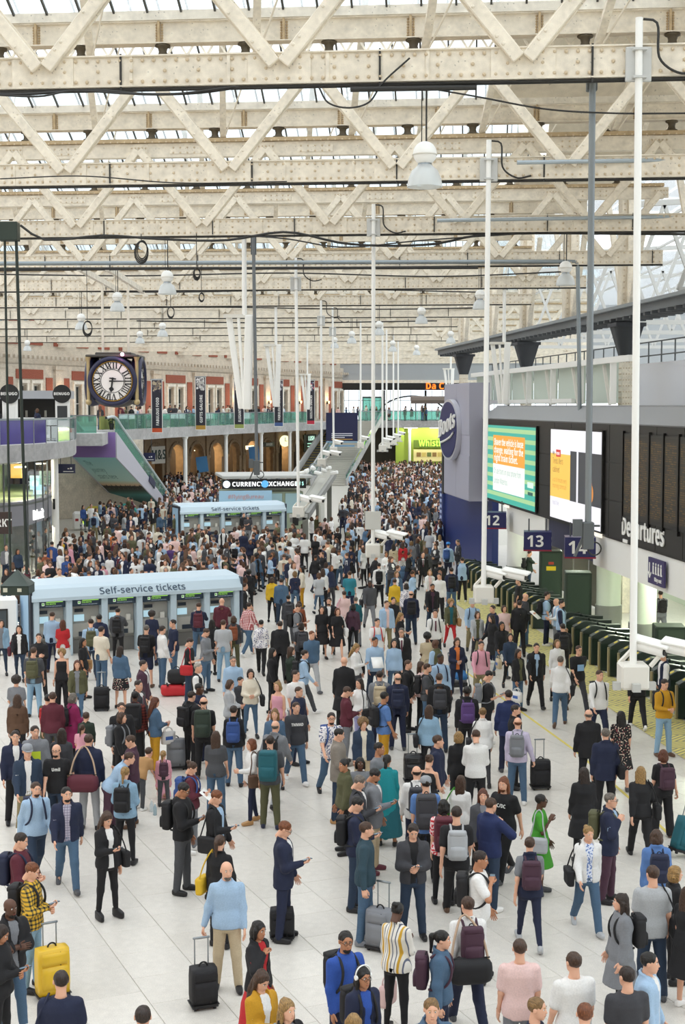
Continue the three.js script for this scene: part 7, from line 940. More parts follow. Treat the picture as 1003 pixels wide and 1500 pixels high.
// x, z, height, facing, pose, top, bottom, hair, skin, bag, detail, note, floor height, extras
const PEOPLE = [
[-10.69,-46.41,1.62,200,'stand','shirt:black','skinny:denim','long:brown','p','bp:grey','B','beside white cabinet',0,''],
[-10.22,-45.83,1.75,180,'stand','suit:black','trousers:black','short:fair','p','-','B','beside ticket kiosk end',0,''],
[-9.88,-40.84,1.65,10,'stand','jacket:pdenim/grey','skinny:ddenim','bob:dark','p','-','B','at the picture edge',0,''],
[-9.20,-40.11,1.66,10,'walk','jacket:black/white','skinny:ddenim','long:dark','p','shR:maroon','B','',0,''],
[-8.08,-37.52,1.78,0,'cross','sweater:black','trousers:black','short:brown','p','-','B','near kiosk end panel',0,''],
[-7.74,-35.29,1.79,180,'stand','tee:dgrey','trousers:pdenim','short:brown','p','bp:olive','B','',0,''],
[-8.50,-41.29,1.81,180,'reach','shirt:lblue','trousers:navy','short:brown','p','-','B','at first machine',0,''],
[-8.13,-40.97,1.62,190,'stand','tee:red','skirt:white','long:auburn','p','-','B','',0,''],
[-7.16,-35.91,1.64,0,'stand','vest:black','wide:black','curly:blond','p','-','B','',0,''],
[-6.51,-34.56,1.65,5,'walk','jacket:olive/grey','skinny:denim','long:auburn','p','-','B','',0,''],
[-6.91,-37.48,1.66,80,'stand','tee:black','skinny:black','long:black','m','sh:tan','B','',0,''],
[-7.15,-40.08,1.78,190,'reach','shirt:lblue','trousers:ddenim','short:dark','p','bp:olive','B','at second machine',0,''],
[-7.06,-40.93,1.79,180,'stand','jacket:navy','trousers:ddenim','short:black','m','-','B','at second machine',0,''],
[-6.60,-38.54,1.81,150,'stand','tee:cream','trousers:denim','short:dark','p','-','B','',0,''],
[-6.79,-42.62,1.73,180,'reach','hoodie:dgrey','skinny:black','short:dark','p','bp:black','B','at third machine',0,''],
[-5.73,-36.32,1.64,170,'case','jacket:denim','skirt:floral','long:dark','p','-','B','',0,''],
[-5.44,-39.10,1.76,175,'stand','tee:black','shorts:navy','short:grey','p','bp:black','B','',0,''],
[-4.98,-38.90,1.77,120,'stand','shirt:white','trousers:denim','short:dark','p','-','B','beside red bag',0,''],
[-5.74,-42.47,1.67,170,'stand','tee:navy','trousers:navy','curly:dark','p','-','B','at fourth machine',0,''],
[-4.75,-33.46,1.79,80,'stand','suit:plum/white','trousers:black','short:dark','p','-','B','',0,''],
[-4.49,-30.86,1.81,70,'stand','suit:charcoal/white','trousers:charcoal','short:dark','p','-','A','beside maroon plaid shirt',0,'tie'],
[-4.44,-30.03,1.73,180,'stand','shirt:mplaid','trousers:black','short:black','d','bigbp:black','A','',0,''],
[-3.99,-29.84,1.64,120,'hold','jacket:denim/red','trousers:mustard','long:auburn','p','carrier:white','B','',0,''],
[-4.53,-28.75,1.76,20,'stand','jacket:black/grey','trousers:black','short:brown','p','-','A','beside pink t-shirt',0,'glasses'],
[-4.46,-28.27,1.66,70,'stand','jacket:black','skinny:black','bob:brown','p','bp:grey','A','beside pink t-shirt',0,''],
[-7.45,-32.12,1.67,180,'stand','tee:grey','skinny:black','curly:dark','p','-','B','',0,''],
[-6.94,-29.97,1.68,185,'stand','jacket:brown','skinny:black','long:brown','p','tote:ppink','B','',0,''],
[-6.50,-30.97,1.45,170,'stand','tee:olive','skirt:olive','short:black','p','bp:red','B','',0,''],
[-6.18,-29.95,1.73,190,'stand','sweater:maroon','trousers:dgrey','short:brown','p','-','A','',0,''],
[-5.82,-30.28,1.64,130,'hold','coat:magenta','skinny:black','bob:grey','p','bp:black','B','',0,''],
[-5.45,-29.84,1.3,190,'stand','sweater:dgreen','trousers:ddenim','short:brown','p','-','B','',0,''],
[-5.45,-29.33,1.15,170,'stand','tee:pink','skirt:pink','pony:brown','p','-','B','',0,''],
[-5.82,-26.54,1.78,15,'stand','hoodie:grey','trousers:ddenim','short:dark','p','-','A','',0,'blockprint;yellowprint'],
[-6.09,-26.09,1.79,20,'stand','jacket:navy/white','trousers:black','short:dark','p','-','A','beside grey hoodie',0,''],
[-5.67,-25.18,1.81,20,'walk','jacket:ddenim/white','trousers:khaki','cap:grey','p','-','A','in grey cap',0,''],
[-5.21,-25.53,1.73,5,'walk','tee:black','trousers:ddenim','balding:dark','p','-','A','',0,'beard;glasses;print=Umil'],
[-5.02,-22.82,1.75,30,'walk2','shirt:lblue','trousers:ddenim','short:brown','p','bp:navy','A','',0,'beard'],
[-4.45,-22.52,1.76,15,'walk','jacket:navy/plaid','trousers:denim','short:black','p','-','A','',0,'beard'],
[-4.58,-19.79,1.77,80,'hold','shirt:maroon','trousers:navy','short:dark','p','bp:navy','A','',0,''],
[-3.58,-21.19,1.67,40,'phone','jacket:black/white','skinny:black','long:brown','p','sh:black','A','',0,'boot'],
[-4.67,-25.79,1.79,180,'stand','suit:navy','trousers:lgrey','short:brown','p','duffel:maroon','A','',0,''],
[-3.70,-23.78,1.69,175,'hold','jacket:pdenim','skinny:black','pony:blond','p','bp:black','A','',0,''],
[-3.91,-25.96,1.73,280,'hold','jacket:plum','trousers:ddenim','short:brown','p','-','A','',0,'shoe=brown'],
[-4.26,-25.54,1.64,90,'lean','shirt:lblue','trousers:plum','short:brown','p','-','A','beside plum jacket',0,''],
[-3.92,-27.06,1.25,150,'lean','tee:tan','trousers:dgrey','short:brown','p','-','B','',0,''],
[-3.49,-27.27,1.1,190,'stand','sweater:pink','trousers:dgrey','pony:blond','p','bp:plum','B','',0,''],
[-3.53,-27.75,1.1,200,'sit','tee:pink','trousers:ppink','pony:blond','p','-','B','',0,''],
[-5.36,-26.74,1.68,175,'stand','jacket:charcoal','skinny:black','long:dark','p','-','A','',0,''],
[-2.56,-22.34,1.81,75,'phone','hoodie:black','trousers:dgrey','short:black','m','bp:black','A','',0,'glasses'],
[-2.64,-24.42,1.62,80,'both','shirt:maroon','trousers:grey','bun:brown','p','bp:blue','A','beside pale denim jacket',0,'paper'],
[-2.01,-22.11,1.75,70,'phone','jacket:black/lblue','trousers:black','short:ginger','p','shR:black','A','beside black hoodie',0,''],
[-1.77,-20.06,1.65,160,'stand','sweater:black','skinny:black','pony:brown','p','sh:yellow','A','beside navy suit jacket',0,''],
[-1.54,-18.52,1.77,5,'case','sweater:lblue','trousers:beige','balding:grey','p','-','A','',0,'beard;shoe=black'],
[-0.86,-20.32,1.78,85,'phone','suit:navy/white','trousers:navy','short:ginger','p','-','A','',0,'glasses'],
[-2.40,-26.51,1.68,175,'stand','tee:dgrey','trousers:denim','long:brown','p','-','A','',0,''],
[-2.23,-28.76,1.69,180,'stand','sweater:black','trousers:denim','short:dark','p','bp:blue','A','',0,''],
[-1.69,-26.17,1.62,290,'bagarm','jacket:white/white','skinny:navy','bob:ginger','p','sh:brown','A','',0,'shoe=tan'],
[-1.34,-25.84,1.75,175,'stand','tee:dgrey','trousers:olive','short:dark','p','bigbp:teal','A','',0,'shoe=navy'],
[-1.32,-27.24,1.76,160,'walk','suit:grey','trousers:lgrey','balding:grey','p','bp:black','A','',0,''],
[-0.97,-29.06,1.77,15,'walk','sweater:charcoal','trousers:denim','short:brown','p','-','A','',0,'print=TNMAD'],
[-1.38,-28.58,1.67,10,'stand','jacket:denim/white','skinny:denim','long:fair','p','-','A','',0,''],
[-1.44,-31.41,1.68,330,'case','vest:pink','shorts:denim','bob:blond','p','-','B','',0,''],
[-1.07,-32.08,1.81,40,'stand','tee:white','shorts:grey','short:dark','p','-','B','',0,''],
[-0.96,-30.54,1.73,60,'stand','jacket:navy','trousers:navy','short:brown','p','-','B','beside pink sleeveless top',0,''],
[-2.66,-34.22,1.75,5,'stand','shirt:lblue','trousers:grey','short:grey','p','-','B','',0,'glasses'],
[-2.55,-31.76,1.65,80,'hold','jacket:lgrey/white','skinny:grey','bob:brown','p','-','B','',0,''],
[-2.16,-33.03,1.66,10,'hold','sweater:cream','skinny:denim','bob:dark','p','sh:black','B','',0,''],
[-2.45,-33.79,1.3,30,'stand','sweater:charcoal','trousers:black','short:black','p','-','B','',0,''],
[-3.41,-33.10,1.79,80,'stand','gilet:black/white','trousers:khaki','short:white','p','-','B','',0,''],
[-3.12,-30.51,1.81,60,'stand','shirt:navy','trousers:navy','short:black','d','-','A','',0,''],
[-3.24,-30.05,1.73,140,'ear','jacket:black','trousers:black','short:dark','p','bp:black','A','beside navy shirt',0,''],
[-2.90,-29.32,1.75,180,'stand','tee:black','trousers:black','balding:dark','p','bigbp:dgreen','A','',0,''],
[-4.01,-36.88,1.76,80,'phone','tee:black','trousers:ddenim','short:dark','p','shR:red','B','',0,''],
[-3.73,-38.41,1.77,70,'phone','shirt:grey','trousers:denim','short:brown','p','-','B','',0,'beard'],
[-4.43,-43.47,1.78,180,'reach','sweater:navy','trousers:denim','short:brown','p','bp:maroon','B','at fifth machine',0,''],
[-3.37,-39.87,1.79,180,'stand','tee:lgrey','trousers:pdenim','short:brown','p','-','B','',0,''],
[-3.78,-44.23,1.81,180,'reach','hoodie:maroon','trousers:black','bald:dark','p','-','B','at sixth machine',0,''],
[-3.80,-41.00,1.62,150,'stand','jacket:black','skinny:black','long:black','p','-','B','near grey t-shirt',0,''],
[-3.21,-41.60,1.64,180,'stand','jacket:charcoal','trousers:olive','bob:brown','p','bp:rust','B','',0,''],
[-2.95,-44.11,1.76,140,'walk','shirt:redcheck','trousers:denim','short:dark','p','-','B','',0,''],
[-2.37,-41.03,1.66,175,'walk','shirt:wfloral','trousers:black','bun:black','p','-','B','',0,''],
[-1.76,-39.70,1.78,180,'stand','suit:black','trousers:black','short:dark','p','-','B','beside charcoal t-shirt',0,''],
[-1.79,-35.79,1.68,80,'stand','jacket:black','skinny:black','long:black','p','-','B','with green bag nearby',0,''],
[-1.32,-35.92,1.69,110,'stand','jacket:dgreen','skinny:black','long:brown','p','tote:olive','B','',0,''],
[-1.00,-35.56,1.73,90,'walk','shirt:lblue','trousers:dgrey','short:dark','p','bp:black','B','',0,''],
[-1.38,-43.43,1.75,75,'phone','tee:grey','trousers:grey','short:brown','p','bp:black','B','',0,''],
[-1.18,-40.32,1.65,190,'stand','tee:charcoal','skinny:black','bob:dark','p','bp:charcoal','B','',0,''],
[-0.85,-38.41,1.77,20,'walk','shirt:denim','trousers:lgrey','short:ginger','p','-','B','',0,''],
[-0.64,-43.50,1.67,10,'stand','dress:black','trousers:black','long:dark','p','-','B','beside grey t-shirt',0,''],
[-0.16,-43.42,1.68,10,'walk','dress:black','trousers:black','bob:auburn','p','sh:white','B','',0,''],
[-0.42,-44.39,1.81,0,'stand','suit:black/white','trousers:black','short:dark','p','-','B','beside plum jacket',0,'beard'],
[-1.78,-46.41,1.62,185,'stand','jacket:charcoal','trousers:dgrey','short:black','p','bp:charcoal','B','',0,''],
[-1.38,-44.84,1.64,160,'stand','jacket:rust','skinny:black','long:brown','p','-','B','',0,''],
[-4.81,-40.11,1.76,300,'stand','tee:navy','trousers:denim','short:dark','p','-','B','',0,''],
[0.26,-51.96,1.77,180,'stand','tee:bteal','trousers:navy','short:brown','p','-','B','',0,''],
[0.95,-49.57,1.78,10,'walk','hoodie:dgrey','trousers:grey','short:black','d','shR:black','B','',0,'beard'],
[1.86,-50.38,1.68,180,'stand','sweater:yellow','trousers:khaki','short:brown','p','-','B','',0,''],
[2.02,-52.65,1.69,10,'case','jacket:denim/white','skinny:ddenim','long:fair','p','-','B','',0,''],
[1.42,-55.03,1.73,180,'stand','shirt:white','trousers:black','short:dark','p','bp:black','C','beside white jacket',0,''],
[-2.16,-49.87,1.75,180,'stand','jacket:denim','trousers:ddenim','short:dark','p','-','B','',0,''],
[-2.55,-51.08,1.65,180,'stand','jacket:yellow','skinny:black','bob:brown','p','-','B','',0,''],
[-1.78,-52.91,1.66,190,'stand','tee:navy','skinny:denim','bob:fair','p','-','C','',0,''],
[-1.56,-54.40,1.67,280,'stand','shirt:cream','trousers:mustard','long:black','m','-','C','',0,''],
[-0.74,-53.60,1.68,185,'stand','shirt:white','trousers:black','long:brown','p','-','C','beside cream shirt',0,''],
[-0.64,-64.27,1.81,180,'stand','jacket:beige','shorts:brown','short:grey','p','-','C','',0,''],
[0.05,-62.95,1.62,5,'stand','dress:navy','trousers:navy','short:black','d','sh:blue','C','',0,''],
[0.90,-63.46,1.64,10,'stand','jacket:pdenim/white','skinny:white','bob:dark','p','-','C','',0,''],
[0.39,-77.19,1.76,0,'walk','shirt:lblue','trousers:khaki','short:brown','p','-','C','',0,''],
[0.99,-91.07,1.77,180,'stand','shirt:white','trousers:black','short:dark','p','-','C','beside black gilet',0,''],
[2.28,-63.40,1.67,180,'stand','shirt:beige','trousers:white','long:dark','p','-','C','',0,''],
[2.73,-63.92,1.68,180,'stand','jacket:red','trousers:white','long:brown','p','-','C','',0,''],
[3.13,-64.51,1.69,170,'stand','jacket:grey','skinny:denim','bob:fair','p','-','C','',0,''],
[3.39,-59.76,1.73,5,'walk','suit:black/white','trousers:black','short:dark','p','-','C','beside light blue shirt',0,'tie'],
[3.33,-54.02,1.64,10,'walk','jacket:white/ppink','skinny:beige','long:blond','p','-','C','',0,''],
[3.10,-48.79,1.76,5,'walk','suit:black/plum','trousers:ddenim','short:black','m','-','B','',0,'beard'],
[3.51,-51.31,1.77,0,'stand','shirt:white','trousers:black','short:dark','p','-','B','',0,''],
[4.08,-52.96,1.78,180,'stand','jacket:navy','trousers:denim','short:dark','p','bp:black','B','',0,''],
[4.68,-62.77,1.79,160,'stand','shirt:lblue','trousers:navy','helmet:dark','p','bp:blue','C','in blue cycle helmet',0,''],
[5.22,-63.94,1.81,280,'hold','suit:charcoal/white','trousers:charcoal','short:grey','p','-','C','',0,''],
[4.69,-68.35,1.62,185,'stand','shirt:white','skirt:white','long:blond','p','-','C','',0,''],
[3.81,-55.41,1.75,180,'stand','jacket:black','trousers:black','short:dark','p','-','C','near cycle helmet',0,''],
[6.28,-82.81,1.76,260,'stand','gilet:black/white','trousers:black','short:dark','p','-','C','beside light blue shirt',0,''],
[2.22,-49.20,1.66,180,'stand','shirt:wfloral','skinny:black','bob:dark','p','-','B','',0,''],
[2.25,-46.24,1.78,180,'stand','jacket:navy','trousers:ddenim','balding:dark','p','bp:black','B','',0,''],
[3.48,-45.46,1.68,10,'walk','jacket:olive/teal','skinny:red','curly:blond','p','sh:tan','B','',0,''],
[2.77,-42.26,1.81,5,'walk','shirt:white','trousers:black','short:dark','p','bp:black','B','beside black dress',0,'tie'],
[1.38,-44.29,1.73,20,'stand','jacket:lblue/ppink','trousers:khaki','short:brown','p','-','B','',0,''],
[1.00,-40.85,1.75,10,'walk','tee:white','trousers:grey','short:dark','p','bp:red','B','',0,'blockprint'],
[1.73,-42.21,1.65,70,'hold','dress:black','trousers:black','long:blond','p','-','B','',0,''],
[1.64,-45.64,1.66,10,'stand','shirt:black','skinny:black','bun:dark','p','-','B','beside navy jacket',0,''],
[1.61,-38.46,1.78,0,'stand','suit:black/white','trousers:black','short:grey','p','-','B','beside beige t-shirt',0,'tie;glasses'],
[1.36,-37.22,1.68,5,'stand','shirt:lblue','skinny:denim','long:black','p','-','B','',0,''],
[0.85,-37.14,1.81,10,'walk','shirt:lblue','trousers:ddenim','short:black','m','-','B','',0,'paper'],
[0.35,-36.82,1.62,70,'phone','jacket:white/white','skirt:charcoal','long:blond','p','sh:black','B','',0,''],
[0.33,-44.22,1.64,175,'stand','jacket:plum','skinny:black','bob:black','p','sh:black','B','',0,''],
[0.43,-45.73,1.65,180,'stand','shirt:teal','trousers:grey','bun:grey','p','-','B','',0,''],
[0.06,-47.17,1.66,185,'stand','dress:ppink','trousers:black','bun:brown','p','sh:pink','B','',0,''],
[2.42,-36.52,1.78,230,'stand','gilet:olive/lblue','trousers:beige','bald:black','d','-','B','',0,''],
[3.04,-37.44,1.68,10,'hold','jacket:navy/orange','skinny:navy','bob:brown','p','-','B','pushing the pram',0,''],
[2.38,-34.24,1.81,20,'stand','shirt:lblue','trousers:navy','short:black','d','bp:navy','B','',0,''],
[2.32,-38.50,1.62,180,'stand','tee:beige','skirt:beige','afro:black','d','-','B','',0,''],
[3.62,-36.84,1.75,5,'walk','shirt:pink','shorts:khaki','short:dark','p','bp:black','B','',0,''],
[4.10,-42.93,1.65,5,'walk','jacket:lgrey/olive','skinny:charcoal','bob:brown','p','-','B','',0,''],
[4.11,-44.66,1.77,0,'walk','shirt:lblue','trousers:khaki','cap:grey','p','bp:navy','B','in cap',0,''],
[4.57,-42.87,1.78,300,'stand','jacket:navy','trousers:navy','short:dark','p','-','B','beside light grey jacket',0,''],
[4.48,-41.96,1.68,290,'walk','coat:black','skinny:black','long:dark','p','-','B','',0,''],
[4.57,-40.56,1.69,10,'walk','jacket:black/black','skinny:denim','long:black','m','carrier:beige','B','',0,''],
[5.04,-44.00,1.62,0,'stand','tee:ppink','skinny:beige','bob:brown','p','-','B','',0,''],
[4.61,-38.78,1.64,5,'walk','shirt:ddenim','skinny:black','bob:dark','p','-','B','',0,''],
[3.34,-32.25,1.76,90,'phone','tee:black','trousers:black','short:black','p','bp:grey','B','',0,''],
[2.69,-30.36,1.77,180,'stand','jacket:black','trousers:black','short:black','d','bp:purple','A','',0,''],
[2.86,-28.65,1.67,180,'stand','sweater:white','skinny:charcoal','bun:fair','p','sh:black','A','',0,''],
[3.53,-29.87,1.79,180,'stand','suit:dblue','trousers:navy','short:dark','p','-','A','',0,''],
[2.18,-31.66,1.81,180,'stand','hoodie:black','trousers:ddenim','short:brown','p','bp:charcoal','B','',0,''],
[2.00,-33.34,1.73,80,'stand','tee:dgrey','trousers:denim','short:brown','p','bp:black','B','',0,'beard'],
[1.56,-33.69,1.75,75,'stand','jacket:black','trousers:black','short:brown','p','bp:black','B','beside pale pink t-shirt',0,''],
[1.89,-34.03,1.65,80,'stand','tee:ppink','skinny:black','long:brown','p','-','B','',0,''],
[1.25,-31.85,1.77,180,'stand','suit:navy','trousers:navy','balding:grey','p','bp:navy','B','',0,''],
[0.85,-32.13,1.78,180,'stand','jacket:grey','trousers:navy','short:dark','p','bp:beige','B','',0,''],
[0.39,-31.73,1.68,310,'strap','sweater:white','trousers:lav','long:dark','p','sh:black','B','',0,''],
[0.04,-33.76,1.81,180,'stand','coat:black','trousers:black','bald:grey','p','-','B','',0,''],
[0.08,-30.54,1.73,100,'both','shirt:maroon','trousers:grey','short:brown','p','-','B','beside mid blue t-shirt',0,''],
[0.88,-29.89,1.75,110,'stand','tee:mblue','trousers:mustard','short:black','m','bp:black','A','',0,''],
[1.79,-29.03,1.65,180,'case','jacket:pdenim','skinny:black','long:brown','p','sh:black','B','',0,''],
[0.41,-27.75,1.66,10,'stand','jacket:ddenim/cream','trousers:beige','curly:fair','p','-','A','',0,''],
[-0.24,-28.01,1.78,20,'walk','tee:wfloral','trousers:denim','short:dark','p','bp:blue','A','',0,'glasses;beard'],
[-0.08,-26.26,1.79,80,'hold','suit:tweed','trousers:ddenim','short:black','p','-','A','',0,'shoe=tan'],
[0.04,-24.36,1.69,290,'stand','jacket:olive','skinny:black','bun:black','m','-','A','',0,''],
[0.31,-24.75,1.62,10,'stand','tee:grey','skinny:ddenim','bob:black','d','-','A','',0,''],
[0.65,-25.32,1.75,60,'hip','tee:grey','trousers:khaki','short:black','m','-','A','',0,''],
[0.79,-24.80,1.65,180,'stand','shirt:sari','longskirt:teal','braid:black','m','-','A','in long shawl',0,'shawl'],
[0.26,-22.94,1.77,80,'phone','suit:charcoal/white','trousers:charcoal','short:grey','p','shR:black','A','',0,''],
[0.52,-23.34,1.78,80,'phone','suit:grey/white','trousers:beige','short:black','m','-','A','',0,'beard;shoe=maroon'],
[0.21,-21.58,1.79,80,'phone','sweater:navy','trousers:ddenim','short:black','p','bp:black','A','',0,''],
[0.33,-20.20,1.81,85,'case','sweater:petrol','trousers:denim','short:brown','p','-','A','',0,'beard;shoe=grey'],
[1.03,-20.38,1.73,5,'both','jacket:charcoal/black','trousers:ddenim','short:dark','p','-','A','',0,''],
[1.25,-23.61,1.75,180,'stand','shirt:white','trousers:navy','balding:dark','p','bp:charcoal','A','',0,''],
[1.36,-22.86,1.76,180,'stand','tee:mblue','trousers:black','cap:dark','p','bigbp:charcoal','A','in dark cap',0,''],
[1.53,-24.76,1.66,150,'hold','vest:black','skirt:black','bun:brown','p','tote:cream','A','',0,''],
[1.74,-25.76,1.78,80,'stand','jacket:navy','trousers:navy','short:brown','p','-','A','beside white shirt',0,''],
[1.58,-21.82,1.68,180,'stand','tee:rfloral','skinny:black','bob:black','p','bigbp:maroon','A','',0,''],
[1.73,-21.16,1.81,180,'walk','tee:black','trousers:black','short:dark','p','bp:lgrey','A','beside dark blue jacket',0,''],
[1.98,-23.50,1.62,150,'stand','sweater:white','trousers:black','long:brown','p','sh:green','A','',0,''],
[2.21,-26.66,1.64,185,'stand','sweater:black','skinny:black','bob:blond','p','-','A','beside white shirt',0,''],
[2.50,-26.25,1.76,180,'both','shirt:white','trousers:black','short:brown','p','-','A','',0,'noitem'],
[2.26,-22.51,1.66,10,'stand','jacket:dgrey/grey','skinny:black','long:auburn','p','-','A','',0,''],
[2.28,-21.55,1.78,130,'ear','jacket:dblue','trousers:ddenim','short:brown','p','-','A','',0,'shoe=white'],
[2.68,-23.02,1.79,320,'walk','tee:black','trousers:black','long:ginger','p','-','A','beside dark grey jacket',0,'print=AC/DC;beard'],
[1.85,-18.84,1.81,80,'ear','tee:white','trousers:white','short:dark','m','bp:black','A','',0,'shoe=black'],
[3.43,-27.47,1.73,170,'case','shirt:lilac','trousers:denim','balding:ginger','p','bp:grey','A','',0,''],
[3.51,-28.57,1.75,80,'stand','jacket:black','trousers:black','short:dark','p','-','A','beside white sweater',0,'beard'],
[4.92,-28.05,1.76,180,'stand','suit:black','trousers:black','balding:grey','p','-','A','beside dark floral dress',0,''],
[5.63,-28.38,1.66,180,'stand','dress:floral','trousers:black','long:black','p','-','A','',0,''],
[4.94,-26.31,1.78,180,'stand','suit:navy','trousers:black','short:grey','p','shR:black','A','',0,''],
[4.11,-23.81,1.68,180,'stand','coat:black','skinny:black','long:dark','p','-','A','',0,''],
[5.13,-24.01,1.69,180,'walk','jacket:black','trousers:black','long:blond','p','shR:black+tote:black','A','beside black long coat',0,''],
[5.80,-25.31,1.62,190,'case','tee:black','wide:black','bob:auburn','p','bp:plum','A','',0,''],
[3.15,-22.27,1.64,75,'strap','dress:green','trousers:black','short:black','d','shR:lgrey','A','',0,'glasses'],
[4.19,-21.91,1.76,70,'strap','suit:navy/lblue','trousers:plum','short:grey','p','bp:olive','A','',0,'glasses'],
[3.64,-20.70,1.66,5,'walk','jacket:white/bfloral','trousers:denim','bun:blond','p','shR:black','A','',0,'shoe=lgrey'],
[2.70,-20.05,1.67,180,'walk','gilet:navy/grey','skinny:navy','bun:brown','p','bp:plum','A','',0,'shoe=lgrey;ss'],
[4.56,-20.24,1.68,180,'stand','jacket:mblue','skinny:black','bob:brown','p','bp:navy','A','',0,''],
[4.06,-18.21,1.81,180,'stand','tee:lgrey','trousers:ddenim','short:brown','p','shR:black','A','',0,''],
[4.48,-18.79,1.62,100,'stand','shirt:black','skinny:black','bob:blond','p','-','A','beside light grey t-shirt',0,''],
[4.44,-17.90,1.64,120,'stand','dress:black','trousers:black','long:brown','p','-','A','beside light grey t-shirt',0,''],
[3.54,-17.61,1.65,280,'stand','coat:grey','skinny:black','long:dark','p','bp:black','A','',0,''],
[3.39,-15.36,1.77,70,'stand','jacket:lblue/white','trousers:ddenim','short:black','p','-','A','',0,''],
[3.07,-14.92,1.78,190,'stand','tee:charcoal','trousers:black','short:dark','p','-','A','',0,''],
[2.45,-13.95,1.79,180,'stand','tee:white','trousers:ddenim','short:ginger','p','-','A','nearest the bottom edge',0,''],
[2.55,-15.25,1.81,195,'stand','tee:white','trousers:navy','short:brown','p','-','A','young',0,''],
[1.99,-14.24,1.73,80,'stand','tee:navy','trousers:ddenim','short:fair','p','-','A','',0,''],
[2.02,-15.79,1.75,180,'stand','tee:ppink','trousers:grey','short:brown','p','-','A','',0,''],
[1.57,-17.30,1.76,190,'walk','shirt:white','trousers:navy','short:brown','p','bp:plum+duffel:black','A','beside denim blue jacket',0,''],
[1.16,-16.31,1.66,80,'case','jacket:denim','skinny:navy','pony:black','p','bp:plum','A','',0,''],
[0.67,-17.20,1.67,150,'phone','shirt:stripe','skinny:black','bun:black','d','toteL:ppink','A','',0,''],
[0.03,-15.95,1.79,30,'stand','shirt:royal','trousers:navy','short:black','m','bp:black','A','',0,'glasses;beard'],
[0.22,-15.15,1.69,30,'stand','jacket:navy/royal','trousers:black','long:black','m','bp:black','A','beside royal blue shirt',0,'headphones;glasses'],
[0.11,-14.09,1.62,180,'stand','jacket:charcoal','skinny:black','bob:blond','p','-','A','at the bottom edge',0,''],
[0.91,-14.18,1.75,10,'stand','jacket:denim/grey','trousers:ddenim','short:fair','p','-','A','',0,''],
[-1.02,-16.65,1.65,60,'ear','jacket:black/red','longskirt:red','bob:black','m','toteL:olive','A','',0,'noitem'],
[-0.89,-15.13,1.66,40,'phone','jacket:mustard/white','skinny:ddenim','long:brown','p','-','A','',0,''],
[-0.58,-14.35,1.67,40,'stand','jacket:black/grey','trousers:black','long:blond','p','-','A','beside charcoal jacket',0,''],
[-3.01,-14.78,1.79,185,'stand','tee:navy','trousers:ddenim','short:dark','p','sh:navy','A','',0,''],
[-2.00,-13.84,1.81,190,'stand','sweater:charcoal','trousers:black','short:dark','p','-','A','',0,''],
[-4.12,-17.20,1.73,40,'cross','jacket:black/grey','trousers:denim','bald:black','d','-','A','',0,'beard'],
[-4.15,-18.53,1.75,80,'both','shirt:check','trousers:pdenim','short:ginger','p','bp:black','A','',0,''],
[-4.08,-16.52,1.65,80,'both','jacket:black','skinny:black','bob:dark','m','-','A','cut by picture edge',0,''],
[5.90,-45.65,1.77,60,'hold','sweater:charcoal','trousers:denim','bald:brown','p','-','B','',0,'paper'],
[5.51,-43.93,1.78,180,'stand','suit:black','trousers:black','short:dark','p','-','B','by the gates',0,''],
[6.65,-45.97,1.79,80,'stand','tee:lblue','trousers:navy','short:dark','p','bp:black','B','',0,''],
[6.78,-43.76,1.81,70,'stand','gilet:lblue/navy','trousers:navy','short:dark','p','-','B','',0,'beard'],
[6.79,-44.76,1.73,280,'hold','gilet:lblue/white','trousers:grey','bald:brown','p','-','B','',0,'tie'],
[6.16,-39.42,1.75,180,'stand','jacket:black','trousers:black','short:dark','p','bp:black','B','by the gates',0,''],
[5.01,-36.45,1.76,5,'walk','suit:black/lblue','trousers:black','short:dark','p','-','B','beside black jacket',0,''],
[5.68,-37.26,1.66,0,'stand','sweater:white','skinny:black','bob:fair','p','-','B','',0,''],
[5.31,-34.28,1.78,170,'walk2','shirt:white','trousers:denim','short:grey','p','shR:black','B','',0,'shoe=brown'],
[6.00,-35.91,1.79,20,'walk','tee:black','trousers:charcoal','short:brown','p','-','B','',0,'blockprint;glasses'],
[5.91,-32.42,1.81,10,'walk','shirt:white','trousers:navy','short:brown','p','bp:black','B','beside mustard sweater',0,''],
[4.49,-35.98,1.62,40,'stand','jacket:black/olive','skinny:denim','long:dark','m','carrier:white','B','',0,''],
[7.15,-34.01,1.75,180,'walk','jacket:black','trousers:black','short:dark','p','-','B','under the twin cameras',0,''],
[7.16,-31.27,1.76,20,'hold','sweater:mustard','trousers:pdenim','short:dark','p','bp:black','B','',0,'shoe=brown'],
[7.95,-34.83,1.77,280,'case','gilet:navy/white','trousers:navy','short:dark','p','-','B','',0,''],
[6.21,-49.77,1.78,260,'stand','tee:black','trousers:black','short:dark','p','-','B','',0,''],
[7.81,-59.17,1.79,90,'reach','tee:dgreen','trousers:ddenim','short:brown','p','bp:black','C','',0,''],
[4.77,-56.36,1.81,170,'stand','gilet:lblue/navy','trousers:black','short:dark','p','-','B','',0,''],
[10.63,-47.13,1.73,185,'walk','tee:grey','shorts:grey','short:dark','p','bp:black','B','',0,''],
[-14.73,-62.01,1.75,20,'stand','jacket:grey/white','trousers:ddenim','short:dark','p','-','C','',0,''],
[-14.04,-61.20,1.65,30,'stand','jacket:ddenim','skinny:black','long:dark','m','-','C','',0,''],
[-14.55,-66.73,1.77,160,'stand','shirt:grey','trousers:khaki','short:dark','p','-','C','',0,''],
[-14.73,-70.37,1.78,60,'stand','suit:black/lblue','trousers:black','short:black','m','-','C','beside white shirt',0,''],
[-12.37,-58.89,1.79,180,'stand','jacket:rust','trousers:ddenim','short:dark','p','-','C','',0,''],
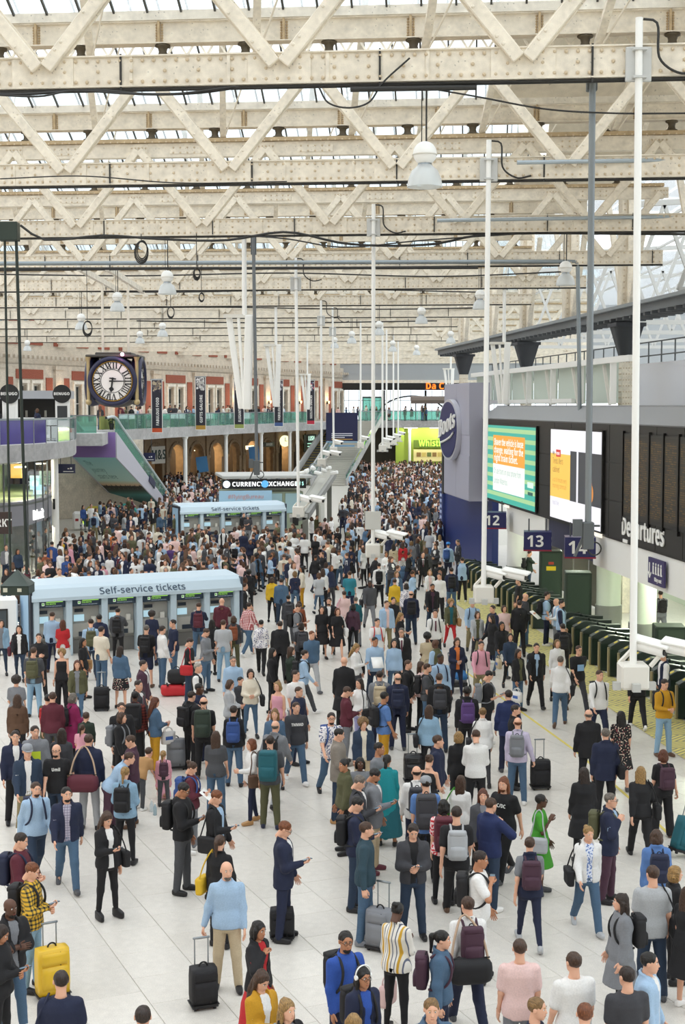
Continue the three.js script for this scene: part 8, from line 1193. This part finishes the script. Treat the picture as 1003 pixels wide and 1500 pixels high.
[-12.92,-62.96,1.81,170,'stand','jacket:blue','trousers:navy','short:dark','p','-','C','',0,''],
[-13.01,-65.72,1.73,30,'stand','jacket:navy/yellow','trousers:navy','short:dark','p','-','C','beside grey shirt',0,''],
[-12.04,-62.64,1.75,120,'stand','shirt:pink','trousers:grey','short:brown','p','-','C','',0,''],
[-13.36,-68.70,1.76,10,'stand','shirt:white','trousers:grey','short:brown','p','-','C','',0,''],
[-10.79,-53.81,1.66,330,'cross','tee:lgrey','skinny:black','bob:blond','p','-','C','',0,''],
[-11.17,-57.37,1.78,170,'stand','shirt:blue','trousers:navy','balding:brown','p','-','C','',0,''],
[-10.65,-57.25,1.68,90,'phone','dress:black','trousers:black','bob:fair','p','-','C','',0,''],
[-10.31,-57.68,1.81,70,'phone','jacket:white','trousers:denim','short:dark','p','-','C','',0,''],
[-9.44,-55.78,1.62,20,'stand','jacket:pink/white','skinny:denim','cap:brown','p','-','C','in pink cap',0,''],
[-8.76,-54.25,1.64,20,'stand','jacket:black/white','skinny:black','long:blond','p','-','C','beside blue t-shirt',0,''],
[-8.06,-53.91,1.65,60,'stand','tee:blue','skinny:navy','short:dark','p','-','C','',0,''],
[-7.21,-50.89,1.77,30,'stand','shirt:charcoal','trousers:navy','short:brown','p','-','B','',0,''],
[-7.71,-56.59,1.78,0,'cross','jacket:navy','trousers:navy','short:dark','p','-','C','',0,''],
[-6.75,-54.06,1.68,5,'stand','jacket:ppink/white','skinny:beige','bob:white','p','-','C','',0,''],
[-12.27,-73.95,1.69,180,'stand','coat:olive','skinny:olive','short:dark','p','-','C','',0,''],
[-11.29,-69.84,1.62,160,'stand','jacket:orange','skinny:navy','bob:dark','p','-','C','',0,''],
[-11.78,-78.80,1.75,20,'stand','suit:navy/ppink','trousers:navy','short:grey','p','-','C','beside light blue shirt',0,''],
[-11.36,-85.06,1.76,10,'walk','suit:black/white','trousers:khaki','short:dark','p','-','C','',0,''],
[-15.57,-87.87,1.77,30,'stand','tee:white','trousers:denim','short:dark','p','-','C','near white machine',0,''],
[-14.15,-80.87,1.78,180,'stand','shirt:lblue','trousers:khaki','short:grey','p','bp:navy','C','',0,''],
[-13.94,-83.82,1.68,10,'stand','shirt:wfloral','trousers:black','bob:dark','p','-','C','',0,''],
[-16.05,-87.80,1.69,40,'stand','shirt:blue','skinny:denim','long:dark','p','carrier:white','C','',0,''],
[-8.77,-63.72,1.73,10,'stand','suit:charcoal/white','trousers:charcoal','short:dark','p','-','C','beside red t-shirt',0,''],
[-7.95,-61.40,1.75,80,'stand','shirt:white','trousers:navy','short:dark','p','-','C','',0,''],
[-7.57,-62.20,1.76,20,'stand','shirt:purple','trousers:navy','short:dark','p','-','C','',0,''],
[-4.49,-54.23,1.77,15,'stand','tee:lblue','trousers:grey','short:dark','p','shR:navy','B','',0,''],
[-5.41,-55.08,1.78,180,'stand','jacket:brown','trousers:brown','short:dark','p','-','B','',0,''],
[-4.98,-58.85,1.68,300,'stand','tee:white','skinny:denim','bob:brown','p','-','C','',0,''],
[-4.15,-57.95,1.81,290,'phone','shirt:lav','trousers:navy','cap:grey','p','-','C','in grey cap',0,''],
[-4.72,-63.72,1.73,150,'stand','shirt:lblue','trousers:grey','short:brown','p','bp:black','C','',0,''],
[-4.85,-69.22,1.75,10,'stand','sweater:navy','trousers:navy','short:brown','p','-','C','',0,''],
[-4.23,-67.23,1.76,190,'stand','sweater:navy','trousers:black','short:ginger','p','-','C','',0,''],
[-5.30,-79.49,1.77,10,'phone','tee:charcoal','trousers:grey','cap:dark','p','-','C','before the far kiosk',0,''],
[-5.60,-80.28,1.78,30,'stand','coat:black','trousers:black','short:dark','p','-','C','before the far kiosk',0,''],
[-5.90,-70.23,1.79,5,'stand','gilet:black/white','trousers:black','short:dark','p','-','C','beside navy sweater',0,''],
[-7.36,-72.55,1.81,20,'stand','jacket:navy/grey','trousers:navy','short:dark','p','-','C','beside black gilet',0,''],
[-5.97,-65.72,1.73,200,'stand','suit:lgrey','trousers:grey','short:grey','p','-','C','',0,''],
[-3.82,-64.09,1.64,5,'stand','tee:cream','skinny:beige','bob:brown','p','-','C','',0,''],
[-3.60,-59.48,1.65,40,'stand','jacket:denim/black','skinny:black','curly:black','d','-','C','',0,''],
[-3.07,-62.08,1.77,180,'stand','jacket:dgrey','trousers:black','short:dark','p','-','C','',0,''],
[-2.43,-60.45,1.78,180,'stand','sweater:grey','trousers:ddenim','short:dark','m','bp:dgrey','C','',0,''],
[-2.47,-64.57,1.68,185,'stand','jacket:pdenim','skinny:denim','long:fair','p','-','C','',0,''],
[-3.52,-53.09,1.69,180,'stand','shirt:black','skinny:black','curly:black','d','sh:pink','B','',0,''],
[-3.91,-52.34,1.62,175,'stand','jacket:navy','skinny:navy','long:dark','p','-','C','',0,''],
[-3.56,-68.09,1.75,60,'stand','suit:grey/white','trousers:grey','short:dark','p','-','C','',0,''],
[-6.82,-57.60,1.76,80,'stand','suit:navy/white','trousers:navy','short:grey','p','-','C','beside navy jacket',0,''],
[-7.02,-62.90,1.66,190,'stand','tee:red','skinny:black','bob:auburn','p','-','C','',0,'']
];
for (const q of PEOPLE) person(q);
// ---------------------------------------------------------------- luggage and things on the floor
const gpt = (u, v) => onPlane(u, v, 0);
suitcase(gpt(149, 1041), 0.15, 'black', 'black wheeled suitcase pulled by person in denim jacket', { handle: 0.42 });
suitcase(gpt(791, 1156), 0.1, 'black', 'black wheeled suitcase beside person in lilac shirt', { handle: 0.45 });
suitcase(gpt(557, 1392), -0.5, 'grey', 'grey wheeled suitcase beside person in petrol blue sweater', { handle: 0.42 });
suitcase(gpt(298, 1476), 0.35, 'black', 'black suitcase held by person in light blue sweater', { handle: 0.4, w: 0.36, h: 0.5 });
suitcase(gpt(77, 1462), 0.5, 'yellow', 'bright yellow hard shell suitcase with black strap', { handle: 0.35, shiny: true, w: 0.44, h: 0.64 });
suitcase(gpt(413, 1376), 0.1, 'black', 'black cabin bag behind person in navy suit', { w: 0.36, h: 0.42 });
suitcase(gpt(605, 1147), 0.1, 'black', 'black upright suitcase behind light denim jacket', { handle: 0.45, shiny: true });
{ const s = suitcase(gpt(996, 1256), 0.4, 'teal', 'dark teal suitcase tilted on its wheels', { handle: 0.4, h: 0.6 }); s.rotation.z = -0.3; s.position.y = 0.06; }
suitcase(gpt(258, 1127), 0.2, 'grey', 'slim grey suitcase beside persons with dark backpacks', { h: 0.62 });
suitcase(gpt(591, 851), 0.1, 'denim', 'blue upright suitcase beside red jacket', { h: 0.6 });
suitcase(gpt(602, 852), 0.1, 'charcoal', 'charcoal upright suitcase beside blue suitcase', { h: 0.6 });
{ const p = gpt(256, 1019), t = thing('red_holdall', 'red holdall lying on floor before ticket machines', 'bag', p, 0.2); mesh('bag', new GB().add(roundBox(0.75, 0.3, 0.36, 0.1, 5), tr(0, 0.16, 0)), mat('#c3262e', 0.6), t); mesh('strap', new GB().box(0.05, 0.02, 0.38, -0.2, 0.315, 0).box(0.05, 0.02, 0.38, 0.2, 0.315, 0), M.black, t); mesh('zip', new GB().box(0.62, 0.015, 0.02, 0, 0.316, 0), M.black, t);
  const b = thing('black_holdall', 'black bulging bag resting on the red holdall', 'bag', p.clone().add(V(0.05, 0.32, -0.02)), 0.1); mesh('bag', new GB().add(roundBox(0.5, 0.4, 0.32, 0.13, 5), tr(0, 0.2, 0)), mat('#1c1b1e', 0.7), b); mesh('handle', new GB().add(new THREE.TorusGeometry(0.09, 0.012, 6, 14, Math.PI), tr(0, 0.38, 0)), M.black, b); }
{ const bt = (u, v, c, label) => { const t = thing('drink_bottle', label, 'bottle', gpt(u, v)); mesh('bottle', new GB().add(lathe([[0, 0], [0.035, 0], [0.037, 0.14], [0.015, 0.19], [0.014, 0.22], [0, 0.22]], 12)), mat(c, 0.2), t); mesh('cap', new GB().add(cylGeo(0.016, 0.016, 0.02, 10), tr(0, 0.225, 0)), M.white, t); };
  bt(222, 1189, '#c9d2d6', 'clear water bottle standing on floor beside sitting child'); bt(227, 1194, '#9fb4bd', 'silver drink can standing on floor beside water bottle'); }
{ // pushchair
  const p = gpt(672, 1012), t = thing('pushchair', 'dark pushchair with small child and blue footmuff', 'pushchair', p, 0.1), fr = mat('#2a2b2f', 0.5); for (const x of [-0.24, 0.24]) { for (const z of [-0.3, 0.35]) { const w = mesh('wheel', new GB().add(new THREE.TorusGeometry(0.1, 0.025, 8, 18), tr(0, 0.125, 0)), fr, t); w.position.set(x, 0, z); w.rotation.y = Math.PI / 2; } mesh('frame', new GB().bar(V(x, 0.12, 0.35), V(x, 0.98, -0.42), 0.025, 0.025).bar(V(x, 0.12, -0.3), V(x, 0.62, 0.1), 0.025, 0.025), M.steel, t); }
  mesh('handlebar', new GB().rod(V(-0.24, 0.98, -0.42), V(0.24, 0.98, -0.42), 0.018, 8), fr, t); mesh('seat', new GB().add(roundBox(0.42, 0.1, 0.4, 0.04, 3), tr(0, 0.4, 0.08)).add(roundBox(0.42, 0.55, 0.1, 0.04, 3), tr(0, 0.65, -0.16, -0.35)), mat('#2b3350', 0.7), t); mesh('hood', new GB().add(new THREE.SphereGeometry(0.26, 16, 8, 0, Math.PI * 2, 0, Math.PI / 2), tr(0, 0.8, -0.1, -0.6)), mat('#3a4a68', 0.7), t); mesh('footmuff', new GB().add(roundBox(0.34, 0.14, 0.42, 0.06, 4), tr(0, 0.48, 0.2, 0.3)), mat('#2f6ea8', 0.7), t); mesh('basket', new GB().box(0.4, 0.12, 0.45, 0, 0.2, 0), fr, t);
  const b = thing('child', 'small child lying in the dark pushchair', 'child', p.clone().add(V(0, 0.5, 0.02)), 0.1); const bb = new GB(); bb.c = []; const put = (g, m, c) => { const n = g.attributes.position.count; bb.add(g, m); for (let k = 0; k < n; k++) bb.c.push(c.r, c.g, c.b); }; put(headGeo('B', true), tr(0, 0.32, -0.02, -0.3, 0, 0, 0.75), new THREE.Color(SKIN.p)); put(roundBox(0.2, 0.28, 0.14, 0.06, 4), tr(0, 0.13, 0.02, -0.3), new THREE.Color('#c9b8a8')); mesh('body', bb, skinMat, b); const hh = mesh('hair', hairGeo('short', 'B', true), hairMat('brown'), b); hh.position.set(0, 0.32, -0.02); hh.rotation.x = -0.3; hh.scale.setScalar(0.75);
}
// ---------------------------------------------------------------- the dense crowd farther off
{
  const crowd = new THREE.Group(); crowd.name = 'crowd'; crowd.userData = { kind: 'stuff', label: 'dense crowd of travellers filling the far concourse and balconies', category: 'crowd' };
  const cols = ['black', 'white', 'navy', 'charcoal', 'black', 'lgrey', 'white', 'navy', 'lblue', 'cream', 'black', 'maroon', 'denim', 'olive', 'charcoal', 'ppink', 'navy', 'white', 'grey', 'lblue', 'black', 'dgrey'], bots = ['trousers:navy', 'trousers:black', 'trousers:denim', 'skinny:black', 'trousers:ddenim', 'trousers:khaki', 'skirt:black', 'trousers:charcoal', 'skinny:denim'], tops = ['tee', 'shirt', 'jacket', 'suit', 'jacket', 'sweater', 'hoodie', 'tee'], hairs = ['short:dark', 'short:black', 'short:brown', 'long:dark', 'bob:dark', 'short:dark', 'long:brown', 'bun:dark', 'bob:brown', 'balding:dark'];
  const vars = []; const before = personCount;
  for (let k = 0; k < 32; k++) {
    const fem = k % 2, tk = tops[k % 8], c = cols[(k * 7 + 3) % cols.length], g = person([0, 0, fem ? 1.66 : 1.76, 0, ['stand', 'phone', 'walk', 'stand', 'hold', 'relax', 'both'][k % 7], tk + ':' + c + (tk === 'suit' || tk === 'jacket' ? '/white' : ''), bots[(k * 5) % 9], hairs[(k * 3 + (fem ? 3 : 0)) % 10], k % 6 === 0 ? 'd' : k % 4 === 1 ? 'm' : 'p', '-', 'C', '']);
    g.removeFromParent(); const b = new GB(); b.c = []; g.updateMatrixWorld(true);
    g.traverse((o) => { if (!o.isMesh) return; const n = o.geometry.attributes.position.count, vc = o.geometry.attributes.color; b.add(o.geometry, o.matrixWorld); for (let q = 0; q < n; q++) vc ? b.c.push(vc.getX(q), vc.getY(q), vc.getZ(q)) : b.c.push(o.material.color.r, o.material.color.g, o.material.color.b); });
    vars.push(b.build());
  }
  names.set('person', PEOPLE.length); names.delete('phone_tmp');
  const spots = [], taken = PEOPLE.map((q) => [q[0], q[1]]), grid = new Map(), key = (x, z) => Math.floor(x) + ',' + Math.floor(z), put = (x, z) => { const k = key(x, z); if (!grid.has(k)) grid.set(k, []); grid.get(k).push([x, z]); }; taken.forEach(([x, z]) => put(x, z));
  const free = (x, z, r) => { for (let i = -1; i <= 1; i++) for (let j = -1; j <= 1; j++) for (const p of grid.get(key(x + i, z + j)) ?? []) if ((p[0] - x) ** 2 + (p[1] - z) ** 2 < r * r) return false; return true; };
  const inBox = (x, z, cx, cz, turn, w, d) => { const dx = x - cx, dz = z - cz, c = Math.cos(turn), s = Math.sin(turn), lx = dx * c - dz * s, lz = dx * s + dz * c; return Math.abs(lx) < w / 2 && Math.abs(lz) < d / 2; };
  const blocked = (x, z) => inBox(x, z, -6.1, -45.9, 0.437, 7.6, 2.6) || inBox(x, z, -5.9, -81.3, 0.4, 7, 2.6) || inBox(x, z, -4.3, -88, 0.18, 6.6, 6.2) || inBox(x, z, -15.3, -100, -0.16, 3.6, 15) || inBox(x, z, 0.6, -150, 0.19, 5, 24) || inBox(x, z, -2.4, -150, 0.19, 4, 24) || (z > -93 && z < -60 && x < (78 - 501.5) / F * -z) || inBox(x, z, gpt(119, 776).x, gpt(119, 776).z, 0, 1.8, 1.6);
  const region = (d0, d1, u0, u1, dens, r, y, dir) => { let area = 0; const n = Math.round((d1 - d0) * (u1 - u0) / F * (d0 + d1) / 2 * dens); for (let k = 0, tries = 0; k < n && tries < n * 12; tries++) { const d = Math.sqrt(rnd(d0 * d0, d1 * d1)), u = rnd(u0, u1), x = (u - 501.5) / F * d, z = -d; if (blocked(x, z) || !free(x, z, r)) continue; put(x, z); spots.push([x, y ?? 0, z, dir ?? rnd(360)]); k++; } };
  region(60, 80, 455, 650, 0.58, 0.5); region(51, 60, 385, 630, 0.28, 0.55); region(80, 104, 500, 664, 0.75, 0.48); region(104, 162, 512, 690, 0.9, 0.5);
  region(48, 58, 100, 365, 0.95, 0.46); region(58, 73, 85, 400, 0.95, 0.46); region(62, 74, 370, 450, 0.7, 0.5); region(80, 98, 130, 268, 0.45, 0.5); region(96, 134, 236, 345, 0.75, 0.46); region(48, 60, 5, 95, 0.55, 0.5); region(100, 138, 345, 430, 0.5, 0.46);
  // on the balconies
  const onDeck = (a, b, n, back) => { for (let k = 0; k < n; k++) { const p = a.clone().lerp(b, rnd()), x = p.x - rnd(0.6, back), z = p.z - rnd(0.6, back) * 0.7; if (!free(x, z, 0.45)) continue; put(x, z); spots.push([x, 6.1, z, rnd(360)]); } };
  onDeck(edge[2], edge[4], 34, 4); onDeck(edge[4], edge[6], 30, 4); onDeck(edge[8], edge[10], 34, 4); onDeck(V(-15.5, 0, -65), V(-14.5, 0, -72), 8, 3); onDeck(V(-17.5, 0, -64), V(-15.5, 0, -66), 5, 3);
  const per = vars.map(() => []); spots.forEach((s) => per[Math.floor(rnd() * vars.length)].push(s));
  const cm = new THREE.MeshStandardMaterial({ color: '#ffffff', roughness: 0.8, vertexColors: true }), tint = new THREE.Color();
  vars.forEach((g, k) => { const im = new THREE.InstancedMesh(g, cm, per[k].length); im.name = 'travellers'; im.castShadow = im.receiveShadow = true; per[k].forEach(([x, y, z, a], i) => { const s = rnd(0.94, 1.05); im.setMatrixAt(i, tr(x, y, z, 0, a * D2R, 0, s)); const t = rnd(0.8, 1.12); im.setColorAt(i, tint.setRGB(t, t, t)); }); im.userData = { kind: 'stuff' }; crowd.add(im); });
  scene.add(crowd);
}
renderer.render(scene, camera);
